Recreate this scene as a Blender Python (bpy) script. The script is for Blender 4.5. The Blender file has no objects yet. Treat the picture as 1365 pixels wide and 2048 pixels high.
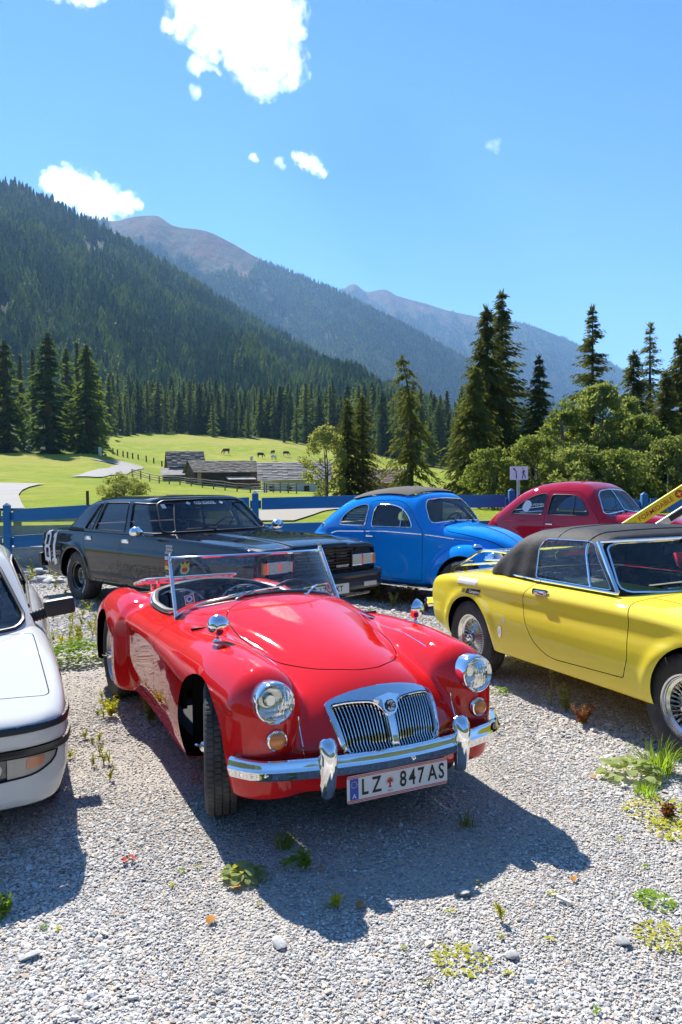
import bpy, bmesh, math, random
import numpy as np
from mathutils import Vector, Matrix, noise as mnoise

random.seed(7)
RNG = np.random.default_rng(11)
S = bpy.context.scene
COL = S.collection
R = math.radians

# ---------------------------------------------------------------- camera
cam_data = bpy.data.cameras.new('camera')
cam = bpy.data.objects.new('camera', cam_data)
COL.objects.link(cam)
cam_data.sensor_fit = 'VERTICAL'
cam_data.sensor_height = 36.0
cam_data.sensor_width = 24.0
cam_data.lens = 36.0 * 1590.0 / 2048.0
cam_data.clip_start = 0.05
cam_data.clip_end = 60000.0
CAM_H = 1.60
PITCH = math.atan(62.0 / 1590.0)
ROLL = 0.012
cam.matrix_world = (Matrix.Translation((0, 0, CAM_H)) @ Matrix.Rotation(math.pi / 2 - PITCH, 4, 'X')
                    @ Matrix.Rotation(-ROLL, 4, 'Z'))
S.camera = cam

# ---------------------------------------------------------------- sky and sun
SUN_EL, SUN_AZ = 44.5, -25.5          # azimuth measured from +Y towards +X
world = bpy.data.worlds.new('World')
S.world = world
world.use_nodes = True
wn, wl = world.node_tree.nodes, world.node_tree.links
wn.clear()
w_out = wn.new('ShaderNodeOutputWorld')
w_bg = wn.new('ShaderNodeBackground')
w_sky = wn.new('ShaderNodeTexSky')
w_sky.sky_type = 'NISHITA'
w_sky.sun_disc = False
w_sky.sun_elevation = R(SUN_EL)
w_sky.sun_rotation = R(SUN_AZ)
w_sky.altitude = 1500
w_sky.air_density = 1.0
w_sky.dust_density = 0.05
w_sky.ozone_density = 4.0
w_bg.inputs['Strength'].default_value = 0.075
w_sat = wn.new('ShaderNodeHueSaturation')          # the camera's colour rendering of the whole sky
w_sat.inputs['Saturation'].default_value = 1.22
w_sat.inputs['Hue'].default_value = 0.503
wl.new(w_sky.outputs[0], w_sat.inputs['Color'])
wl.new(w_sat.outputs[0], w_bg.inputs['Color'])
wl.new(w_bg.outputs[0], w_out.inputs['Surface'])
sun_data = bpy.data.lights.new('sun', 'SUN')
sun_data.energy = 4.4
sun_data.angle = R(0.53)
sun_data.color = (1.0, 0.955, 0.88)
sun = bpy.data.objects.new('sun', sun_data)
COL.objects.link(sun)
sun_dir = Vector((math.sin(R(SUN_AZ)) * math.cos(R(SUN_EL)), math.cos(R(SUN_AZ)) * math.cos(R(SUN_EL)), math.sin(R(SUN_EL))))
sun.rotation_euler = sun_dir.to_track_quat('Z', 'Y').to_euler()
S.view_settings.view_transform = 'Standard'
S.view_settings.look = 'None'
S.view_settings.exposure = 1.38
S.view_settings.gamma = 1.0
S.view_settings.use_curve_mapping = False
S.cycles.max_bounces = 10
S.cycles.transparent_max_bounces = 24
S.cycles.volume_bounces = 10
S.cycles.volume_step_rate = 0.5
S.cycles.caustics_reflective = False
S.cycles.caustics_refractive = False
S.cycles.sample_clamp_indirect = 6.0
# ================================================================ materials
MATS = {}
def nodes_of(m):
    m.use_nodes = True
    return m.node_tree.nodes, m.node_tree.links
def mat(name, col, rough=0.5, metal=0.0, coat=0.0, spec=0.5, var=0.0, scale=8.0, bump=0.0, bscale=60.0, inner=None,
        col2=None, c2scale=3.0, c2lo=0.45, c2hi=0.65, trans=0.0, emis=None, rand=0.0, aniso=None, stretch=None, croughness=0.03, sss=0.0):
    if name in MATS: return MATS[name]
    m = bpy.data.materials.new(name); n, l = nodes_of(m)
    b = n['Principled BSDF']
    b.inputs['Base Color'].default_value = (*col, 1)
    b.inputs['Roughness'].default_value = rough
    b.inputs['Metallic'].default_value = metal
    b.inputs['Specular IOR Level'].default_value = spec
    if coat: b.inputs['Coat Weight'].default_value = coat; b.inputs['Coat Roughness'].default_value = croughness
    if trans: b.inputs['Transmission Weight'].default_value = trans
    cur = None
    tc = n.new('ShaderNodeTexCoord'); vec = tc.outputs['Object']
    if stretch:
        mp = n.new('ShaderNodeMapping'); mp.inputs['Scale'].default_value = stretch
        l.new(vec, mp.inputs['Vector']); vec = mp.outputs[0]
    def noise(sc, det=5, rgh=0.6):
        t = n.new('ShaderNodeTexNoise'); t.inputs['Scale'].default_value = sc; t.inputs['Detail'].default_value = det
        t.inputs['Roughness'].default_value = rgh; l.new(vec, t.inputs['Vector']); return t.outputs[0]
    def mix(fac, a, bb, mode='MIX'):
        x = n.new('ShaderNodeMix'); x.data_type = 'RGBA'; x.blend_type = mode
        for sock, v in ((x.inputs[0], fac), (x.inputs[6], a), (x.inputs[7], bb)):
            if hasattr(v, 'is_linked'): l.new(v, sock)
            elif isinstance(v, (int, float)): sock.default_value = v
            else: sock.default_value = (*v, 1)
        return x.outputs[2]
    def ramp(v, lo, hi):
        r = n.new('ShaderNodeMapRange'); l.new(v, r.inputs[0]); r.inputs[1].default_value = lo; r.inputs[2].default_value = hi; return r.outputs[0]
    cur = col
    if col2 is not None: cur = mix(ramp(noise(c2scale), c2lo, c2hi), cur, col2)
    if var:
        cur = mix(var, cur, ramp_rgb(n, l, noise(scale), col), 'MIX') if False else mix(ramp(noise(scale), 0.3, 0.7), mix(1.0, cur, (1 - var,) * 3, 'MULTIPLY'), mix(1.0, cur, (1 + var,) * 3, 'MULTIPLY'))
    if rand:
        oi = n.new('ShaderNodeObjectInfo'); r = n.new('ShaderNodeMapRange'); l.new(oi.outputs['Random'], r.inputs[0])
        r.inputs[3].default_value = 1 - rand; r.inputs[4].default_value = 1 + rand
        cur = mix(1.0, cur, r.outputs[0], 'MULTIPLY')
    if inner is not None:
        g = n.new('ShaderNodeNewGeometry')
        cur = mix(g.outputs['Backfacing'], cur, inner)
        if coat:
            iv = n.new('ShaderNodeMath'); iv.operation = 'SUBTRACT'; iv.inputs[0].default_value = coat
            l.new(g.outputs['Backfacing'], iv.inputs[1]); iv.use_clamp = True; l.new(iv.outputs[0], b.inputs['Coat Weight'])
        rr = n.new('ShaderNodeMapRange'); l.new(g.outputs['Backfacing'], rr.inputs[0]); rr.inputs[3].default_value = rough; rr.inputs[4].default_value = 0.95
        l.new(rr.outputs[0], b.inputs['Roughness'])
    if hasattr(cur, 'is_linked'): l.new(cur, b.inputs['Base Color'])
    if bump:
        bp = n.new('ShaderNodeBump'); bp.inputs['Strength'].default_value = bump; bp.inputs['Distance'].default_value = 0.02
        l.new(noise(bscale, 4), bp.inputs['Height']); l.new(bp.outputs[0], b.inputs['Normal'])
    if emis: b.inputs['Emission Color'].default_value = (*emis[:3], 1); b.inputs['Emission Strength'].default_value = emis[3]
    MATS[name] = m
    return m

def paint(name, col, dust=0.0, inner=(0.02, 0.02, 0.02), rough=0.5):
    """car enamel under clear coat: orange peel relief, fine dust specks and streaks"""
    if name in MATS: return MATS[name]
    m = bpy.data.materials.new(name); n, l = nodes_of(m); b = n['Principled BSDF']; b.inputs['Specular IOR Level'].default_value = 0.0
    tc = n.new('ShaderNodeTexCoord')
    def noise(sc, det):
        t = n.new('ShaderNodeTexNoise'); t.inputs['Scale'].default_value = sc; t.inputs['Detail'].default_value = det
        l.new(tc.outputs['Object'], t.inputs['Vector']); return t.outputs[0]
    def rng(v, a, b_, c=0, d=1):
        r = n.new('ShaderNodeMapRange'); l.new(v, r.inputs[0])
        for i, q in enumerate((a, b_, c, d)): r.inputs[i + 1].default_value = q
        return r.outputs[0]
    g = n.new('ShaderNodeNewGeometry')
    sep = n.new('ShaderNodeSeparateXYZ'); l.new(g.outputs['Normal'], sep.inputs[0])
    up = rng(sep.outputs[2], 0.1, 0.9)
    sp = rng(noise(95, 3), 0.60, 0.72)
    cl = rng(noise(5, 5), 0.40, 0.75)
    mu = n.new('ShaderNodeMath'); mu.operation = 'MULTIPLY_ADD'; l.new(sp, mu.inputs[0]); mu.inputs[1].default_value = 0.6; l.new(cl, mu.inputs[2])
    m2 = n.new('ShaderNodeMath'); m2.operation = 'MULTIPLY'; l.new(mu.outputs[0], m2.inputs[0]); m2.inputs[1].default_value = dust
    mx = n.new('ShaderNodeMix'); mx.data_type = 'RGBA'; l.new(m2.outputs[0], mx.inputs[0])
    mx.inputs[6].default_value = (*col, 1); mx.inputs[7].default_value = (0.42, 0.40, 0.36, 1)
    mi = n.new('ShaderNodeMix'); mi.data_type = 'RGBA'; l.new(g.outputs['Backfacing'], mi.inputs[0])
    l.new(mx.outputs[2], mi.inputs[6]); mi.inputs[7].default_value = (*inner, 1)
    l.new(mi.outputs[2], b.inputs['Base Color'])
    l.new(rng(g.outputs['Backfacing'], 0, 1, rough, 0.95), b.inputs['Roughness'])
    l.new(rng(g.outputs['Backfacing'], 0, 1, 1.0, 0.0), b.inputs['Coat Weight'])
    l.new(rng(mu.outputs[0], 0, 1.6, 0.012, 0.012 + dust * 0.5), b.inputs['Coat Roughness'])
    bp = n.new('ShaderNodeBump'); bp.inputs['Strength'].default_value = 0.035; bp.inputs['Distance'].default_value = 0.004
    l.new(noise(26, 2), bp.inputs['Height']); l.new(bp.outputs[0], b.inputs['Coat Normal'])
    MATS[name] = m
    return m

def glass(name, tint=(0.82, 0.9, 0.88), ior=1.45, dirt=0.02):
    if name in MATS: return MATS[name]
    m = bpy.data.materials.new(name); n, l = nodes_of(m); n.clear()
    o = n.new('ShaderNodeOutputMaterial'); t = n.new('ShaderNodeBsdfTransparent'); t.inputs[0].default_value = (*tint, 1)
    gl = n.new('ShaderNodeBsdfGlossy'); gl.inputs['Roughness'].default_value = 0.01
    lw = n.new('ShaderNodeLayerWeight'); lw.inputs[0].default_value = 0.36
    r = n.new('ShaderNodeMapRange'); l.new(lw.outputs['Fresnel'], r.inputs[0]); r.inputs[3].default_value = 0.02; r.inputs[4].default_value = 0.9
    mx = n.new('ShaderNodeMixShader'); l.new(r.outputs[0], mx.inputs[0]); l.new(t.outputs[0], mx.inputs[1]); l.new(gl.outputs[0], mx.inputs[2])
    d = n.new('ShaderNodeBsdfDiffuse'); d.inputs[0].default_value = (0.6, 0.6, 0.58, 1)
    tc = n.new('ShaderNodeTexCoord'); no = n.new('ShaderNodeTexNoise'); no.inputs['Scale'].default_value = 60; no.inputs['Detail'].default_value = 4
    l.new(tc.outputs['Object'], no.inputs['Vector'])
    r2 = n.new('ShaderNodeMapRange'); l.new(no.outputs[0], r2.inputs[0]); r2.inputs[1].default_value = 0.45; r2.inputs[2].default_value = 0.8; r2.inputs[4].default_value = dirt * 6
    m2 = n.new('ShaderNodeMixShader'); l.new(r2.outputs[0], m2.inputs[0]); l.new(mx.outputs[0], m2.inputs[1]); l.new(d.outputs[0], m2.inputs[2])
    l.new(m2.outputs[0], o.inputs[0])
    MATS[name] = m
    return m

# ================================================================ objects
def put(name, me, parent=None, m=None, loc=None, rot=None, kind=None):
    o = bpy.data.objects.new(name, me); COL.objects.link(o)
    if m is not None and me is not None:
        me.materials.clear(); me.materials.append(m)
    if parent is not None: o.parent = parent
    if loc is not None: o.location = loc
    if rot is not None: o.rotation_euler = rot
    if kind: o['kind'] = kind
    return o
def tag(o, label=None, cat=None, group=None, kind=None):
    if label: o['label'] = label
    if cat: o['category'] = cat
    if group: o['group'] = group
    if kind: o['kind'] = kind
    return o
def thing(name, label, cat, loc=(0, 0, 0), rz=0.0, group=None):
    o = bpy.data.objects.new(name, None); COL.objects.link(o)
    o.empty_display_size = 0.1
    o.location = loc; o.rotation_euler = (0, 0, rz)
    return tag(o, label, cat, group)
def copy_tree(o, parent=None, depth=0):
    c = o.copy(); COL.objects.link(c)
    if parent is not None: c.parent = parent
    for ch in list(o.children): copy_tree(ch, c, depth + 1)
    return c

# ================================================================ meshes
def me_from(V, F, N=None, smooth=True, name='mesh'):
    me = bpy.data.meshes.new(name)
    V = np.asarray(V, float)
    me.from_pydata(V.tolist(), [], [list(map(int, f)) for f in F] if not isinstance(F, np.ndarray) else F.tolist())
    if smooth: me.polygons.foreach_set('use_smooth', np.ones(len(me.polygons), bool))
    me.update()
    if N is not None and len(N) == len(me.vertices):
        me.normals_split_custom_set_from_vertices([tuple(x) for x in np.asarray(N, float)])
    return me
class MB:
    """collects primitives into one mesh"""
    def __init__(s): s.v = []; s.f = []; s.sm = []
    def add(s, V, F, smooth=False, M=None):
        b = len(s.v)
        V = np.asarray(V, float)
        if M is not None: V = V @ np.array(M.to_3x3()).T + np.array(M.translation)
        s.v.extend(V.tolist()); s.f.extend([[i + b for i in f] for f in F]); s.sm.extend([smooth] * len(F)); return s
    def box(s, lo, hi, bev=0.0, M=None):
        lo = np.array(lo, float); hi = np.array(hi, float)
        if bev <= 0:
            V = [[(lo, hi)[i >> k & 1][k] for k in range(3)] for i in range(8)]
            return s.add(V, [[0, 2, 3, 1], [4, 5, 7, 6], [0, 1, 5, 4], [2, 6, 7, 3], [0, 4, 6, 2], [1, 3, 7, 5]], False, M)
        bm = bmesh.new(); bmesh.ops.create_cube(bm, size=1)
        for v in bm.verts: v.co = Vector(((lo + hi) / 2 + np.array(v.co) * (hi - lo)).tolist())
        bmesh.ops.bevel(bm, geom=list(bm.edges), offset=bev, segments=2, affect='EDGES', profile=0.6)
        bm.verts.index_update()
        s.add([v.co[:] for v in bm.verts], [[v.index for v in f.verts] for f in bm.faces], True, M); bm.free(); return s
    def tube(s, P, r, n=8, closed=False, caps=True, M=None, smooth=True, flat=None):
        V, F = tube(P, r, n, closed, caps, flat); return s.add(V, F, smooth, M)
    def lathe(s, prof, n=32, M=None, smooth=True, axis='z'):
        V, F = lathe(prof, n, axis); return s.add(V, F, smooth, M)
    def prism(s, poly, z0, z1, M=None, axes='xy'):
        V, F = prism(poly, z0, z1, axes); return s.add(V, F, False, M)
    def me(s, sharp=35):
        me = bpy.data.meshes.new('mesh'); me.from_pydata(s.v, [], s.f)
        me.polygons.foreach_set('use_smooth', np.array(s.sm, bool)); me.update()
        if any(s.sm): me.set_sharp_from_angle(angle=R(sharp))
        return me
    def put(s, name, m, parent=None, kind=None, **k):
        return put(name, s.me(), parent, m, kind=kind, **k)
def prism(poly, z0, z1, axes='xy'):
    n = len(poly); V = []
    for z in (z0, z1):
        for a, b in poly:
            V.append({'xy': (a, b, z), 'xz': (a, z, b), 'yz': (z, a, b)}[axes])
    F = [list(range(n))[::-1], list(range(n, 2 * n))] + [[i, (i + 1) % n, n + (i + 1) % n, n + i] for i in range(n)]
    return V, F
def lathe(prof, n=32, axis='z'):
    P = np.array(prof, float); k = len(P)
    t = np.arange(n) * 2 * math.pi / n
    r, h = P[:, 0], P[:, 1]
    X = r[None] * np.cos(t)[:, None]; Y = r[None] * np.sin(t)[:, None]; Z = np.broadcast_to(h[None], X.shape)
    V = {'z': (X, Y, Z), 'y': (X, Z, Y), 'x': (Z, X, Y)}[axis]
    V = np.stack(V, -1).reshape(-1, 3)
    F = [[i * k + j, ((i + 1) % n) * k + j, ((i + 1) % n) * k + j + 1, i * k + j + 1] for i in range(n) for j in range(k - 1)]
    if axis == 'y': F = [f[::-1] for f in F]
    return V, F
def tube(P, r, n=8, closed=False, caps=True, flat=None):
    P = np.asarray(P, float); m = len(P)
    r = np.broadcast_to(np.asarray(r, float), (m,))
    T = (np.roll(P, -1, 0) - np.roll(P, 1, 0)) if closed else np.gradient(P, axis=0)
    T = T / np.maximum(np.linalg.norm(T, axis=1), 1e-9)[:, None]
    up = np.array([0, 0, 1.0]) if abs(T[0][2]) < 0.9 else np.array([1.0, 0, 0])
    A = np.zeros_like(P); a = np.cross(up, T[0]); a /= np.linalg.norm(a)
    for i in range(m):
        a = a - T[i] * (a @ T[i]); a /= max(np.linalg.norm(a), 1e-9); A[i] = a
    B = np.cross(T, A)
    t = np.arange(n) * 2 * math.pi / n
    fa, fb = (1, 1) if flat is None else flat
    V = P[:, None] + r[:, None, None] * (fa * np.cos(t)[None, :, None] * A[:, None] + fb * np.sin(t)[None, :, None] * B[:, None])
    V = V.reshape(-1, 3)
    L = m if closed else m - 1
    F = [[i * n + j, i * n + (j + 1) % n, ((i + 1) % m) * n + (j + 1) % n, ((i + 1) % m) * n + j] for i in range(L) for j in range(n)]
    if caps and not closed: F += [list(range(n))[::-1], [(m - 1) * n + j for j in range(n)]]
    return V, F
def crv(pts, n=1500):
    """monotone cubic through points -> callable"""
    p = np.array(pts, float); x, y = p[:, 0], p[:, 1]
    h = np.diff(x); d = np.diff(y) / h; m = np.zeros(len(x))
    m[0], m[-1] = d[0], d[-1]
    for i in range(1, len(x) - 1):
        if d[i - 1] * d[i] > 0:
            w1, w2 = 2 * h[i] + h[i - 1], h[i] + 2 * h[i - 1]; m[i] = (w1 + w2) / (w1 / d[i - 1] + w2 / d[i])
    X = np.linspace(x[0], x[-1], n); k = np.clip(np.searchsorted(x, X) - 1, 0, len(x) - 2)
    t = (X - x[k]) / h[k]
    Y = (2*t**3-3*t**2+1)*y[k] + (t**3-2*t**2+t)*h[k]*m[k] + (-2*t**3+3*t**2)*y[k+1] + (t**3-t**2)*h[k]*m[k+1]
    return lambda q: np.interp(q, X, Y)
def spline(pts, n=12, closed=True):
    """Catmull-Rom through 2D/3D points"""
    P = np.array(pts, float); m = len(P); out = []
    rng = range(m) if closed else range(m - 1)
    g = (lambda i: P[i % m]) if closed else (lambda i: P[min(max(i, 0), m - 1)])
    for i in rng:
        p0, p1, p2, p3 = g(i - 1), g(i), g(i + 1), g(i + 2)
        for t in np.arange(n) / n:
            out.append(0.5 * ((2*p1) + (-p0+p2)*t + (2*p0-5*p1+4*p2-p3)*t*t + (-p0+3*p1-3*p2+p3)*t**3))
    if not closed: out.append(P[-1])
    return np.array(out)
def rpoly(pts, r, n=5):
    """polygon with rounded corners; r a number or one per corner"""
    P = np.array(pts, float); m = len(P); out = []
    rr = np.broadcast_to(np.asarray(r, float), (m,))
    for i in range(m):
        a, b, c = P[i - 1], P[i], P[(i + 1) % m]
        u = a - b; v = c - b; lu, lv = np.linalg.norm(u), np.linalg.norm(v); u /= lu; v /= lv
        k = min(rr[i], 0.48 * lu, 0.48 * lv)
        if k < 1e-5: out.append(b); continue
        for t in np.linspace(0, 1, n): out.append((1-t)**2*(b+u*k) + 2*t*(1-t)*b + t*t*(b+v*k))
    return np.array(out)
def resamp(P, d, closed=True):
    P = np.asarray(P, float); Q = np.vstack([P, P[:1]]) if closed else P
    s = np.r_[0, np.cumsum(np.linalg.norm(np.diff(Q, axis=0), axis=1))]
    n = max(4, int(s[-1] / d)); t = np.linspace(0, s[-1], n + 1)
    if closed: t = t[:-1]
    return np.stack([np.interp(t, s, Q[:, k]) for k in range(Q.shape[1])], 1)
def psd(poly):
    """signed distance to a closed polygon (negative inside)"""
    P = np.asarray(poly, float); A = P; B = np.roll(P, -1, 0)
    def f(x, y):
        x = np.asarray(x, float); y = np.asarray(y, float)
        d = np.full(x.shape, 1e9); ins = np.zeros(x.shape, bool)
        for a, b in zip(A, B):
            e = b - a; t = np.clip(((x - a[0]) * e[0] + (y - a[1]) * e[1]) / max(e @ e, 1e-12), 0, 1)
            d = np.minimum(d, (x - a[0] - t * e[0]) ** 2 + (y - a[1] - t * e[1]) ** 2)
            c = (a[1] > y) != (b[1] > y)
            if abs(e[1]) > 1e-12: ins ^= c & (x < e[0] * (y - a[1]) / e[1] + a[0])
        return np.where(ins, -1, 1) * np.sqrt(d)
    return f
def smax(a, b, k):
    h = np.maximum(k - np.abs(a - b), 0) / k
    return np.maximum(a, b) + h * h * k * 0.25
def smin(a, b, k): return -smax(-a, -b, k)

# ================================================================ implicit skins
class Skin:
    """triangle skin V, N, T cut exactly along level sets"""
    def __init__(s, V, N, T): s.V, s.N, s.T = V, N, T
    def pick(s, keep):
        T = s.T[keep]; u, inv = np.unique(T, return_inverse=True)
        return Skin(s.V[u], s.N[u], inv.reshape(-1, 3))
    def cut(s, g):
        """-> (part where g<0, part where g>0); g an array per vertex"""
        V, N, T = s.V, s.N, s.T; neg = g < 0; c = neg[T].sum(1)
        mixed = (c == 1) | (c == 2)
        if not mixed.any():
            return s.pick(c == 3), s.pick(c == 0)
        M = T[mixed]; cm = c[mixed]; nm = neg[M]
        odd = np.where(cm == 1, np.argmax(nm, 1), np.argmin(nm, 1))
        ar = np.arange(len(M))
        a, b, d = M[ar, odd], M[ar, (odd + 1) % 3], M[ar, (odd + 2) % 3]
        E = np.concatenate([np.stack([a, b], 1), np.stack([a, d], 1)]); E.sort(1)
        u, inv = np.unique(E, axis=0, return_inverse=True); inv = inv.ravel()
        t = (g[u[:, 0]] / (g[u[:, 0]] - g[u[:, 1]]))[:, None]
        nV = V[u[:, 0]] * (1 - t) + V[u[:, 1]] * t; nN = N[u[:, 0]] * (1 - t) + N[u[:, 1]] * t
        nN /= np.maximum(np.linalg.norm(nN, axis=1), 1e-9)[:, None]
        V2 = np.vstack([V, nV]); N2 = np.vstack([N, nN]); o = len(V)
        k = len(M); eb, ed = inv[:k] + o, inv[k:] + o
        t1 = np.stack([a, eb, ed], 1); t2 = np.stack([eb, b, d], 1); t3 = np.stack([eb, d, ed], 1)
        on = cm == 1
        TI = np.vstack([T[c == 3], t1[on], t2[~on], t3[~on]]); TO = np.vstack([T[c == 0], t1[~on], t2[on], t3[on]])
        W = Skin(V2, N2, TI); Z = Skin(V2, N2, TO)
        return W.pick(np.ones(len(TI), bool)), Z.pick(np.ones(len(TO), bool))
    def off(s, d): return Skin(s.V + s.N * d, s.N, s.T)
    def join(s, o): return Skin(np.vstack([s.V, o.V]), np.vstack([s.N, o.N]), np.vstack([s.T, o.T + len(s.V)]))
    def put(s, name, m, parent, kind=None):
        return put(name, me_from(s.V, s.T, s.N), parent, m, kind=kind)
def nets(F, lo, hi, h, it=4, mirror=True):
    """surface nets of F(x,|y|,z)=0, mirrored in y; vertices pulled onto the surface"""
    xs = np.arange(lo[0], hi[0] + h, h); ny = int(math.ceil(hi[1] / h)) + 1
    ya = np.arange(0, ny + 1) * h; zs = np.arange(lo[2], hi[2] + h, h)
    half = F(xs[:, None, None], ya[None, :, None], zs[None, None, :])
    half = np.broadcast_to(half, (len(xs), len(ya), len(zs)))
    if mirror: G = np.concatenate([half[:, :0:-1], half], 1); ys = np.r_[-ya[:0:-1], ya]
    else:
        ys = np.arange(lo[1], hi[1] + h, h); G = np.broadcast_to(F(xs[:, None, None], ys[None, :, None], zs[None, None, :]), (len(xs), len(ys), len(zs)))
    n = np.array(G.shape) - 1
    sg = G < 0
    cnt = np.zeros(n, np.int8)
    for i in (0, 1):
        for j in (0, 1):
            for k in (0, 1): cnt += sg[i:n[0]+i, j:n[1]+j, k:n[2]+k]
    act = (cnt > 0) & (cnt < 8)
    I, J, K = np.nonzero(act)
    idx = -np.ones(n, int); idx[I, J, K] = np.arange(len(I))
    acc = np.zeros((len(I), 3)); num = np.zeros(len(I))
    for ax in range(3):
        o1, o2 = [q for q in range(3) if q != ax]
        for p in (0, 1):
            for q in (0, 1):
                d = [0, 0, 0]; d[o1] = p; d[o2] = q; e = list(d); e[ax] = 1
                ga = G[I+d[0], J+d[1], K+d[2]]; gb = G[I+e[0], J+e[1], K+e[2]]
                m = (ga < 0) != (gb < 0); t = ga / np.where(m, ga - gb, 1)
                P = np.stack([np.full(len(I), d[0], float), np.full(len(I), d[1], float), np.full(len(I), d[2], float)], 1); P[:, ax] = t
                acc[m] += P[m]; num[m] += 1
    V = (np.stack([I, J, K], 1) + acc / num[:, None]) * h + np.array([xs[0], ys[0], zs[0]])
    Q = []
    for ax in range(3):
        o1, o2 = [(1, 2), (2, 0), (0, 1)][ax]
        A = np.moveaxis(sg, ax, 0); ch = A[:-1] != A[1:]
        sl = [slice(None)] * 3
        loc = np.nonzero(np.moveaxis(ch, 0, ax))
        L = np.stack(loc, 1)
        ok = (L[:, o1] > 0) & (L[:, o2] > 0) & (L[:, o1] < n[o1]) & (L[:, o2] < n[o2]); L = L[ok]
        def at(p, q):
            M_ = L.copy(); M_[:, o1] -= p; M_[:, o2] -= q; return idx[M_[:, 0], M_[:, 1], M_[:, 2]]
        quad = np.stack([at(0, 0), at(1, 0), at(1, 1), at(0, 1)], 1)
        flip = ~sg[L[:, 0], L[:, 1], L[:, 2]]
        quad[flip] = quad[flip][:, ::-1]
        Q.append(quad)
    Q = np.vstack(Q)
    T = np.vstack([Q[:, [0, 1, 2]], Q[:, [0, 2, 3]]])
    f = (lambda P: F(P[:, 0], np.abs(P[:, 1]), P[:, 2])) if mirror else (lambda P: F(P[:, 0], P[:, 1], P[:, 2]))
    def grad(P, e):
        return np.stack([(f(P + np.eye(3)[k] * e) - f(P - np.eye(3)[k] * e)) / (2 * e) for k in range(3)], 1)
    for _ in range(it):
        g = grad(V, h * 0.15); v = f(V)
        st = g * (v / np.maximum((g * g).sum(1), 1e-4))[:, None]
        ln = np.linalg.norm(st, axis=1); st *= np.minimum(1, 0.6 * h / np.maximum(ln, 1e-9))[:, None]
        V = V - st
    g = grad(V, h * 0.3); N = g / np.maximum(np.linalg.norm(g, axis=1), 1e-9)[:, None]
    # orient triangles with the normals
    c = np.cross(V[T[:, 1]] - V[T[:, 0]], V[T[:, 2]] - V[T[:, 0]])
    bad = (c * N[T[:, 0]]).sum(1) < 0
    T[bad] = T[bad][:, ::-1]
    return Skin(V, N, T)
def side_y(F, x, z, y0=0.2, y1=1.2, n=40):
    """outermost |y| of the skin at (x, z)"""
    x = np.asarray(x, float); z = np.asarray(z, float); lo = np.full(x.shape, y0); hi = np.full(x.shape, y1)
    for _ in range(n):
        m = (lo + hi) / 2; v = F(x, m, z); lo = np.where(v < 0, m, lo); hi = np.where(v < 0, hi, m)
    return (lo + hi) / 2
def top_z(F, x, y, z0=0.2, z1=1.9, n=40):
    x = np.asarray(x, float); y = np.abs(np.asarray(y, float)); lo = np.full(x.shape, z0); hi = np.full(x.shape, z1)
    for _ in range(n):
        m = (lo + hi) / 2; v = F(x, y, m); lo = np.where(v < 0, m, lo); hi = np.where(v < 0, hi, m)
    return (lo + hi) / 2
def front_x(F, y, z, x0=0.5, x1=3.2, n=40):
    y = np.abs(np.asarray(y, float)); z = np.asarray(z, float); lo = np.full(y.shape, x0); hi = np.full(y.shape, x1)
    for _ in range(n):
        m = (lo + hi) / 2; v = F(m, y, z); lo = np.where(v < 0, m, lo); hi = np.where(v < 0, hi, m)
    return (lo + hi) / 2

def text_me(txt, size=1.0, depth=0.0, bold=0.0, align='CENTER', space=1.0):
    cu = bpy.data.curves.new('lettering', 'FONT'); cu.body = txt; cu.size = size; cu.extrude = depth; cu.offset = bold
    cu.align_x = align; cu.align_y = 'CENTER'; cu.space_character = space; cu.resolution_u = 3
    o = bpy.data.objects.new('lettering', cu); COL.objects.link(o)
    dg = bpy.context.evaluated_depsgraph_get(); dg.update()
    me = bpy.data.meshes.new_from_object(o.evaluated_get(dg))
    bpy.data.objects.remove(o)
    return me
def text_vf(txt, size, **k):
    me = text_me(txt, size, **k)
    V = np.array([v.co[:] for v in me.vertices]); Fc = [list(p.vertices) for p in me.polygons]
    bpy.data.meshes.remove(me); return V, Fc
# ================================================================ terrain
HYP, FPX = 962.0, 1590.0
GD = np.array([14.0, 18, 24, 32, 45, 65, 95, 130, 180, 250, 350, 450, 600])
GU = np.array([-3000, -300, 0, 170, 340, 520, 700, 900, 1100, 1365, 1700, 4500.0])
GP = np.array([
 [1143, 1100, 1060, 1030, 1005, 985, 965, 948, 930, 905, 880, 860, 835],
 [1143, 1098, 1052, 1018, 988, 962, 938, 918, 897, 880, 860, 843, 822],
 [1143, 1098, 1050, 1013, 984, 959, 935, 915, 895, 880, 860, 845, 825],
 [1143, 1096, 1046, 1010, 985, 965, 945, 924, 897, 880, 862, 850, 830],
 [1143, 1098, 1048, 1017, 1000, 988, 976, 962, 930, 899, 872, 857, 838],
 [1143, 1098, 1048, 1020, 1004, 995, 987, 976, 944, 911, 880, 866, 845],
 [1143, 1098, 1048, 1022, 1006, 997, 990, 982, 958, 929, 897, 880, 860],
 [1143, 1098, 1048, 1022, 1007, 999, 993, 986, 968, 945, 920, 902, 882],
 [1143, 1098, 1050, 1024, 1008, 1000, 994, 987, 975, 955, 935, 920, 900],
 [1143, 1098, 1050, 1024, 1008, 1000, 994, 988, 978, 962, 945, 932, 915],
 [1143, 1098, 1050, 1024, 1008, 1000, 994, 988, 980, 966, 950, 938, 920],
 [1143, 1098, 1050, 1024, 1008, 1000, 994, 988, 980, 966, 950, 938, 920]])
GZ = CAM_H - (GP - HYP) * GD[None] / FPX
GZ[:, 0] = 0.0
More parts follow.
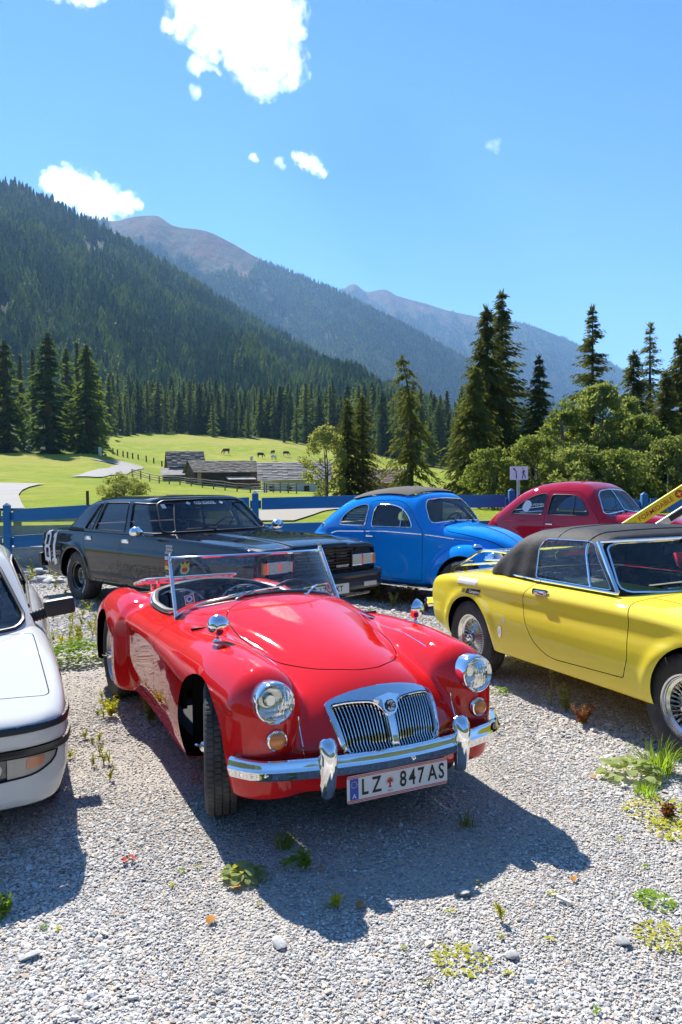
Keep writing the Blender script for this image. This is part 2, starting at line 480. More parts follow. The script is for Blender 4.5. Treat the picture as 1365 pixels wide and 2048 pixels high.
RIDGE1 = crv([(-4000, 420), (-900, 330), (-400, 320), (-150, 347), (0, 372), (60, 380), (100, 402), (170, 437), (230, 472), (300, 512), (360, 552), (420, 588), (480, 628), (540, 663), (600, 698), (660, 738), (720, 783), (770, 815), (850, 850), (1000, 880), (1365, 905), (2500, 880), (4500, 780)])
RIDGE2 = crv([(-4000, 560), (-400, 430), (0, 425), (180, 437), (240, 444), (290, 435), (322, 434), (360, 455), (420, 465), (470, 488), (530, 523), (600, 553), (700, 596), (760, 628), (850, 676), (940, 728), (1040, 780), (1200, 840), (1500, 860), (4500, 800)])
RIDGE3 = crv([(-4000, 560), (0, 570), (600, 585), (665, 590), (690, 583), (712, 572), (740, 588), (772, 584), (800, 597), (860, 614), (900, 627), (960, 640), (1050, 655), (1100, 672), (1180, 708), (1240, 745), (1320, 790), (1500, 840), (2200, 800), (4500, 760)])
D1, V1, D2, V2, D3 = 1800.0, 2500.0, 4500.0, 5600.0, 8000.0
def pz(py, d): return CAM_H - (py - HYP) * d / FPX
def fbm(x, y, oct=5, seed=0.0):
    """cheap smooth value noise, vectorised"""
    x = np.asarray(x, float); y = np.asarray(y, float); tot = np.zeros(np.broadcast(x, y).shape); amp = 0.5
    for o in range(oct):
        X, Y = x * 2**o + 17.3 * o + seed, y * 2**o + 9.1 * o - seed
        xi, yi = np.floor(X), np.floor(Y); fx, fy = X - xi, Y - yi; fx = fx*fx*(3-2*fx); fy = fy*fy*(3-2*fy)
        hsh = lambda a, b: np.modf(np.abs(np.sin(a * 127.1 + b * 311.7 + seed) * 43758.5453))[0]
        tot = tot + amp * ((hsh(xi, yi)*(1-fx) + hsh(xi+1, yi)*fx)*(1-fy) + (hsh(xi, yi+1)*(1-fx) + hsh(xi+1, yi+1)*fx)*fy)
        amp *= 0.5
    return tot
def interp2(u, d, Z):
    ld, LD = np.log(np.clip(d, GD[0], GD[-1])), np.log(GD)
    i = np.clip(np.searchsorted(GU, u) - 1, 0, len(GU) - 2); j = np.clip(np.searchsorted(LD, ld) - 1, 0, len(LD) - 2)
    a = np.clip((u - GU[i]) / (GU[i+1] - GU[i]), 0, 1); a = a*a*(3-2*a); b = (ld - LD[j]) / (LD[j+1] - LD[j])
    return (Z[i, j]*(1-a) + Z[i+1, j]*a)*(1-b) + (Z[i, j+1]*(1-a) + Z[i+1, j+1]*a)*b
def land_z(x, y):
    """height of the land beyond the car park (y > 14)"""
    x = np.asarray(x, float); y = np.asarray(y, float); d = np.maximum(y, 14.0)
    u = 682.5 + FPX * x / d
    z0 = interp2(u, d, GZ)
    zb = interp2(u, np.full_like(d, 600.0), GZ)
    z1, z2, z3 = pz(RIDGE1(u), D1), pz(RIDGE2(u), D2), pz(RIDGE3(u), D3)
    v1 = np.minimum(z1 - 60, pz(np.maximum(RIDGE1(u) + 40, 870), V1)); v2 = np.minimum(z2 - 150, pz(np.maximum(RIDGE2(u) + 30, 800), V2))
    t = (d - 600) / (D1 - 600)
    rg1 = (fbm(u / 170.0 + d * 0.0009, d / 900.0, 5, 3.0) - 0.5)
    rg2 = (fbm(u / 120.0 - d * 0.0006, d / 1500.0, 6, 8.0) - 0.5)
    ridged = lambda n: (1 - np.abs(2 * n - 1)) - 0.6
    rg2 = 0.55 * rg2 + 0.16 * ridged(fbm(u / 46.0 + d * 0.0016, d / 700.0, 4, 21.0)) + 0.07 * ridged(fbm(u / 15.0 - d * 0.002, d / 260.0, 3, 31.0))
    rg3 = (fbm(u / 90.0 + d * 0.0004, d / 2200.0, 6, 5.0) - 0.5)
    rg3 = 0.6 * rg3 + 0.16 * ridged(fbm(u / 30.0 + d * 0.001, d / 900.0, 4, 41.0)) + 0.06 * ridged(fbm(u / 10.0, d / 300.0, 3, 51.0))
    bell = lambda q: np.clip(4 * q * (1 - q), 0, 1)
    s1 = zb + (z1 - zb) * np.clip(t, 0, 1) ** 1.08 + rg1 * 130 * bell(t)
    t12 = np.clip((d - D1) / (V1 - D1), 0, 1); t2 = np.clip((d - V1) / (D2 - V1), 0, 1)
    t23 = np.clip((d - D2) / (V2 - D2), 0, 1); t3 = np.clip((d - V2) / (D3 - V2), 0, 1)
    s12 = z1 + (v1 - z1) * t12
    s2 = v1 + (z2 - v1) * t2 ** 1.05 + rg2 * 430 * bell(t2)
    s23 = z2 + (v2 - z2) * t23
    s3 = v2 + (z3 - v2) * t3 + rg3 * 700 * bell(t3)
    s4 = z3 - (d - D3) * 0.5
    z = np.where(d <= 600, z0, np.where(d <= D1, s1, np.where(d <= V1, s12, np.where(d <= D2, s2, np.where(d <= V2, s23, np.where(d <= D3, s3, s4))))))
    z = z + np.where((d > 20) & (d < 620), (fbm(x / 9, d / 9, 3, 1.0) - 0.45) * np.clip((d - 20) / 200, 0, 1) * np.clip((620 - d) / 50, 0, 1) * 0.8, 0)
    return np.where(y <= 14.0, 0.0, z)
def u_of(x, y): return 682.5 + FPX * np.asarray(x) / np.asarray(y)
def py_of(z, y): return HYP - (np.asarray(z) - CAM_H) * FPX / np.asarray(y)
def sstep(a, b, x):
    t = np.clip((x - a) / (b - a), 0, 1); return t*t*(3-2*t)
def zones(x, y):
    """share of forest floor and of bare rock, for the far land"""
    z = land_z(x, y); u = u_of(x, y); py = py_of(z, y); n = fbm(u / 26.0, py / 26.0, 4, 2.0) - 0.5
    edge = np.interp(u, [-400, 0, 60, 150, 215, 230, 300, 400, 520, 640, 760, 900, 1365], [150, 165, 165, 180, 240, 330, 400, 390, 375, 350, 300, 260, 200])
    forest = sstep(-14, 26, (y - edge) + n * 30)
    tl2 = np.interp(u, [150, 225, 245, 330, 420, 500, 540, 580, 640], [420, 436, 500, 512, 560, 566, 530, 548, 500]) + n * 60
    rock2 = sstep(10, -10, py - tl2 + 14) * (y > D1 + 100) * (y <= V2)
    tl3 = np.interp(u, [640, 700, 760, 840, 900, 960, 1100], [580, 592, 612, 628, 640, 640, 630]) + n * 80
    rock3 = sstep(16, -16, py - tl3) * (y > V2)
    return forest, np.clip(rock2 + rock3, 0, 1)

def build_land():
    us = np.concatenate([np.linspace(-3000, -420, 60), np.linspace(-400, 1765, 520), np.linspace(1800, 4400, 60)])
    ds = np.concatenate([np.array([14.9]), np.geomspace(15.5, 600, 150), np.linspace(615, 1800, 90), np.linspace(1850, 2500, 8), np.linspace(2540, 4500, 130), np.linspace(4600, 5600, 8), np.linspace(5700, 8000, 70), [8600, 10500]])
    U, D = np.meshgrid(us, ds, indexing='ij')
    X = (U - 682.5) / FPX * D
    Z = land_z(X, D)
    n, m = U.shape
    V = np.stack([X, D, Z], -1).reshape(-1, 3)
    I = np.arange(n * m).reshape(n, m)
    Q = np.stack([I[:-1, :-1], I[1:, :-1], I[1:, 1:], I[:-1, 1:]], -1).reshape(-1, 4)
    me = me_from(V, Q)
    f, r = zones(X.ravel(), D.ravel())
    for nm, arr in (('forest', f), ('rock', r)):
        a = me.attributes.new(nm, 'FLOAT', 'POINT'); a.data.foreach_set('value', arr.astype(np.float32))
    m_ = bpy.data.materials.new('alpine_land'); nn, l = nodes_of(m_); b = nn['Principled BSDF']; b.inputs['Roughness'].default_value = 1.0
    b.inputs['Specular IOR Level'].default_value = 0.1
    geo = nn.new('ShaderNodeNewGeometry')
    def noise(sc, det=6, rg=0.62, scale=None):
        t = nn.new('ShaderNodeTexNoise'); t.inputs['Scale'].default_value = sc; t.inputs['Detail'].default_value = det; t.inputs['Roughness'].default_value = rg
        if scale:
            mp = nn.new('ShaderNodeMapping'); mp.inputs['Scale'].default_value = scale; l.new(geo.outputs['Position'], mp.inputs[0]); l.new(mp.outputs[0], t.inputs['Vector'])
        else: l.new(geo.outputs['Position'], t.inputs['Vector'])
        return t.outputs[0]
    def rng(v, a, c, d=0, e=1):
        q = nn.new('ShaderNodeMapRange'); l.new(v, q.inputs[0])
        for i, k in enumerate((a, c, d, e)): q.inputs[i + 1].default_value = k
        return q.outputs[0]
    def mix(f, a, c, mode='MIX'):
        x = nn.new('ShaderNodeMix'); x.data_type = 'RGBA'; x.blend_type = mode
        for s_, v in ((x.inputs[0], f), (x.inputs[6], a), (x.inputs[7], c)):
            if hasattr(v, 'is_linked'): l.new(v, s_)
            elif isinstance(v, (int, float)): s_.default_value = v
            else: s_.default_value = (*v, 1)
        return x.outputs[2]
    grass = mix(rng(noise(0.055), 0.42, 0.62), (0.200, 0.265, 0.016), (0.285, 0.300, 0.028))
    grass = mix(rng(noise(0.45, 6, 0.75), 0.42, 0.66, 0, 0.8), grass, (0.130, 0.190, 0.018))
    grass = mix(rng(noise(0.16, 6, 0.7, (1, 0.5, 1)), 0.50, 0.66, 0, 0.75), grass, (0.330, 0.310, 0.060))
    grass = mix(rng(noise(0.02, 3), 0.50, 0.60, 0, 0.7), grass, (0.300, 0.280, 0.055))
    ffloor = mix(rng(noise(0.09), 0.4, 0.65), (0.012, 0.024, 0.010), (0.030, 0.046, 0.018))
    rockc = mix(rng(noise(0.004, 10, 0.72), 0.44, 0.56), (0.150, 0.056, 0.024), (0.062, 0.066, 0.028))
    rockc = mix(rng(noise(0.011, 8, 0.7), 0.54, 0.66), rockc, (0.11, 0.098, 0.085))
    at = lambda nm: (lambda q: (setattr(q, 'attribute_name', nm), q.outputs['Fac'])[1])(nn.new('ShaderNodeAttribute'))
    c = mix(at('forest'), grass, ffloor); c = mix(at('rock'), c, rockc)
    l.new(c, b.inputs['Base Color'])
    bp = nn.new('ShaderNodeBump'); bp.inputs['Strength'].default_value = 0.7; bp.inputs['Distance'].default_value = 0.5
    l.new(noise(2.2, 5), bp.inputs['Height'])
    b2 = nn.new('ShaderNodeBump'); b2.inputs['Distance'].default_value = 60.0; l.new(at('rock'), b2.inputs['Strength'])
    l.new(noise(0.006, 9, 0.68), b2.inputs['Height']); l.new(bp.outputs[0], b2.inputs['Normal']); l.new(b2.outputs[0], b.inputs['Normal'])
    tag(put('meadow_and_mountains', me, None, m_), kind='structure')
build_land()

def build_ground_behind():
    """the valley floor behind and beside the car park, closed by a wooded ridge"""
    ang = np.linspace(0, 2 * math.pi, 145)[:-1]; rad = np.concatenate([[22.0, 30, 38, 46, 56, 68, 82, 98, 116, 160, 250], np.linspace(400, 3600, 22)])
    A, D = np.meshgrid(ang, rad, indexing='ij')
    X, Y = D * np.cos(A), D * np.sin(A)
    hh = (30 * sstep(32, 115, D) + 380 * sstep(500, 2600, D)) * (0.6 + 0.8 * fbm(A * 3, D / 900, 4, 6.0))
    hh = hh * (0.75 + 0.5 * fbm(A * 14, D / 40, 3, 16.0))
    Z = -0.10 + hh * sstep(0.25, -0.35, np.sin(A)) - 6.0 * sstep(-0.1, 0.12, np.sin(A))
    V = np.stack([X, Y, Z], -1).reshape(-1, 3); n, m = A.shape; I = np.arange(n * m).reshape(n, m); J = np.roll(I, -1, 0)
    Q = np.stack([I[:, :-1], I[:, 1:], J[:, 1:], J[:, :-1]], -1).reshape(-1, 4)
    Q = np.array([q for q in Q if V[q][:, 1].max() < 14.0])
    mm = mat('valley_floor', (0.020, 0.034, 0.012), 1.0, col2=(0.045, 0.070, 0.022), c2scale=0.05, c2lo=0.45, c2hi=0.65)
    tag(put('valley_ground', me_from(V, Q), None, mm), kind='structure')
build_ground_behind()

# ================================================================ car park of gravel
def lot_z(x, y):
    return (fbm(np.asarray(x) / 1.7, np.asarray(y) / 1.7, 3, 4.0) - 0.45) * 0.035
def build_lot():
    xs = np.concatenate([np.linspace(-24, -9, 10), np.arange(-8.5, 9.0, 0.14), np.linspace(9.5, 24, 10)])
    ys = np.concatenate([np.linspace(-24, 1.2, 14), np.arange(1.4, 15.4, 0.14)])
    X, Y = np.meshgrid(xs, ys, indexing='ij'); Z = lot_z(X, Y) - 0.006
    n, m = X.shape; I = np.arange(n * m).reshape(n, m)
    Q = np.stack([I[:-1, :-1], I[1:, :-1], I[1:, 1:], I[:-1, 1:]], -1).reshape(-1, 4)
    m_ = bpy.data.materials.new('gravel_bed'); nn, l = nodes_of(m_); b = nn['Principled BSDF']; b.inputs['Roughness'].default_value = 0.95; b.inputs['Specular IOR Level'].default_value = 0.2
    geo = nn.new('ShaderNodeNewGeometry')
    def vor(sc):
        t = nn.new('ShaderNodeTexVoronoi'); t.inputs['Scale'].default_value = sc; l.new(geo.outputs['Position'], t.inputs['Vector']); return t
    v = vor(62); v2 = vor(130)
    cr = nn.new('ShaderNodeValToRGB'); l.new(v.outputs['Color'], cr.inputs[0])
    el = cr.color_ramp.elements; el[0].color = (0.24, 0.23, 0.21, 1); el[1].color = (0.64, 0.61, 0.565, 1); e = el.new(0.5); e.color = (0.46, 0.435, 0.40, 1); e = el.new(0.8); e.color = (0.48, 0.41, 0.33, 1)
    r = nn.new('ShaderNodeMapRange'); l.new(v.outputs['Distance'], r.inputs[0]); r.inputs[1].default_value = 0.25; r.inputs[2].default_value = 0.62; r.inputs[3].default_value = 1.0; r.inputs[4].default_value = 0.62
    no = nn.new('ShaderNodeTexNoise'); no.inputs['Scale'].default_value = 0.9; no.inputs['Detail'].default_value = 5; l.new(geo.outputs['Position'], no.inputs['Vector'])
    r2 = nn.new('ShaderNodeMapRange'); l.new(no.outputs[0], r2.inputs[0]); r2.inputs[1].default_value = 0.3; r2.inputs[2].default_value = 0.7; r2.inputs[3].default_value = 0.85; r2.inputs[4].default_value = 1.1
    x = nn.new('ShaderNodeMix'); x.data_type = 'RGBA'; x.blend_type = 'MULTIPLY'; x.inputs[0].default_value = 1; l.new(cr.outputs[0], x.inputs[6]); l.new(r2.outputs[0], x.inputs[7])
    l.new(x.outputs[2], b.inputs['Base Color'])
    bp = nn.new('ShaderNodeBump'); bp.inputs['Strength'].default_value = 1.0; bp.inputs['Distance'].default_value = 0.012; bp.invert = True
    ad = nn.new('ShaderNodeMath'); ad.operation = 'MULTIPLY_ADD'; l.new(v2.outputs['Distance'], ad.inputs[0]); ad.inputs[1].default_value = 0.5; l.new(v.outputs['Distance'], ad.inputs[2])
    l.new(ad.outputs[0], bp.inputs['Height']); l.new(bp.outputs[0], b.inputs['Normal'])
    tag(put('gravel_ground', me_from(np.stack([X, Y, Z], -1).reshape(-1, 3), Q), None, m_), kind='structure')
build_lot()

def gn_scatter(name, P, scale, rot, protos, kind='stuff', ix=None):
    """instances of the proto meshes on points with given scale and turn: one object"""
    me = bpy.data.meshes.new(name); me.from_pydata(np.asarray(P, float).tolist(), [], []); n = len(P)
    a = me.attributes.new('sc', 'FLOAT_VECTOR', 'POINT'); a.data.foreach_set('vector', np.asarray(scale, np.float32).reshape(-1, 3).ravel())
    a = me.attributes.new('ro', 'FLOAT_VECTOR', 'POINT'); a.data.foreach_set('vector', np.asarray(rot, np.float32).reshape(-1, 3).ravel())
    a = me.attributes.new('ix', 'INT', 'POINT'); a.data.foreach_set('value', (RNG.integers(0, len(protos), n) if ix is None else ix).astype(np.int32))
    o = put(name, me, kind=kind)
    hid = bpy.data.collections.new(name + '_kinds')
    for i, (pm, mm) in enumerate(protos):
        po = bpy.data.objects.new('%s_kind_%02d' % (name, i), pm); pm.materials.clear(); pm.materials.append(mm); hid.objects.link(po)
    ng = bpy.data.node_groups.new(name + '_scatter', 'GeometryNodeTree')
    ng.interface.new_socket('Geometry', in_out='INPUT', socket_type='NodeSocketGeometry'); ng.interface.new_socket('Geometry', in_out='OUTPUT', socket_type='NodeSocketGeometry')
    N, L = ng.nodes, ng.links
    gi, go = N.new('NodeGroupInput'), N.new('NodeGroupOutput')
    ci = N.new('GeometryNodeCollectionInfo'); ci.inputs['Collection'].default_value = hid; ci.inputs['Separate Children'].default_value = True; ci.inputs['Reset Children'].default_value = True
    ip = N.new('GeometryNodeInstanceOnPoints'); ip.inputs['Pick Instance'].default_value = True
    def attr(nm, ty):
        q = N.new('GeometryNodeInputNamedAttribute'); q.data_type = ty; q.inputs['Name'].default_value = nm; return q.outputs['Attribute']
    L.new(gi.outputs[0], ip.inputs['Points']); L.new(ci.outputs[0], ip.inputs['Instance'])
    L.new(attr('ix', 'INT'), ip.inputs['Instance Index']); L.new(attr('sc', 'FLOAT_VECTOR'), ip.inputs['Scale'])
    e2r = N.new('FunctionNodeEulerToRotation'); L.new(attr('ro', 'FLOAT_VECTOR'), e2r.inputs[0]); L.new(e2r.outputs[0], ip.inputs['Rotation'])
    L.new(ip.outputs[0], go.inputs[0])
    md = o.modifiers.new('scatter', 'NODES'); md.node_group = ng
    return o
def stone_me(seed, sub=1):
    bm = bmesh.new(); bmesh.ops.create_icosphere(bm, subdivisions=sub, radius=1.0); rr = random.Random(seed)
    ax = [rr.uniform(0.75, 1.25) for _ in range(2)] + [rr.uniform(0.45, 0.75)]
    cuts = [(Vector((rr.gauss(0, 1), rr.gauss(0, 1), rr.gauss(0, 1))).normalized(), rr.uniform(0.55, 0.85)) for _ in range(5)]
    for v in bm.verts:
        c = v.co * rr.uniform(0.9, 1.08)
        for nrm, k in cuts:
            d = c.dot(nrm)
            if d > k: c -= nrm * (d - k) * 0.85
        v.co = Vector((c.x * ax[0], c.y * ax[1], c.z * ax[2]))
    me = bpy.data.meshes.new('stone'); bm.to_mesh(me); bm.free()
    if sub > 1: me.polygons.foreach_set('use_smooth', np.ones(len(me.polygons), bool)); me.set_sharp_from_angle(angle=R(38))
    return me
def build_gravel():
    cols = [(0.46, 0.44, 0.405), (0.56, 0.535, 0.495), (0.40, 0.385, 0.36), (0.29, 0.285, 0.275), (0.61, 0.59, 0.55), (0.54, 0.50, 0.45), (0.46, 0.37, 0.285), (0.55, 0.53, 0.50), (0.45, 0.435, 0.41), (0.56, 0.45, 0.34)]
    pr = [(stone_me(100 + i), mat('stone_%d' % i, c, 0.92, spec=0.25, rand=0.13, var=0.14, scale=1.5)) for i, c in enumerate(cols)]
    pr += [(stone_me(200 + i), MATS['stone_%d' % i]) for i in (0, 1, 2, 4, 5, 7, 8)]
    P = []; Sz = []
    for y0, y1, n, s0, s1 in ((1.9, 3.2, 88000, 0.0025, 0.0088), (3.2, 4.6, 92000, 0.003, 0.0098), (4.6, 6.6, 80000, 0.0042, 0.012), (6.6, 9.5, 56000, 0.007, 0.017), (9.5, 14.9, 46000, 0.012, 0.025)):
        y = np.sqrt(RNG.uniform(y0**2, y1**2, n)); x = RNG.uniform(-0.60, 0.60, n) * y + RNG.uniform(-0.1, 0.1, n)
        patch = fbm(x / 0.9 + 3.3, y / 0.9, 4, 71.0); keep = RNG.random(n) < np.clip((patch - 0.30) / 0.16, 0.25, 1.0); x, y, patch = x[keep], y[keep], patch[keep]; n = len(x)
        P.append(np.stack([x, y, lot_z(x, y)], 1)); s = (0.78 + 0.5 * np.clip((patch - 0.33) / 0.3, 0, 1)) * (s0 + (s1 - s0) * RNG.random(n) ** 2.2)
        Sz.append(s)
    P = np.vstack(P); s = np.concatenate(Sz)
    big = RNG.random(len(s)) < 0.010; s[big] *= RNG.uniform(1.4, 2.4, big.sum())
    P[:, 2] += s * RNG.uniform(-0.1, 0.35, len(s)) - 0.004
    sc = np.stack([s * RNG.uniform(0.8, 1.3, len(s)), s * RNG.uniform(0.8, 1.3, len(s)), s * RNG.uniform(0.5, 0.9, len(s))], 1)
    ro = np.stack([RNG.normal(0, 0.25, len(s)), RNG.normal(0, 0.25, len(s)), RNG.uniform(0, 6.28, len(s))], 1)
    gn_scatter('gravel', P, sc, ro, pr)
build_gravel()
# ================================================================ trees
def leaf_mat(name, col, rand=0.25, trans=0.35):
    col = tuple(c * 1.35 for c in col)
    if name in MATS: return MATS[name]
    m = bpy.data.materials.new(name); n, l = nodes_of(m); n.clear(); o = n.new('ShaderNodeOutputMaterial')
    d = n.new('ShaderNodeBsdfDiffuse'); t = n.new('ShaderNodeBsdfTranslucent'); x = n.new('ShaderNodeMixShader'); x.inputs[0].default_value = trans
    oi = n.new('ShaderNodeObjectInfo'); geo = n.new('ShaderNodeNewGeometry')
    ra = n.new('ShaderNodeMath'); ra.operation = 'ADD'
    l.new(oi.outputs['Random'], ra.inputs[0]); l.new(geo.outputs['Random Per Island'], ra.inputs[1])
    r = n.new('ShaderNodeMapRange'); l.new(ra.outputs[0], r.inputs[0]); r.inputs[2].default_value = 2; r.inputs[3].default_value = 1 - rand; r.inputs[4].default_value = 1 + rand
    mx = n.new('ShaderNodeMix'); mx.data_type = 'RGBA'; mx.blend_type = 'MULTIPLY'; mx.inputs[0].default_value = 1; mx.inputs[6].default_value = (*col, 1); l.new(r.outputs[0], mx.inputs[7])
    l.new(mx.outputs[2], d.inputs[0])
    m3 = n.new('ShaderNodeMix'); m3.data_type = 'RGBA'; m3.blend_type = 'MULTIPLY'; m3.inputs[0].default_value = 1; l.new(mx.outputs[2], m3.inputs[6]); m3.inputs[7].default_value = (1.5, 1.4, 0.6, 1)
    l.new(m3.outputs[2], t.inputs[0]); l.new(d.outputs[0], x.inputs[1]); l.new(t.outputs[0], x.inputs[2]); l.new(x.outputs[0], o.inputs[0])
    MATS[name] = m; return m
BARK = mat('bark', (0.085, 0.062, 0.045), 0.95, var=0.35, scale=6, bump=0.6, bscale=20)
BARK2 = mat('pale_bark', (0.16, 0.14, 0.115), 0.95, var=0.3, scale=6, bump=0.5, bscale=20)
def cards(P, A, W, L, jitter=0.25):
    """two triangle leaf blades per point: P base, A direction, W width, L length"""
    n = len(P); rnd = RNG.normal(0, 1, (n, 3)); s = np.cross(A, rnd); s /= np.maximum(np.linalg.norm(s, axis=1), 1e-6)[:, None]
    mid = P + A * (L * 0.45)[:, None]; tip = P + A * L[:, None] + RNG.normal(0, jitter, (n, 3)) * L[:, None] * 0.3
    a = mid + s * W[:, None] * 0.5; b = mid - s * W[:, None] * 0.5
    V = np.stack([P, a, tip, b], 1).reshape(-1, 3); I = np.arange(n)[:, None] * 4
    return V, np.hstack([I, I + 1, I + 2, I + 3])
def spruce_parts(h, rad, whorls, per, pts, seed, droop=0.35, size=1.0, bend=0.0, base=0.06, power=0.85, sparse=0.0, sprays=3, wd=(0.28, 0.5)):
    """trunk mesh and crown mesh of a conifer of height h"""
    g = np.random.default_rng(seed)
    tz = np.linspace(0, 1, 9); ax = lambda t: np.stack([bend * h * np.maximum(t - 0.55, 0) ** 2 * 2.2, 0 * t, t * h * (1 - 0.03 * abs(bend))], -1)
    tr = MB(); tr.tube(ax(tz), 0.02 * h * (1 - tz) ** 0.8 * 0.75 + 0.012, 8)
    Ps, As, Ws, Ls = [], [], [], []
    for w in range(whorls):
        t = base + (1 - base) * ((w + g.uniform(-0.3, 0.3)) / whorls); t = min(max(t, base), 0.985)
        prof = (1 - t) ** power * min(1.0, 0.55 + (t - base) * 3.0)
        for k in range(per):
            if g.random() < sparse: continue
            a = g.uniform(0, 6.283); L = rad * prof * g.uniform(0.6, 1.15) + 0.02 * h * 0.25
            s = (np.arange(pts) + 0.4 + g.uniform(-0.3, 0.3, pts)) / pts
            up = 0.28 * (t - 0.45)
            rz = L * (up * s - droop * s ** 1.7 + 0.12 * s ** 4)
            base_p = ax(np.array([t]))[0]
            P = np.stack([base_p[0] + np.cos(a) * L * s, base_p[1] + np.sin(a) * L * s, base_p[2] + rz], 1)
            for q in range(sprays):
                m = len(s); side = g.uniform(-1, 1, m)
                d = np.stack([np.cos(a + side * 1.1), np.sin(a + side * 1.1), -0.25 - droop * g.uniform(0, 1.3, m)], 1)
                d /= np.linalg.norm(d, axis=1)[:, None]
                ln = size * (0.55 + 0.5 * g.random(m)) * (0.35 + 0.65 * prof) * rad * 0.42 * (1.15 - 0.5 * s)
                Ps.append(P + g.normal(0, 0.02 * rad, (m, 3))); As.append(d); Ls.append(ln); Ws.append(ln * g.uniform(wd[0], wd[1], m))
    # leader
    top = ax(np.array([0.97]))[0]
    Ps.append(np.repeat(top[None], 6, 0)); A = g.normal(0, 0.35, (6, 3)); A[:, 2] = 1; A /= np.linalg.norm(A, axis=1)[:, None]; As.append(A); Ls.append(np.full(6, 0.05 * h)); Ws.append(np.full(6, 0.012 * h))
    V, F = cards(np.vstack(Ps), np.vstack(As), np.concatenate(Ws), np.concatenate(Ls))
    return tr, me_from(V, F, smooth=False)
def leafy_parts(h, rad, clumps, leaves, seed, leaf=0.11, low=0.15, stems=3, shape=1.0):
    """multi-stem broadleaf: stems mesh and crown of leaf blades in clumps"""
    g = np.random.default_rng(seed); tr = MB(); C = []
    for s in range(stems):
        a = g.uniform(0, 6.28); lean = g.uniform(0.1, 0.35) * rad; pts = [(0.1 * math.cos(a) * s, 0.1 * math.sin(a) * s, 0)]
        for t in (0.3, 0.6, 0.85): pts.append((math.cos(a) * lean * t + g.normal(0, 0.05), math.sin(a) * lean * t + g.normal(0, 0.05), h * t))
        tr.tube(pts, np.linspace(0.016 * h, 0.004 * h, 4), 7)
        for b in range(7):
            t = g.uniform(0.2, 0.8); a2 = g.uniform(0, 6.28); p = np.array(pts[1]) * t + np.array([0, 0, h * t * 0.5]); L = rad * g.uniform(0.4, 0.9)
            tr.tube([p, p + np.array([math.cos(a2) * L * 0.5, math.sin(a2) * L * 0.5, L * 0.35]), p + np.array([math.cos(a2) * L, math.sin(a2) * L, L * 0.8])], [0.006 * h, 0.004 * h, 0.0015 * h], 5)
    Ps = []
    for c in range(clumps):
        t = g.uniform(low, 1.0); prof = max(0.12, math.sin(math.pi * min(1, (t - low) / (1 - low) * 0.82 + 0.14)) ** 0.75 * shape)
        a = g.uniform(0, 6.28); rr = rad * prof * math.sqrt(g.uniform(0.25, 1.0)); cr = rad * g.uniform(0.11, 0.27)
        m = int(leaves * g.uniform(0.6, 1.4)); q = g.normal(0, 1, (m, 3)); q /= np.linalg.norm(q, axis=1)[:, None]; q *= (cr * g.uniform(0.5, 1.05, m) ** 0.6)[:, None]; q[:, 2] *= 0.8
        Ps.append(q + np.array([math.cos(a) * rr, math.sin(a) * rr, t * h]))
    P = np.vstack(Ps); A = g.normal(0, 1, P.shape); A[:, 2] -= 0.3; A /= np.linalg.norm(A, axis=1)[:, None]
    L = leaf * g.uniform(0.7, 1.4, len(P)); V, F = cards(P, A, L * 0.62, L)
    return tr, me_from(V, F, smooth=False)
def tree(name, parts, leafm, loc, rz, label, cat, group=None, sc=1.0, bark=None):
    t = thing(name, label, cat, loc, rz, group); t.scale = (sc, sc, sc) if np.isscalar(sc) else sc
    parts[0].put('trunk', bark or BARK, t); put('crown', parts[1], t, leafm)
    return t
SPR_D = leaf_mat('spruce_dark', (0.048, 0.076, 0.036), trans=0.45); SPR_M = leaf_mat('spruce_mid', (0.076, 0.110, 0.046), trans=0.5); SPR_L = leaf_mat('larch_green', (0.100, 0.140, 0.048), trans=0.5)
SPR_N = leaf_mat('spruce_near', (0.070, 0.082, 0.034), trans=0.42); LARCH_N = leaf_mat('larch_near', (0.090, 0.105, 0.040), trans=0.45)
LEAF_A = leaf_mat('leaf_olive', (0.130, 0.160, 0.072), trans=0.55); LEAF_B = leaf_mat('leaf_green', (0.112, 0.145, 0.056), trans=0.55); LEAF_C = leaf_mat('leaf_birch', (0.165, 0.185, 0.085), trans=0.5)
def at_px(px, d, z=None):
    """world point on the land seen in photograph column px at depth d"""
    x = (px - 682.5) / FPX * d
    return (x, d, float(land_z(np.array([x]), np.array([d]))[0]) if z is None else z)

# --- big trees along the car park, each built for itself
def near_conifer(px, d, ytop, rad, label, seed, leafm=SPR_N, whorls=46, per=6, pts=10, cat='spruce', name='spruce_tree', **k):
    k.setdefault('size', 0.62); k.setdefault('wd', (0.16, 0.30)); k['sparse'] = k.get('sparse', 0.0) * 0.6; rad *= 1.2
    x, y, z = at_px(px, d); topz = CAM_H - (ytop - HYP + (px - 682.5) * ROLL) * d / FPX; h = topz - z + 0.3
    tree(name, spruce_parts(h, rad, whorls, per, pts, seed, **k), leafm, (x, y, z - 0.3), 0.0, label, cat)
near_conifer(1006, 46, 588, 2.9, 'tallest dark spruce behind the parking fence, with a ragged open top', 1, droop=0.30, whorls=44, sparse=0.18)
near_conifer(976, 44, 617, 2.7, 'tall dense spruce growing against the left of the tallest spruce', 2, droop=0.5, whorls=48)
near_conifer(952, 41, 735, 2.4, 'shorter broad spruce in front of the tallest pair of spruces', 3, droop=0.6, leafm=LARCH_N)
near_conifer(1080, 43, 715, 1.9, 'slim spruce right of the tallest pair, beside the leafy bushes', 4, droop=0.4)
near_conifer(1186, 50, 618, 2.6, 'dark spruce with an even pointed crown above the leafy bushes', 5, droop=0.25, whorls=40, sparse=0.1)
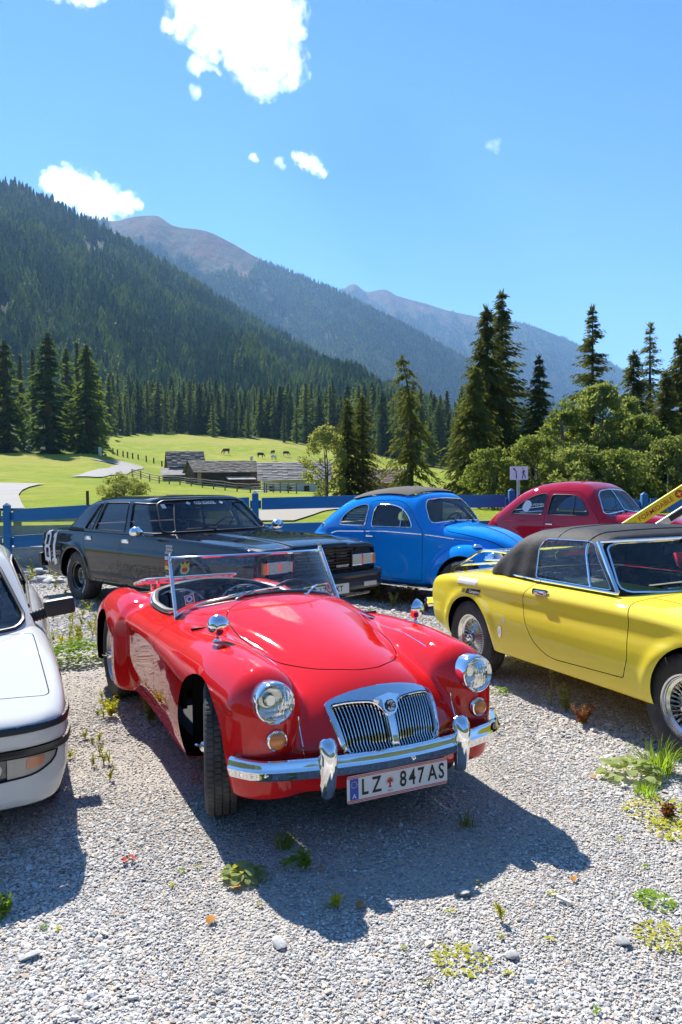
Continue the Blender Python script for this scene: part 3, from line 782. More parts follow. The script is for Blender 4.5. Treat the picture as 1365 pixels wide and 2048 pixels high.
near_conifer(1300, 46, 650, 2.3, 'slender larch with light feathery top above the bushes at right', 6, leafm=LARCH_N, droop=0.3, sparse=0.35, whorls=38, cat='larch', name='larch_tree', size=0.5)
near_conifer(1268, 44, 705, 2.3, 'mid green spruce at the right, in front of the slender larch', 7, droop=0.4, sparse=0.15)
near_conifer(1362, 43, 672, 2.5, 'dark spruce cut by the right edge of the photo', 8, droop=0.45)
near_conifer(1332, 40, 745, 2.0, 'low spruce between the slender larch and the right edge spruce', 28, droop=0.5)
near_conifer(824, 46, 712, 1.95, 'old larch with hanging branches and a bent bare top', 9, leafm=LARCH_N, droop=0.85, bend=-0.14, sparse=0.62, whorls=34, power=0.5, cat='larch', name='larch_tree', sprays=3)
near_conifer(698, 45, 800, 1.45, 'small dark spruce left of its twin, beside the pale birch', 10, droop=0.5, whorls=36, power=0.6)
near_conifer(727, 46, 790, 1.35, 'small dark spruce right of its twin, left of the bent larch', 11, droop=0.5, whorls=36, power=0.6)
def near_leafy(px, d, ytop, rad, label, seed, leafm, clumps=90, leaves=130, name='leafy_tree', cat='tree', **k):
    x, y, z = at_px(px, d); topz = CAM_H - (ytop - HYP + (px - 682.5) * ROLL) * d / FPX; h = topz - z + 0.2
    tree(name, leafy_parts(h, rad, clumps, leaves, seed, **k), leafm, (x, y, z - 0.2), 0.0, label, cat, bark=BARK2)
near_leafy(652, 44, 858, 1.45, 'pale yellow green birch behind the fence, beside the farmhouse roof', 20, LEAF_C, 60, 80, cat='birch', name='birch_tree', leaf=0.12)
near_leafy(1258, 37, 802, 1.15, 'slim upright willow between the tallest bush and the larch at right', 31, LEAF_A, 70, 120)
near_leafy(1162, 37, 830, 1.1, 'slim light green willow left of the tallest leafy bush', 32, LEAF_C, 60, 110)
near_leafy(1200, 36, 778, 1.6, 'tall grey green willow bush, highest of the leafy bushes at right', 21, LEAF_A, 120, 150, leaf=0.12)
near_leafy(1130, 35, 806, 1.3, 'rounded willow bush directly right of the slim spruce', 22, LEAF_B, 90, 130)
near_leafy(1280, 34, 838, 1.5, 'leafy bush in front of the larch at right, above the crimson car bonnet', 23, LEAF_B, 90, 130)
near_leafy(1345, 32, 880, 1.6, 'low olive bush at the right edge behind the yellow lettered arm', 24, LEAF_A, 80, 130)
near_leafy(1075, 33, 880, 1.5, 'low dark bush behind the white pedestrian sign', 25, LEAF_B, 80, 130)
near_leafy(1235, 31, 905, 1.5, 'low bush above the roof of the crimson car', 26, LEAF_B, 80, 120)
near_leafy(1165, 31, 898, 1.5, 'bush of dull green leaves above the crimson car roof centre', 27, LEAF_A, 80, 120)
near_leafy(985, 33, 900, 1.3, 'dark low bush at the foot of the tall spruces', 29, LEAF_B, 60, 110)
near_leafy(248, 40, 952, 1.25, 'round grey green willow shrub on the grass behind the black saloon', 30, LEAF_C, 60, 110, low=0.05, cat='shrub', name='willow_shrub', leaf=0.09, stems=4)

# --- the dark group of big spruces at the left edge of the meadow
MID = [spruce_parts(1.0, 0.185, 30, 7, 4, 40 + i, droop=0.55, size=1.15, base=0.03, power=0.7) for i in range(3)]
MID += [spruce_parts(1.0, 0.145, 26, 6, 4, 50 + i, droop=0.4, size=1.1, base=0.08, power=0.85) for i in range(2)]
LAR = [spruce_parts(1.0, 0.17, 24, 6, 4, 60 + i, droop=0.35, size=1.1, base=0.08, power=0.6, sparse=0.1) for i in range(2)]
PROTO = {}
def mid_tree(kind, i, x, y, z, h, wid, label, group):
    src, lm, nm, cat = {'dark': (MID, SPR_D, 'spruce_tree', 'spruce'), 'mid': (MID, SPR_M, 'spruce_tree', 'spruce'), 'larch': (LAR, SPR_L, 'larch_tree', 'larch')}[kind]
    i %= len(src); key = (kind, i)
    if key not in PROTO:
        PROTO[key] = tree(nm, src[i], lm, (x, y, z), 0, label, cat, group); o = PROTO[key]
    else:
        o = copy_tree(PROTO[key])
    o.location = (x, y, z); o.rotation_euler = (0, 0, random.uniform(0, 6.28)); o.scale = (h * wid, h * wid, h)
    tag(o, label, cat, group)
    return o
for px, d, ytop, ybase, wid, kind, i, lab in (
    (18, 172, 672, 893, 1.35, 'dark', 0, 'tall dark spruce at the left edge of the meadow, cut by the photo edge'),
    (48, 185, 700, 888, 0.95, 'dark', 3, 'thin dark spruce half hidden between the two big left spruces'),
    (104, 165, 664, 900, 1.5, 'mid', 1, 'broad full spruce, largest of the dark clump left of the road'),
    (74, 195, 690, 886, 1.1, 'dark', 4, 'dark spruce peeping out behind the largest left spruce'),
    (140, 190, 690, 888, 1.0, 'dark', 2, 'dark spruce behind, between the two broad spruces by the road'),
    (181, 168, 682, 897, 1.45, 'dark', 2, 'broad dark spruce beside the road, right end of the left clump'),
    (162, 200, 676, 884, 1.0, 'dark', 3, 'narrow spruce showing above the clump just left of the roadside spruce'),
    (206, 205, 745, 884, 1.0, 'mid', 4, 'small mid green spruce tucked behind the roadside spruce'),
    (-22, 176, 690, 893, 1.3, 'dark', 1, 'dark spruce beyond the left photo edge')):
    x, y, z = at_px(px, d); h = (ybase - ytop) * d / FPX * 1.02
    mid_tree(kind, i, x, y, z - 0.3, h, wid, lab, 'dark spruces beside the meadow road')

# --- the wood behind the meadow: the nearest 280 trees one by one
def valley_wood():
    g = np.random.default_rng(5); n = 0
    edge = lambda u: np.interp(u, [200, 230, 300, 400, 520, 640, 760, 900, 1100], [300, 335, 400, 392, 378, 355, 310, 280, 250])
    for lab, lo, hi, cnt, hh in (('tree alone on the meadow edge', -26, -6, 16, (11, 17)),
                                 ('conifer in the wood front row', 0, 40, 104, (17, 27)),
                                 ('conifer inside the wood', 45, 190, 160, (21, 32))):
        for k in range(cnt):
            u = 222 + (960 - 222) * ((k + g.uniform(0, 1)) / cnt) if lo < 45 else g.uniform(190, 1000)
            d = edge(u) + g.uniform(lo, hi); x, y, z = at_px(u, d)
            kind = g.choice(['dark', 'dark', 'mid', 'mid', 'larch'])
            h = (hh[0] + (hh[1] - hh[0]) * g.beta(1.2, 1.2)) * (1.0 if kind != 'larch' else 1.05)
            zone = ['left end by the lane', 'above the meadow lane posts', 'above the lone grazing cow', 'above the grazing cow group', 'behind the pale birch', 'behind the bent larch', 'at its right end'][int(np.searchsorted([265, 420, 500, 610, 730, 850], u))]; size = 'tall ' if h > hh[0] + 0.68 * (hh[1] - hh[0]) else ('low ' if h < hh[0] + 0.32 * (hh[1] - hh[0]) else '')
            kname = {'dark': 'dark ', 'mid': 'mid green ', 'larch': 'light green larch '}[kind]
            o = mid_tree(kind, int(g.integers(0, 5)), x, y, z - 0.4, h, g.uniform(0.8, 1.45), size + kname + lab + ', ' + zone, 'conifers of the wood behind the meadow'); n += 1
valley_wood()
# --- the forest on the mountain sides reads as one mass
def far_conifer(seed, rad, tiers, n):
    g = np.random.default_rng(seed); V, F = [], []
    for t in range(tiers):
        z0 = 0.05 + 0.88 * t / tiers; r = rad * (1 - z0) ** 0.75; top = min(1.0, z0 + 1.35 / tiers + 0.06); a0 = g.uniform(0, 6); b = len(V)
        V.append((0, 0, top))
        for k in range(n * 2):
            a = a0 + k * math.pi / n; q = r * ((1.0 if k % 2 == 0 else 0.55) + g.uniform(-0.15, 0.15)); V.append((q * math.cos(a), q * math.sin(a), z0 + g.uniform(-0.025, 0.025)))
        F += [[b, b + 1 + k, b + 1 + (k + 1) % (2 * n)] for k in range(2 * n)]
    return me_from(V, F, smooth=False)
def mountain_forest():
    g = np.random.default_rng(9); P, Sc = [], []
    # near slope
    def rows(n, umin, umax, d0, d1, hmin, hmax, rockmax, bias=1.0):
        u = g.uniform(umin, umax, n); d = d0 + (d1 - d0) * g.random(n) ** bias; x = (u - 682.5) / FPX * d; z = land_z(x, d); f, r = zones(x, d)
        clear = fbm(u / 60.0, d / 140.0, 3, 12.0)
        ok = (r < rockmax) & (clear > 0.24) ; h = hmin * 0.8 + (hmax - hmin * 0.8) * g.beta(1.6, 1.6, n)
        P.append(np.stack([x, d, z - 1.0], 1)[ok]); w = g.uniform(0.8, 1.5, n) * h; Sc.append(np.stack([w, w, h], 1)[ok])
    rows(13000, -120, 900, 520, 1830, 18, 31, 0.9, 0.8)
    rows(1800, 900, 1450, 420, 1700, 16, 26, 0.9)
    rows(26000, 150, 1320, 2700, 4560, 20, 32, 0.35)
    rows(16000, 640, 1340, 5900, 8050, 20, 32, 0.25)
    P = np.vstack(P); Sc = np.vstack(Sc)
    ro = np.zeros((len(P), 3)); ro[:, 2] = g.uniform(0, 6.28, len(P))
    FD = leaf_mat('far_spruce_dark', (0.072, 0.112, 0.062), trans=0.5); FM = leaf_mat('far_spruce_mid', (0.110, 0.152, 0.074), trans=0.55); FL = leaf_mat('far_larch', (0.15, 0.19, 0.080), trans=0.6)
    pr = [(far_conifer(i, 0.16 + 0.025 * (i % 4), 6 + i % 3, 5), m) for i, m in enumerate((FD, FD, FD, FM, FM, FM, FL, FL))]
    u = u_of(P[:, 0], P[:, 1]); patch = fbm(u / 42.0 + P[:, 1] * 0.002, P[:, 1] / 170.0, 4, 61.0) + g.normal(0, 0.085, len(P))
    ix = np.clip(((patch - 0.27) / 0.42 * len(pr)).astype(int), 0, len(pr) - 1)
    gn_scatter('mountain_forest', P, Sc, ro, pr, ix=ix)
mountain_forest()
# ================================================================ car building
CHROME = mat('chrome', (0.86, 0.86, 0.87), 0.06, 1.0, var=0.04, scale=30)
ALU = mat('brushed_metal', (0.75, 0.75, 0.76), 0.24, 1.0)
SILVER = mat('silver_paint', (0.55, 0.55, 0.54), 0.35, 0.85)
RUBBER = mat('tyre_rubber', (0.050, 0.048, 0.046), 0.75, col2=(0.13, 0.122, 0.11), c2scale=7, c2lo=0.45, c2hi=0.8, spec=0.3)
BLACK = mat('black_trim', (0.016, 0.016, 0.017), 0.45)
MATT = mat('matt_black', (0.012, 0.012, 0.012), 0.9)
SEAL = mat('dark_seal', (0.008, 0.007, 0.007), 0.85)
LEATHER = mat('black_leather', (0.028, 0.027, 0.027), 0.42, bump=0.15, bscale=120)
AMBER = mat('amber_lens', (0.85, 0.24, 0.02), 0.12, coat=1.0, trans=0.25)
REDLENS = mat('red_lens', (0.5, 0.02, 0.015), 0.12, coat=1.0)
GLASS = glass('window_glass', (0.86, 0.92, 0.91))
GLASS_D = glass('tinted_glass', (0.50, 0.58, 0.60))
LENS = glass('lens_glass', (0.95, 0.96, 0.95), dirt=0.01)
WHITE = mat('white_print', (0.78, 0.78, 0.76), 0.5)
INK = mat('black_print', (0.012, 0.012, 0.012), 0.5)

def tyre_me(Ro, W, Ri, n=144, grooves=3, lugs=72, seed=0):
    """tyre about the y axis (outer face at +y), treads cut as geometry"""
    prof = [(-W * 0.40, Ri), (-W * 0.46, Ri + 0.012), (-W * 0.52, Ri + 0.35 * (Ro - Ri)), (-W * 0.515, Ri + 0.62 * (Ro - Ri)), (-W * 0.47, Ri + 0.86 * (Ro - Ri)), (-W * 0.435, Ro - 0.010)]
    k = 2 * grooves + 1; tw = W * 0.84; gw = 0.0075 if W > 0.15 else 0.006; rib = (tw - grooves * gw) / (grooves + 1)
    y = -tw / 2; tread = []
    for i in range(grooves + 1):
        tread += [(y, Ro), (y + rib, Ro)]
        if i < grooves: tread += [(y + rib + 0.0008, Ro - 0.009), (y + rib + gw - 0.0008, Ro - 0.009)]
        y += rib + gw
    crown = lambda q: -0.006 * (2 * abs(q) / tw) ** 3
    tread = [(a, b + crown(a)) for a, b in tread]
    P = np.array(prof + tread + [(-a, b) for a, b in prof[::-1]])
    m = len(P); N = lugs * 4; t = np.arange(N) * 2 * math.pi / N
    Rr = np.repeat(P[None, :, 1], N, 0); Y = np.repeat(P[None, :, 0], N, 0)
    istr = np.arange(m); tt = (istr >= len(prof)) & (istr < m - len(prof))
    sh = ((np.arange(N)[:, None] + (istr[None] // 2) * 1) % 4 == 0)
    deep = sh & tt[None] & (P[None, :, 1] > Ro - 0.0085)
    Rr = Rr - 0.006 * deep
    shoulder = (np.abs(np.abs(P[:, 0]) - W * 0.435) < W * 0.06) & ~tt
    Rr = Rr - 0.004 * (sh & shoulder[None])
    V = np.stack([Rr * np.cos(t)[:, None], Y, Rr * np.sin(t)[:, None]], -1).reshape(-1, 3)
    I = np.arange(N * m).reshape(N, m); J = np.roll(I, -1, 0)
    Q = np.stack([I[:, :-1], I[:, 1:], J[:, 1:], J[:, :-1]], -1).reshape(-1, 4)[:, ::-1]
    me = me_from(V, Q); me.set_sharp_from_angle(angle=R(32)); return me
def wire_wheel(parent, loc, side, Ro, W, Rr, steer=0.0, spokes=30, ears=True, dirt=False, rimm=None, spin=0.3):
    """wheel on its axle: side=+1 left, -1 right"""
    w = put('wheel', None, parent); w.location = loc; w.rotation_euler = (0, spin, steer + (0 if side > 0 else math.pi))
    put('tyre', tyre_me(Ro, W, Rr), w, RUBBER)
    rm = rimm or SILVER
    rim = MB(); e = W * 0.42
    rim.lathe([(Rr - 0.012, e - 0.012), (Rr + 0.004, e - 0.004), (Rr + 0.010, e), (Rr + 0.006, e + 0.004), (Rr - 0.004, e + 0.001), (Rr - 0.014, e - 0.022), (Rr - 0.032, e - 0.032), (Rr - 0.036, 0), (Rr - 0.030, -e + 0.03), (Rr - 0.012, -e + 0.02), (Rr + 0.008, -e)], 64, axis='y')
    rim.put('rim', rm, w)
    hub = MB(); hub.lathe([(0.0, e + 0.012), (0.026, e + 0.012), (0.030, e + 0.004), (0.034, e - 0.01), (0.040, e - 0.03), (0.058, -0.01), (0.062, -0.04), (0.05, -0.05), (0, -0.05)], 28, axis='y')
    hub.lathe([(0.0, -0.03), (0.11, -0.03), (0.115, -0.06), (0.115, -0.085), (0, -0.085)], 36, axis='y')
    hub.put('hub', mat('hub_grey', (0.16, 0.16, 0.16), 0.5, 0.7), w)
    sp = MB()
    for i in range(spokes):
        a = i * 2 * math.pi / spokes
        for (r0, y0, off, yr, rr) in ((0.036, e - 0.02, 0.55, -0.01, Rr - 0.036), (0.036, e - 0.022, -0.55, -0.012, Rr - 0.036), (0.058, -0.012, 0.85, e - 0.036, Rr - 0.033), (0.058, -0.014, -0.85, e - 0.038, Rr - 0.033)):
            b = a + off * 0.42
            sp.tube([(r0 * math.cos(a), y0, r0 * math.sin(a)), (rr * math.cos(b), yr, rr * math.sin(b))], 0.0024, 4, caps=False)
    sp.put('spokes', rm, w, kind='stuff')
    nut = MB(); nut.lathe([(0, e + 0.036), (0.012, e + 0.035), (0.024, e + 0.028), (0.030, e + 0.014), (0.032, e), (0.0, e)], 20, axis='y')
    if ears:
        for s in (1, -1):
            nut.tube([(0.012 * s, e + 0.022, 0), (0.045 * s, e + 0.034, 0.004), (0.078 * s, e + 0.052, 0.012)], [0.013, 0.012, 0.008], 8, flat=(1.0, 0.6))
    nut.put('wheel_nut', CHROME, w)
    return w
def disc_wheel(parent, loc, side, Ro, W, Rr, steer=0.0, rimm=None, cap=None, holes=0, nuts=5, letters=None, whitewall=None, dish=0.02):
    w = put('wheel', None, parent); w.location = loc; w.rotation_euler = (0, 0.4, steer + (0 if side > 0 else math.pi))
    put('tyre', tyre_me(Ro, W, Rr, lugs=60), w, RUBBER)
    rm = rimm or SILVER; e = W * 0.44; rim = MB()
    rim.lathe([(Rr + 0.010, e - 0.006), (Rr + 0.010, e), (Rr + 0.002, e + 0.004), (Rr - 0.008, e), (Rr - 0.014, e - 0.02), (Rr - 0.03, e - 0.028), (Rr - 0.036, e - 0.05), (Rr - 0.045, e - 0.055 - dish), (Rr - 0.06, e - 0.05 - dish), (Rr * 0.62, e - 0.035 - dish), (Rr * 0.55, e - 0.022 - dish), (Rr * 0.42, e - 0.03 - dish), (Rr * 0.38, e - 0.045 - dish), (0, e - 0.045 - dish)], 64, axis='y')
    rim.put('rim', rm, w)
    if nuts:
        nb = MB()
        for i in range(nuts):
            a = i * 2 * math.pi / nuts; c = (Rr * 0.34 * math.cos(a), e - 0.045 - dish, Rr * 0.34 * math.sin(a))
            nb.lathe([(0, 0.024), (0.008, 0.022), (0.010, 0.016), (0.011, 0), (0, 0)], 6, axis='y', M=Matrix.Translation(c))
        nb.put('wheel_nuts', CHROME, w)
    if cap:
        c = MB(); c.lathe(cap, 48, axis='y', M=Matrix.Translation((0, e - 0.03 - dish, 0))); c.put('hubcap', CHROME, w)
    if letters:
        for txt, a0 in letters:
            V, F = text_vf(txt, 0.040, bold=0.0012); V = V.copy(); V[:, 1] -= V[:, 1].mean(); rm_ = Rr + 0.5 * (Ro - Rr)
            th = a0 - V[:, 0] / rm_; rr = rm_ + V[:, 1]
            tt = np.clip((rr - Rr) / (Ro - Rr), 0, 1)
            yy = W * np.interp(tt, [0.05, 0.35, 0.62, 0.86], [0.47, 0.522, 0.517, 0.475]) + 0.0015
            put('raised_letters', me_from(np.stack([rr * np.cos(th), yy, rr * np.sin(th)], 1), F, smooth=False), w, mat('tyre_white', (0.72, 0.71, 0.68), 0.7))
    return w
def outline_tube(F, poly, r, side=1, out=0.0, n=7, flat=None, name=None, m=None, parent=None, axes='xz', closed=True, step=0.03):
    """a bead along an (x,z) outline lying on the skin, on one side"""
    P = resamp(poly, step, closed)
    if axes == 'xz':
        y = side_y(F, P[:, 0], P[:, 1]) + out; L = np.stack([P[:, 0], y * side, P[:, 1]], 1)
    elif axes == 'yz':
        x = front_x(F, P[:, 0], P[:, 1]) + out; L = np.stack([x, P[:, 0], P[:, 1]], 1)
    else:
        z = top_z(F, P[:, 0], P[:, 1]) + out; L = np.stack([P[:, 0], P[:, 1], z], 1)
    b = MB(); b.tube(L, r, n, closed=closed, flat=flat)
    return b.put(name, m, parent) if name else b
def decal(txt, F, x, z, size, m, parent, name='lettering', side=-1, rot=0.0, out=0.003, bold=0.0, sx=1.0, shear=0.0):
    """flat print on a flank, readable from outside"""
    V, Fc = text_vf(txt, size, bold=bold) if isinstance(txt, str) else txt
    return decal_vf(V, Fc, F, x, z, m, parent, name, side, rot, out, sx, shear)
def dense(V, Fc, L=0.03):
    bm = bmesh.new(); vs = [bm.verts.new((v[0], v[1], 0)) for v in V]
    for f in Fc: bm.faces.new([vs[i] for i in f])
    bmesh.ops.triangulate(bm, faces=bm.faces[:])
    for _ in range(4):
        e = [q for q in bm.edges if q.calc_length() > L]
        if not e: break
        bmesh.ops.subdivide_edges(bm, edges=e, cuts=1); bmesh.ops.triangulate(bm, faces=bm.faces[:])
    bm.verts.index_update(); out = np.array([v.co[:] for v in bm.verts]), [[v.index for v in f.verts] for f in bm.faces]; bm.free(); return out
def decal_vf(V, Fc, F, x, z, m, parent, name='decal', side=-1, rot=0.0, out=0.003, sx=1.0, shear=0.0):
    V, Fc = dense(V, Fc, 0.04)
    X = V[:, 0] * sx + shear * V[:, 1]; Z = V[:, 1]; c, s = math.cos(rot), math.sin(rot)
    X, Z = c * X - s * Z, s * X + c * Z
    X = x + (X if side < 0 else -X); Z = z + Z
    y = (side_y(F, X, Z) + out) * side
    return put(name, me_from(np.stack([X, y, Z], 1), Fc, smooth=False), parent, m)
def grid_patch(w, h, nx, ny):
    xs, ys = np.linspace(-w/2, w/2, nx), np.linspace(-h/2, h/2, ny); V = np.array([(a, b) for a in xs for b in ys])
    return V, [[i*ny+j, (i+1)*ny+j, (i+1)*ny+j+1, i*ny+j+1] for i in range(nx-1) for j in range(ny-1)]
def seat(parent, x, y, w=0.46, zb=0.30, h=0.48, m=None, piping=None, pleats=5, lean=0.25, name='seat', headrest=False):
    m = m or LEATHER; s = put(name, None, parent); s.location = (x, y, 0)
    b = MB(); b.box((-0.24, -w/2, zb - 0.12), (0.26, w/2, zb + 0.03), 0.04); b.put('cushion', m, s)
    b = MB(); rows = pleats
    M = Matrix.Translation((-0.22, 0, zb)) @ Matrix.Rotation(-lean, 4, 'Y')
    for i in range(rows):
        a0, a1 = -w/2 + w * i / rows, -w/2 + w * (i + 1) / rows; top = h * (1 - 0.22 * (abs((a0 + a1)) / w) ** 2.5)
        b.box((-0.05, a0 + 0.001, 0), (0.055, a1 - 0.001, top), 0.022, M=M)
    b.put('backrest', m, s)
    if piping:
        t = np.linspace(-1, 1, 25); P = np.stack([0 * t + 0.02, t * w / 2 * 1.04, h * (1.02 - 0.26 * np.abs(t) ** 2.5)], 1); P = np.vstack([[0.02, -w/2*1.04, 0.0], P, [0.02, w/2*1.04, 0.0]])
        b = MB(); b.tube(P, 0.008, 6, M=M); b.put('piping', piping, s)
    if headrest:
        b = MB(); b.box((-0.05, -0.12, h + 0.04), (0.04, 0.12, h + 0.2), 0.035, M=M); b.put('headrest', m, s)
    return s
def steering_wheel(parent, loc, r=0.2, tilt=0.5, m=None):
    t = np.linspace(0, 2 * math.pi, 41)[:-1]; M = Matrix.Translation(loc) @ Matrix.Rotation(-math.pi / 2 + tilt, 4, 'Y')
    b = MB(); b.tube(np.stack([r * np.cos(t), r * np.sin(t), 0 * t], 1), 0.012, 8, closed=True, M=M)
    for a in (0.3, math.pi - 0.3, -math.pi / 2): b.tube([(0.02 * math.cos(a), 0.02 * math.sin(a), -0.03), (r * math.cos(a), r * math.sin(a), 0)], 0.008, 6, M=M)
    b.lathe([(0, -0.01), (0.04, -0.015), (0.045, -0.04), (0.02, -0.3), (0, -0.3)], 16, M=M)
    return b.put('steering_wheel', m or BLACK, parent)
def wiper(parent, a, b, pivot, m=None, name='wiper'):
    k = MB(); a, b, pivot = np.array(a), np.array(b), np.array(pivot); mid = (a + b) / 2 + np.array([0.02, 0, 0.012])
    k.tube([a, (a + b) / 2 + np.array([0.003, 0, 0.003]), b], 0.005, 5); k.tube([pivot, (pivot + mid) / 2 + np.array([0.015, 0, 0.015]), mid], [0.008, 0.006, 0.004], 6)
    for t in (0.25, 0.5, 0.75): p = a * (1 - t) + b * t; k.tube([p, p + np.array([0.012, 0, 0.010])], 0.004, 4)
    k.lathe([(0, 0.02), (0.014, 0.018), (0.018, 0), (0, 0)], 12, M=Matrix.Translation(pivot.tolist()))
    return k.put(name, m or CHROME, parent)
def headlight(parent, loc, r, yaw=0.0, pitch=0.0, name='headlight', bezel=None, rim_d=0.03, deep=0.0):
    """round lamp facing +x"""
    h = put(name, None, parent); h.location = loc; h.rotation_euler = (0, pitch, yaw)
    b = MB(); b.lathe([(r * 0.86, 0.010), (r * 0.90, 0.022), (r * 0.95, rim_d), (r, rim_d * 0.9), (r * 1.05, rim_d * 0.4), (r * 1.06, -0.01), (r * 1.05, -0.05 - deep), (r * 1.0, -0.05 - deep)], 56, axis='x'); b.put('bezel', bezel or CHROME, h)
    b = MB(); b.lathe([(0.0, -0.085), (r * 0.3, -0.075), (r * 0.6, -0.045), (r * 0.88, 0.005)], 40, axis='x'); b.lathe([(0, -0.035), (0.020, -0.035), (0.024, -0.04), (0.024, -0.08), (0, -0.08)], 20, axis='x'); b.put('reflector', mat('lamp_reflector', (0.85, 0.85, 0.82), 0.12, 1.0), h)
    # fluted lens
    n, k = 56, 14; V = []; 
    for j in range(k):
        q = j / (k - 1) * r * 0.885
        for i in range(n):
            a = i * 2 * math.pi / n; yy, zz = q * math.cos(a), q * math.sin(a)
            V.append((0.012 + 0.030 * (1 - (q / r) ** 2) + 0.0016 * math.sin(yy * 2 * math.pi / 0.017) + (0.001 * math.sin(zz * 2 * math.pi / 0.03)), yy, zz))
    F = [[j*n+i, j*n+(i+1) % n, (j+1)*n+(i+1) % n, (j+1)*n+i] for j in range(k - 1) for i in range(n)]
    put('lens', me_from(V, F), h, LENS)
    return h
def dome_mirror(parent, base, head, r, face, name='wing_mirror', m=None):
    """round bullet mirror on a stalk; face = direction the glass looks"""
    w = put(name, None, parent); b = MB(); base, head = np.array(base, float), np.array(head, float)
    b.tube([base, base * 0.6 + head * 0.4 + np.array([0.012, 0, 0.0]), head], [0.008, 0.007, 0.007], 8); b.lathe([(0, 0.012), (0.018, 0.008), (0.024, 0), (0, 0)], 16, M=Matrix.Translation(base.tolist())); b.put('stalk', m or CHROME, w)
    q = Vector(face).to_track_quat('X', 'Z').to_matrix().to_4x4(); M = Matrix.Translation(head.tolist()) @ q
    b = MB(); b.lathe([(0, -0.042), (r * 0.45, -0.037), (r * 0.8, -0.022), (r, -0.002), (r * 1.03, 0.006), (r * 0.96, 0.008)], 40, axis='x', M=M); b.put('shell', m or CHROME, w)
    b = MB(); b.lathe([(r * 0.97, 0.006), (0, 0.004)], 40, axis='x', M=M); b.put('mirror_glass', mat('mirror', (0.9, 0.9, 0.9), 0.02, 1.0), w)
    return w
def cut_arch(s, cx, top, half, zc, ymin=0.5, zfull=0.35, flare=0.0, yall=0.36):
    X, Y, Z = s.V.T; u = X - cx
    d = np.where(Z > zc, np.sqrt((u / half) ** 2 + ((Z - zc) / (top - zc)) ** 2) - 1, np.abs(u) / (half + flare * (zc - Z)) - 1) * 0.3
    return s.cut(np.where((np.abs(Y) > ymin) | ((Z < zfull) & (np.abs(Y) > yall)), d, 1.0))[1]
def cut_side_panel(sk, poly, side, ymin=0.3, gap=0.003):
    """door skin, shut-line strip, rest"""
    pd = psd(poly); f = lambda V: np.where(V[:, 1] * side > ymin, pd(V[:, 0], V[:, 2]), 1.0)
    inn, rest = sk.cut(f(sk.V) + gap); seam, out = rest.cut(f(rest.V) - gap)
    return inn, seam, out
def cut_top_panel(sk, poly, zmin, gap=0.003, xmin=-9):
    pd = psd(poly); f = lambda V: np.where((V[:, 2] > zmin) & (V[:, 0] > xmin), pd(V[:, 0], V[:, 1]), 1.0)
    inn, rest = sk.cut(f(sk.V) + gap); seam, out = rest.cut(f(rest.V) - gap)
    return inn, seam, out
def side_windows(sk, F, polys, parent, gm, tm, depth=0.012, r=0.006, ymin=0.3, name='side_window', flat=None):
    for poly in polys:
        pd = psd(poly)
        for s in (1, -1):
            X, Y, Z = sk.V.T; inn, sk = sk.cut(np.where(Y * s > ymin, pd(X, Z), 1.0))
            if len(inn.T):
                w = inn.off(-depth).put(name, gm, parent)
                if tm is not None: outline_tube(F, poly, r, side=s, name='window_trim', m=tm, parent=w, flat=flat)
    return sk
def end_window(sk, F, poly, parent, gm, tm, front=True, depth=0.008, r=0.007, name='windscreen', zmin=0.7, xlim=0.0, split=False):
    pd = psd(poly); X, Y, Z = sk.V.T
    cond = (X > xlim) if front else (X < xlim)
    inn, sk = sk.cut(np.where(cond & (Z > zmin), pd(Y, Z), 1.0))
    w = inn.off(-depth).put(name, gm, parent)
    P = resamp(poly, 0.03)
    if front: x = front_x(F, P[:, 0], P[:, 1], xlim, 3.2)
    else:
        G = lambda x_, a_, z_: F(-x_, a_, z_); x = -front_x(G, P[:, 0], P[:, 1], -xlim, 3.2)
    if tm is not None:
        b = MB(); b.tube(np.stack([x, P[:, 0], P[:, 1]], 1), r, 7, closed=True); b.put('window_trim', tm, w)
        if split:
            zz = np.linspace(poly[:, 1].min(), poly[:, 1].max(), 9); xs = front_x(F, np.zeros(9), zz, xlim, 3.2); b = MB(); b.tube(np.stack([xs + 0.002, 0 * zz, zz], 1), r, 7); b.put('centre_bar', tm, w)
    return sk, w
def mirror_y(P): return [(x, -y) for x, y in P[::-1]]
def sym(half):
    """close a (y, z) half outline given from centre top round to centre bottom"""
    h = [p for p in half]; return h + [(-y, z) for y, z in h[::-1] if abs(y) > 1e-6]
def floor_and_inner(parent, x0, x1, w, z0=0.22, z1=0.5, arch=()):
    b = MB(); b.box((x0, -w, z0), (x1, w, z0 + 0.03)); b.put('floor_pan', MATT, parent)
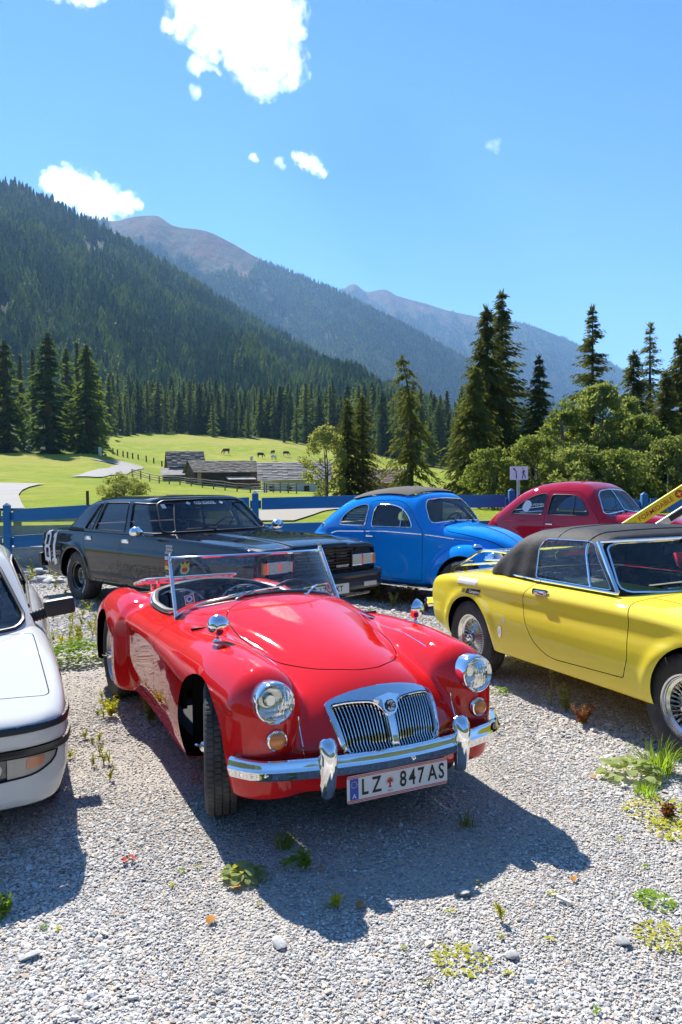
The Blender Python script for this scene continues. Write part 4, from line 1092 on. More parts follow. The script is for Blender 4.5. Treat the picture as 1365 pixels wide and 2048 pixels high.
# ================================================================ red roadster
def build_roadster():
    car = thing('roadster', 'open red vintage roadster with chrome grille and round wing mirrors, top down', 'car', (-0.597, 5.172, 0), -1.104)
    PNT = paint('red_enamel', (0.70, 0.012, 0.011), dust=0.006, inner=(0.075, 0.014, 0.013))
    TC = crv([(-2.2, 0.40), (-2.0, 0.50), (-1.8, 0.635), (-1.5, 0.765), (-1.2, 0.835), (-0.9, 0.858), (-0.3, 0.86), (0.24, 0.925), (0.42, 0.922), (0.8, 0.876), (1.1, 0.826), (1.4, 0.765), (1.58, 0.712), (1.70, 0.665), (1.9, 0.57)])
    CR = crv([(-2.2, 0.9), (-1.5, 0.60), (-0.9, 0.30), (0.2, 0.30), (0.6, 0.40), (1.0, 0.62), (1.4, 0.80), (1.9, 0.9)])
    ws_c = crv([(-0.9, 0.56), (0.0, 0.545), (0.6, 0.545), (1.1, 0.535), (1.5, 0.525), (1.9, 0.52)])
    ws_w = crv([(-0.9, 0.13), (-0.4, 0.135), (0.0, 0.15), (0.5, 0.175), (0.9, 0.195), (1.2, 0.200), (1.5, 0.185), (1.75, 0.165), (1.9, 0.16)])
    ws_t = crv([(-0.9, 0.735), (-0.55, 0.738), (-0.2, 0.748), (0.1, 0.765), (0.5, 0.783), (0.9, 0.800), (1.15, 0.803), (1.4, 0.790), (1.6, 0.768), (1.9, 0.735)])
    ws_h = crv([(-0.9, 0.10), (0.0, 0.12), (0.6, 0.17), (1.1, 0.21), (1.9, 0.20)])
    rw_t = crv([(-2.2, 0.30), (-2.02, 0.50), (-1.8, 0.655), (-1.5, 0.765), (-1.25, 0.805), (-1.0, 0.806), (-0.8, 0.785), (-0.6, 0.74), (-0.4, 0.68)])
    rw_w = crv([(-2.2, 0.14), (-1.9, 0.165), (-1.5, 0.185), (-1.1, 0.19), (-0.4, 0.185)])
    rw_c = crv([(-2.2, 0.46), (-1.9, 0.50), (-1.5, 0.54), (-1.1, 0.555), (-0.4, 0.55)])
    zb = crv([(-2.2, 0.42), (-1.9, 0.33), (-1.55, 0.22), (-1.2, 0.175), (0.9, 0.165), (1.5, 0.20), (1.9, 0.24)])
    xf = crv([(0.0, 1.70), (0.20, 1.785), (0.28, 1.82), (0.36, 1.838), (0.41, 1.838), (0.50, 1.812), (0.60, 1.775), (0.665, 1.735), (0.8, 1.58)])
    def F(x, a, z):
        # door and wing section: flank with a soft roll-under
        c, w, t, h = ws_c(x), ws_w(x), ws_t(x), ws_h(x)
        under = 0.055 * np.clip((0.46 - z) / 0.30, 0, 1.4) ** 2
        q = (a - c) / w; q2 = (a + under - c) / w; r = np.maximum(z - (t - h), 0) / h
        s = np.maximum(x - 1.555, 0) / 0.180
        b = np.maximum(-0.80 - x, 0) / 0.20
        wing = (np.sqrt(q2**2 + r**2 + s**2 + b**2) - 1) * w
        c, w, t = rw_c(x), rw_w(x), rw_t(x); h = 0.24
        q = (a - c) / w; r = np.maximum(z - (t - h), 0) / h; s = np.maximum(x + 0.76, 0) / 0.22; b = np.maximum(-1.78 - x, 0) / 0.26
        un = np.maximum(0.36 - z, 0) / 0.5
        haunch = (np.sqrt(q**2 + r**2 + s**2 + b**2 + un**2) - 1) * w
        top = z - (TC(x) - CR(x) * a * a * (1 + 0.0 * a))
        nose = (x - (xf(z) - 0.42 * a * a - 0.9 * a**4)) * 0.9
        tail = -x - (2.03 - 0.35 * a * a - 0.55 * np.maximum(z - 0.5, 0) - 0.5 * np.maximum(0.45 - z, 0))
        body = smax(smax(smax(top, nose, 0.13), a - 0.56, 0.12), tail, 0.15)
        f = smin(wing, body, 0.045)
        f = smin(f, haunch, 0.035)
        return smax(f, zb(x) - z, 0.03)
    sk = nets(F, (-2.15, 0, 0.12), (1.9, 0.82, 0.97), 0.0125)
    x, y, z = sk.V.T; a = np.abs(y)
    # wheel arches
    sk = cut_arch(sk, 1.215, 0.682, 0.338, 0.34, ymin=0.60); sk = cut_arch(sk, -1.19, 0.665, 0.345, 0.34, ymin=0.56, flare=0.10)
    # cockpit opening
    cock = rpoly([(0.13, 0.53), (-0.12, 0.52), (-0.58, 0.505), (-0.88, 0.42), (-0.95, 0.0), (-0.88, -0.42), (-0.58, -0.505), (-0.12, -0.52), (0.13, -0.53), (0.24, -0.3), (0.285, 0), (0.24, 0.3)], 0.10, 6)
    pc = psd(cock); X, Y, Z = sk.V.T
    hole, sk = sk.cut(np.where(Z > 0.6, pc(X, Y), 1.0))
    # bonnet and door skins with their shut lines
    bon = spline([(0.445, 0.0), (0.475, 0.20), (0.55, 0.335), (0.72, 0.39), (1.0, 0.385), (1.25, 0.34), (1.46, 0.23), (1.565, 0.10), (1.59, 0.0), (1.565, -0.10), (1.46, -0.23), (1.25, -0.34), (1.0, -0.385), (0.72, -0.39), (0.55, -0.335), (0.475, -0.20)], 10)
    def panel(s, gf, gap=0.0028):
        g = gf(s.V); inn, rest = s.cut(g + gap); g = gf(rest.V); seam, out = rest.cut(g - gap); return inn, seam, out
    pb = psd(bon)
    bonnet, seam1, sk = panel(sk, lambda V: np.where(V[:, 2] > 0.55, pb(V[:, 0], V[:, 1]), 1.0))
    bonnet.put('bonnet', PNT, car)
    seams = seam1.off(-0.006)
    pd = psd(rpoly([(0.265, 0.80), (0.262, 0.40), (0.235, 0.275), (-0.50, 0.285), (-0.545, 0.40), (-0.555, 0.80)], [0.01, 0.1, 0.06, 0.09, 0.1, 0.01], 6))
    for s in (1, -1):
        door, sm, sk = panel(sk, lambda V: np.where(V[:, 1] * s > 0.40, pd(V[:, 0], V[:, 2]), 1.0))
        door.put('door', PNT, car); seams = seams.join(sm.off(-0.006))
    seams.put('shut_line', SEAL, car)
    X, Y, Z = sk.V.T; sk = sk.cut(np.where(X > 1.4, np.hypot(np.abs(Y) - 0.532, Z - 0.645) - 0.084, 1.0))[1]
    # grille opening
    gout = spline([(0.0, 0.647), (0.10, 0.641), (0.19, 0.624), (0.258, 0.600), (0.276, 0.575), (0.262, 0.50), (0.240, 0.412), (0.20, 0.385), (0.0, 0.378), (-0.20, 0.385), (-0.240, 0.412), (-0.262, 0.50), (-0.276, 0.575), (-0.258, 0.600), (-0.19, 0.624), (-0.10, 0.641)], 8)
    pg = psd(gout)
    gin, sk = sk.cut(np.where(sk.V[:, 0] > 1.4, pg(sk.V[:, 1], sk.V[:, 2]), 1.0))
    sk.put('body', PNT, car)
    ho = rpoly([(0.017, 0.545), (0.062, 0.598), (0.17, 0.603), (0.260, 0.590), (0.238, 0.43), (0.222, 0.404), (0.014, 0.396)], [0.02, 0.03, 0.08, 0.02, 0.02, 0.02, 0.012], 5)
    hp = psd(ho)
    frame = gin
    for s in (1, -1):
        _, frame = frame.cut(hp(frame.V[:, 1] * s, frame.V[:, 2]))
    grl = put('grille', None, car)
    frame.off(0.010).put('grille_frame', CHROME, grl)
    b = MB(); P = resamp(gout, 0.02); xx = front_x(F, P[:, 0], P[:, 1]); b.tube(np.stack([xx + 0.003, P[:, 0], P[:, 1]], 1), 0.009, 8, closed=True); b.put('grille_surround', CHROME, grl)
    for s in (1, -1):
        P = resamp(ho, 0.015); xx = front_x(F, P[:, 0] * s, P[:, 1]); b = MB()
        L = np.stack([xx + 0.010, P[:, 0] * s, P[:, 1]], 1); b.tube(L, 0.004, 6, closed=True)
        L2 = L - np.array([0.075, 0, 0]); L2[:, 1] = s * 0.125 + (L2[:, 1] - s * 0.125) * 0.86; n = len(L)
        b.add(np.vstack([L, L2]), [[i, (i + 1) % n, n + (i + 1) % n, n + i] for i in range(n)], True); b.put('grille_reveal', CHROME, grl)
    b = MB(); b.box((1.50, -0.235, 0.36), (1.56, 0.235, 0.575)); b.put('radiator', MATT, grl)
    # slats, curved fore and aft, 13 a side
    zz = np.linspace(0, 1, 9)
    for s in (1, -1):
        for i in range(15):
            y0 = 0.027 + i * 0.0159
            zlo = 0.402; zhi = float(np.interp(y0, [0.024, 0.062, 0.17, 0.26, 0.3], [0.546, 0.595, 0.600, 0.588, 0.586])); q = zlo + (zhi - zlo) * zz
            yy = y0 * (0.93 + 0.09 * zz); xs_ = front_x(F, yy, q) - 0.020
            xs_[0] += 0.020; xs_[1] -= 0.002
            b = MB(); b.tube(np.stack([xs_, yy * s, q], 1), 0.0062, 6, flat=(0.75, 1.8)); b.put('slat', mat('slat_chrome', (0.86, 0.85, 0.83), 0.16, 1.0), grl)
    # badge shield with octagon
    bx = float(front_x(F, np.array([0.0]), np.array([0.575]))[0]); tilt = -0.33
    bad = put('badge', None, grl); M = Matrix.Translation((bx + 0.012, 0, 0.582)) @ Matrix.Rotation(tilt, 4, 'Y') @ Matrix.Diagonal((1, 0.80, 0.80, 1))
    b = MB(); b.prism([(-0.072, 0.050), (-0.046, 0.030), (-0.046, -0.022), (-0.030, -0.046), (0.0, -0.060), (0.030, -0.046), (0.046, -0.022), (0.046, 0.030), (0.072, 0.050), (0.0, 0.066)], -0.012, 0.016, M=M, axes='yz'); b.put('badge_shield', CHROME, bad)
    oc = [(0.036 * math.cos(R(22.5 + 45 * i)), 0.036 * math.sin(R(22.5 + 45 * i)) - 0.008) for i in range(8)]; oc2 = [(p * 0.86, (q + 0.008) * 0.86 - 0.008) for p, q in oc]
    b = MB(); b.prism(oc, 0.0165, 0.0205, M=M, axes='yz'); b.put('badge_octagon', INK, bad)
    b = MB(); b.prism(oc2, 0.021, 0.0228, M=M, axes='yz'); b.put('badge_face', mat('badge_grey', (0.55, 0.55, 0.56), 0.3), bad)
    V, Fc = text_vf('MG', 0.044, bold=0.0012); V = np.stack([np.full(len(V), 0.0236), V[:, 0] * 0.92, V[:, 1] - 0.008], 1)
    b = MB(); b.add(V, Fc, M=M); b.put('badge_letters', INK, bad)
    # headlights and turn signals on the wing noses
    for s in (1, -1):
        hx = float(front_x(F, np.array([0.53]), np.array([0.645]))[0])
        headlight(car, (hx - 0.004, 0.532 * s, 0.645), 0.088, yaw=0.05 * s, pitch=-0.05, deep=0.03)
        ix = float(front_x(F, np.array([0.53]), np.array([0.487]))[0])
        t = put('turn_signal', None, car); t.location = (ix - 0.002, 0.53 * s, 0.487); t.rotation_euler = (0, 0.02, 0.10 * s)
        b = MB(); b.lathe([(0.048, 0), (0.048, 0.012), (0.044, 0.020), (0.038, 0.022)], 36, axis='x'); b.put('bezel', CHROME, t)
        b = MB(); b.lathe([(0.039, 0.016), (0.036, 0.026), (0.026, 0.034), (0.012, 0.038), (0, 0.039)], 32, axis='x'); b.put('amber_lens', AMBER, t)
        # chrome beading between wing and nose
        zz_ = np.linspace(0.345, 0.56, 14); xx = front_x(F, np.full(14, 0.405), zz_)
        b = MB(); b.tube(np.stack([xx + 0.001, np.full(14, 0.405 * s), zz_], 1), 0.0035, 6); b.put('beading', CHROME, car)
        xb = np.linspace(0.75, 1.46, 24); yb = np.interp(xb, [0.75, 1.2, 1.6], [0.445, 0.43, 0.405]); b = MB(); b.tube(np.stack([xb, yb * s, top_z(F, xb, yb) + 0.0005], 1), 0.0024, 6); b.put('beading', CHROME, car)
    # bumper: ribbed blade
    def blade(name, path, prof, m, parent):
        P = np.array(path); T = np.gradient(P, axis=0); T /= np.linalg.norm(T, axis=1)[:, None]; O = np.stack([T[:, 1], -T[:, 0], 0 * T[:, 0]], 1)
        pr = np.array(prof); k = len(pr); V = (P[:, None] + O[:, None] * pr[None, :, 0, None] + np.array([0, 0, 1.0])[None, None] * pr[None, :, 1, None]).reshape(-1, 3)
        Fq = [[i*k+j, i*k+(j+1) % k, (i+1)*k+(j+1) % k, (i+1)*k+j] for i in range(len(P) - 1) for j in range(k)] + [list(range(k)), [(len(P)-1)*k + j for j in range(k)][::-1]]
        b = MB(); b.add(V, Fq, True); o = put(name, b.me(28), parent, m); return o
    ty = np.linspace(-0.70, 0.70, 49)
    bxp = lambda y_: np.where(np.abs(y_) < 0.57, 1.875 - 0.30 * y_**2, 1.875 - 0.30 * 0.3249 - 0.342 * (np.abs(y_) - 0.57) - 6.0 * (np.abs(y_) - 0.57) ** 2)
    path = np.stack([bxp(ty), ty, np.full(49, 0.372)], 1)
    prof = [(-0.012, 0.042), (0.004, 0.045), (0.014, 0.041), (0.020, 0.030), (0.022, 0.016), (0.026, 0.008), (0.0295, 0.0), (0.026, -0.009), (0.021, -0.017), (0.018, -0.030), (0.010, -0.042), (0.0, -0.046), (-0.012, -0.043), (-0.004, -0.03), (0.008, 0.0), (-0.004, 0.03)]
    bump = put('front_bumper', None, car)
    blade('bumper_blade', path, prof, CHROME, bump)
    for s in (1, -1):
        yy = 0.345 * s; xx = float(bxp(np.array([yy]))[0])
        prf = [(0.235, 0.008, 0.012), (0.25, 0.026, 0.030), (0.30, 0.046, 0.036), (0.37, 0.058, 0.040), (0.43, 0.060, 0.042), (0.468, 0.048, 0.041), (0.490, 0.030, 0.034), (0.500, 0.010, 0.016)]
        n = 14; V = []
        for zz2, fw, hw in prf:
            for i in range(n):
                t = math.pi * (i / (n - 1)) - math.pi / 2; V.append((xx + 0.012 + fw * math.cos(t) * 1.0, yy + hw * math.sin(t), zz2))
        Fq = [[j*n+i, j*n+i+1, (j+1)*n+i+1, (j+1)*n+i] for j in range(len(prf) - 1) for i in range(n - 1)] + [list(range(n)), [(len(prf)-1)*n+i for i in range(n)][::-1]]
        b = MB(); b.add(V, Fq, True); put('overrider', b.me(40), bump, CHROME)
        b = MB(); b.lathe([(0, 0.008), (0.008, 0.006), (0.011, 0), (0, 0)], 12, axis='x', M=Matrix.Translation((float(bxp(np.array([0.60 * s]))[0]) + 0.027, 0.60 * s, 0.36))); b.put('bumper_bolt', CHROME, bump)
    b = MB(); b.lathe([(0, 0.008), (0.008, 0.006), (0.011, 0), (0, 0)], 12, axis='x', M=Matrix.Translation((1.875 + 0.026, 0.06, 0.36))); b.put('bumper_bolt', CHROME, bump)
    b = MB(); b.box((1.70, -0.55, 0.20), (1.86, 0.55, 0.215)); 
    for s in (1, -1): b = MB(); b.box((1.60, 0.20 * s - 0.02, 0.33), (1.86, 0.20 * s + 0.02, 0.40)); b.put('bumper_bracket', MATT, bump)
    # number plate
    pl = put('number_plate', None, car); pl.location = (1.862, 0.004, 0.258); pl.rotation_euler = (0, -0.02, 0)
    def flat(poly, x0, x1, nm, m): b = MB(); b.prism(poly, x0, x1, axes='yz'); return b.put(nm, m, pl)
    rect = lambda y0, y1, z0, z1: [(y0, z0), (y1, z0), (y1, z1), (y0, z1)]
    flat(rpoly(rect(-0.26, 0.26, -0.06, 0.06), 0.008, 4).tolist(), -0.004, 0.0, 'plate', mat('plate_white', (0.72, 0.72, 0.70), 0.4))
    RED = mat('plate_red', (0.55, 0.02, 0.03), 0.4)
    for zz2 in (0.0555, 0.0495, -0.0555, -0.0495): flat(rect(-0.26, 0.26, zz2 - 0.0018, zz2 + 0.0018), 0.0003, 0.0008, 'red_line', RED)
    flat(rect(-0.247, -0.205, -0.046, 0.046), 0.0003, 0.0010, 'euro_band', mat('euro_blue', (0.01, 0.07, 0.42), 0.4))
    def letters(t, y0, sz, nm, m, z0=0.0, sx=1.0, bold=0.0):
        V, Fc = text_vf(t, sz, bold=bold); V = np.stack([np.full(len(V), 0.0016), V[:, 0] * sx + y0, V[:, 1] - V[:, 1].mean() * 0 + z0], 1); b = MB(); b.add(V, Fc); return b.put(nm, m, pl)
    letters('A', -0.226, 0.030, 'country_letter', WHITE, -0.031)
    b = MB()
    for i in range(12):
        a2 = i * math.pi / 6; b.lathe([(0, 0.0014), (0.0022, 0.0013), (0.0022, 0), (0, 0)], 5, axis='x', M=Matrix.Translation((0.001, -0.226 + 0.014 * math.cos(a2), 0.020 + 0.014 * math.sin(a2))))
    b.put('star_ring', mat('star_yellow', (0.7, 0.55, 0.05), 0.4), pl)
    for ch, y0 in (('L', -0.168), ('Z', -0.108), ('8', 0.028), ('4', 0.076), ('7', 0.122), ('A', 0.184), ('S', 0.233)): letters(ch, y0 - 0.006, 0.098, 'plate_character', INK, 0.0, 0.74, 0.0018)
    # regional eagle seal: spread wings, tail, head
    eg = MB()
    for s in (1, -1):
        for k in range(5):
            a2 = R(-38 + k * 27); eg.prism([(s * 0.003, -0.002 + 0.004 * k / 4), (s * 0.023 * math.cos(a2) + s * 0.002, 0.023 * math.sin(a2) + 0.003), (s * 0.003, 0.004 + 0.004 * k / 4)][::s], 0.001, 0.0016, axes='yz')
    eg.prism([(-0.004, -0.014), (0.004, -0.014), (0.005, 0.008), (-0.005, 0.008)], 0.001, 0.0018, axes='yz'); eg.prism([(-0.009, -0.026), (0.009, -0.026), (0.0, -0.010)], 0.001, 0.0018, axes='yz'); eg.prism([(-0.004, 0.008), (0.004, 0.008), (0.006, 0.016), (-0.003, 0.019)], 0.001, 0.0018, axes='yz')
    eg.put('eagle_seal', RED, pl).location = (0, -0.046, 0.004)
    letters('TIROL', -0.046, 0.010, 'seal_word', INK, -0.036)
    # windscreen: flat tall pane leaning back in a chrome frame
    def wpt(y_, t):
        """t=0 base on the cowl, t=1 top rail"""
        yy = np.asarray(y_, float); xb = 0.385 - 0.62 * yy**2; zbm = np.interp(np.abs(yy), [0, 0.2, 0.4, 0.5, 0.548], [0.925, 0.915, 0.872, 0.822, 0.785])
        zt = 1.150 - 0.065 * yy ** 2
        zz2 = zbm + (zt - zbm) * t
        return np.stack([xb - 0.66 * (zz2 - zbm), yy * (1 - 0.045 * t), zz2], -1)
    yy = np.linspace(-0.545, 0.545, 41); tt = np.linspace(0.0, 1, 9)
    G = np.array([wpt(yy, t) for t in tt]); V = G.reshape(-1, 3); Fq = [[i*41+j, i*41+j+1, (i+1)*41+j+1, (i+1)*41+j] for i in range(8) for j in range(40)]
    wsn = put('windscreen', None, car)
    put('glass_pane', me_from(V, Fq), wsn, glass('screen_glass', (0.84, 0.91, 0.89), dirt=0.055))
    b = MB(); b.tube(wpt(yy, 1.0), 0.0095, 8); b.tube(wpt(yy, 0.03) + np.array([0.003, 0, 0]), 0.009, 8)
    for s in (1, -1):
        p = wpt(np.full(9, 0.548 * s), np.linspace(-0.10, 1.02, 9)); b.tube(p, 0.0125, 8, flat=(1.0, 1.5))
        p2 = p[-1]; b.tube([p2, p2 + np.array([0, 0, 0.022])], 0.006, 6)
    b.put('frame', CHROME, wsn)
    b = MB(); b.tube(wpt(yy, -0.035) + np.array([0.010, 0, -0.006]), 0.030, 8, flat=(0.55, 1.0)); b.put('rubber_seal', BLACK, wsn)
    b = MB(); b.tube(wpt(yy, -0.05) + np.array([0.040, 0, -0.012]), 0.0045, 6); b.put('seal_trim', CHROME, wsn)
    for y0, y1, yp in ((-0.27, 0.06, -0.29), (0.22, 0.46, 0.20)):
        a0, a1 = wpt(y0, 0.06) + np.array([0.014, 0, 0.006]), wpt(y1, 0.13 if y0 < 0 else 0.28) + np.array([0.014, 0, 0.006]); pv = wpt(yp, -0.06) + np.array([0.055, 0, -0.008])
        wiper(wsn, a0, a1, pv)
    q = wpt(0.50, 1.0); b = MB(); b.tube([q, q + np.array([0.0, 0.01, 0.035])], 0.006, 6); b.tube([q + np.array([-0.015, 0.01, 0.038]), q + np.array([0.02, 0.01, 0.040])], 0.011, 8); b.put('frame_clamp', CHROME, wsn)
    def sticker(y0, t0, r, cols, nm):
        st = put(nm, None, wsn); c0 = wpt(y0, t0); ex = wpt(y0 + 0.01, t0) - c0; ez = wpt(y0, t0 + 0.02) - c0; ex /= np.linalg.norm(ex); ez -= ex * (ez @ ex); ez /= np.linalg.norm(ez); nn = np.cross(ex, ez)
        if nn[0] < 0: nn = -nn
        for k, (rad_, colr, shp) in enumerate(cols):
            an = np.linspace(0, 2 * math.pi, shp + 1)[:-1] + math.pi / 4; P = np.array([c0 + rad_ * (math.cos(w_) * ex + math.sin(w_) * ez) + nn * (0.0035 + 0.0012 * k) for w_ in an])
            put('print', me_from(P, [list(range(shp))], smooth=False), st, mat('print_%s_%d' % (nm, k), colr, 0.5))
        return st, c0, ex, ez, nn
    st, c0, ex, ez, nn = sticker(-0.475, 0.76, 0.042, [(0.040, (0.03, 0.20, 0.12), 28), (0.029, (0.72, 0.70, 0.60), 28), (0.022, (0.62, 0.42, 0.05), 20)], 'club_sticker')
    P = np.array([c0 + ex * p + ez * q + nn * 0.008 for p, q in ((-0.028, 0.018), (-0.030, 0.050), (-0.012, 0.034), (0.0, 0.056), (0.012, 0.034), (0.030, 0.050), (0.028, 0.018))]); put('crown_emblem', me_from(P, [list(range(7))], smooth=False), st, mat('crown_gold', (0.70, 0.45, 0.05), 0.5))
    P = np.array([c0 + ex * p + ez * q + nn * 0.009 for p, q in ((-0.016, -0.014), (0.016, -0.014), (0.016, 0.010), (-0.016, 0.010))]); put('shield_emblem', me_from(P, [list(range(4))], smooth=False), st, mat('shield_red', (0.60, 0.05, 0.03), 0.5))
    st, c0, ex, ez, nn = sticker(-0.470, 0.20, 0.03, [(0.044, (0.70, 0.70, 0.68), 4), (0.036, (0.60, 0.03, 0.04), 4), (0.021, (0.75, 0.73, 0.70), 24), (0.012, (0.05, 0.08, 0.30), 16)], 'toll_sticker')
    sticker(0.465, 0.22, 0.03, [(0.050, (0.55, 0.06, 0.06), 24), (0.034, (0.65, 0.55, 0.50), 24), (0.020, (0.5, 0.05, 0.05), 5)], 'red_club_sticker')
    # cockpit
    rim = resamp(cock, 0.03); rz = top_z(F, rim[:, 0], rim[:, 1]); keep = rim[:, 0] < 0.10
    order = np.argsort(-np.arctan2(rim[:, 1], -(rim[:, 0] + 0.2))); 
    back = np.array([p for p in np.column_stack([rim, rz]) if p[0] < 0.12]); ang = np.arctan2(back[:, 1], -(back[:, 0] - 0.12)); back = back[np.argsort(ang)]
    b = MB(); b.tube(back * np.array([0.985, 0.975, 1]) + np.array([0, 0, 0.006]), 0.026, 8, flat=(1.0, 0.8)); b.put('cockpit_padding', LEATHER, car)
    b = MB(); b.tube(back * np.array([1.012, 1.03, 1]) + np.array([0, 0, 0.004]), 0.006, 6); b.put('cockpit_trim', CHROME, car)
    b = MB(); b.box((-0.95, -0.56, 0.14), (0.62, 0.56, 0.17)); b.box((-1.0, -0.50, 0.16), (-0.96, 0.50, 0.80)); b.box((0.62, -0.58, 0.16), (0.64, 0.58, 0.80)); b.box((-0.9, -0.10, 0.17), (0.6, 0.10, 0.36), 0.03); b.put('floor_pan', MATT, car)
    b = MB(); b.box((0.12, -0.53, 0.60), (0.18, 0.53, 0.80), 0.02); b.put('dashboard', mat('dash_red', (0.36, 0.012, 0.014), 0.4), car)
    for s in (1, -1):
        seat(car, -0.50, 0.26 * s, w=0.44, zb=0.32, h=0.50, piping=mat('white_piping', (0.55, 0.55, 0.53), 0.5), pleats=6, lean=0.28)
        b = MB(); b.box((-0.56, 0.52 * s - 0.012, 0.25), (0.26, 0.52 * s + 0.012, 0.70)); b.put('door_trim', LEATHER, car)
    steering_wheel(car, (-0.02, 0.29, 0.76), 0.195, tilt=0.35)
    b = MB(); b.box((0.08, -0.07, 0.805), (0.16, 0.10, 0.87), 0.01); b.put('cardboard_box', mat('cardboard', (0.42, 0.27, 0.12), 0.8), car)
    # wing mirrors
    for s, bp_ in ((-1, (1.04, -0.565)), (1, (1.05, 0.60))):
        zt = float(top_z(F, np.array([bp_[0]]), np.array([bp_[1]]))[0]); dome_mirror(car, (bp_[0], bp_[1], zt), (bp_[0] + 0.02, bp_[1] + 0.0 * s, zt + 0.078), 0.056, (-0.82, 0.45 if s < 0 else -0.5, 0.12))
    for s in (1, -1):
        vx, vy = 0.72, 0.46 * s; zt = float(top_z(F, np.array([vx]), np.array([vy]))[0]); b = MB(); b.box((-0.085, -0.030, 0), (0.085, 0.030, 0.008), 0.004)
        for k in range(5): b.box((-0.07, -0.024 + k * 0.0105, 0.008), (0.07, -0.020 + k * 0.0105, 0.014))
        o = b.put('bonnet_vent', CHROME, car); o.location = (vx, vy, zt - 0.002); o.rotation_euler = (-0.28 * s, 0.10, 0.10 * s)
    # luggage rack on the tail deck
    rk = put('luggage_rack', None, car)
    zr = lambda x_, y_: float(top_z(F, np.array([x_]), np.array([abs(y_)]))[0]) + 0.055
    P = [(-1.22, -0.42), (-1.22, 0.34), (-1.74, 0.31), (-1.74, -0.39)]; ring = resamp(rpoly(P, 0.07, 6), 0.06); zz2 = np.interp(ring[:, 0], [-1.72, -1.18], [0.77, 0.868])
    b = MB(); b.tube(np.column_stack([ring, zz2]), 0.012, 7, closed=True); b.put('rack_frame', ALU, rk)
    for y0 in np.linspace(-0.31, 0.23, 6): b = MB(); b.tube([(-1.222, y0, 0.860), (-1.48, y0, 0.818), (-1.735, y0, 0.770)], 0.0095, 6); b.put('rack_bar', ALU, rk)
    for x0 in (-1.33, -1.57): b = MB(); zq = np.interp(x0, [-1.72, -1.18], [0.76, 0.858]); b.tube([(x0, -0.41, zq), (x0, 0.33, zq)], 0.010, 6); b.put('rack_bar', ALU, rk)
    for x0, y0 in ((-1.25, 0.30), (-1.25, -0.30), (-1.62, 0.26), (-1.62, -0.26)):
        zq = np.interp(x0, [-1.72, -1.18], [0.77, 0.868]); b = MB(); b.tube([(x0, y0, zr(x0, y0) - 0.06), (x0, y0, zq)], 0.012, 8); b.put('rack_foot', CHROME, rk)
    # wheels
    for s in (1, -1):
        wire_wheel(car, (1.194, 0.605 * s, 0.318), s, 0.322, 0.155, 0.190, steer=-0.30)
        wire_wheel(car, (-1.194, 0.61 * s, 0.318), s, 0.322, 0.155, 0.190)
        b = MB(); b.tube([(1.194 * s, -0.5, 0.30), (1.194 * s, 0.5, 0.30)], 0.035, 8); b.put('axle', MATT, car)
    # inner wheel houses and underside
    b = MB(); b.box((0.62, -0.38, 0.17), (1.66, 0.38, 0.56)); b.put('chassis_front', MATT, car)
    b = MB(); b.box((-1.9, -0.36, 0.20), (-0.97, 0.36, 0.62)); b.put('chassis_rear', MATT, car)
    decal('M.G.', F, 0.55, 0.66, 0.02, CHROME, car, 'wing_script', bold=0.001) if False else None
    return car
ROADSTER = build_roadster()
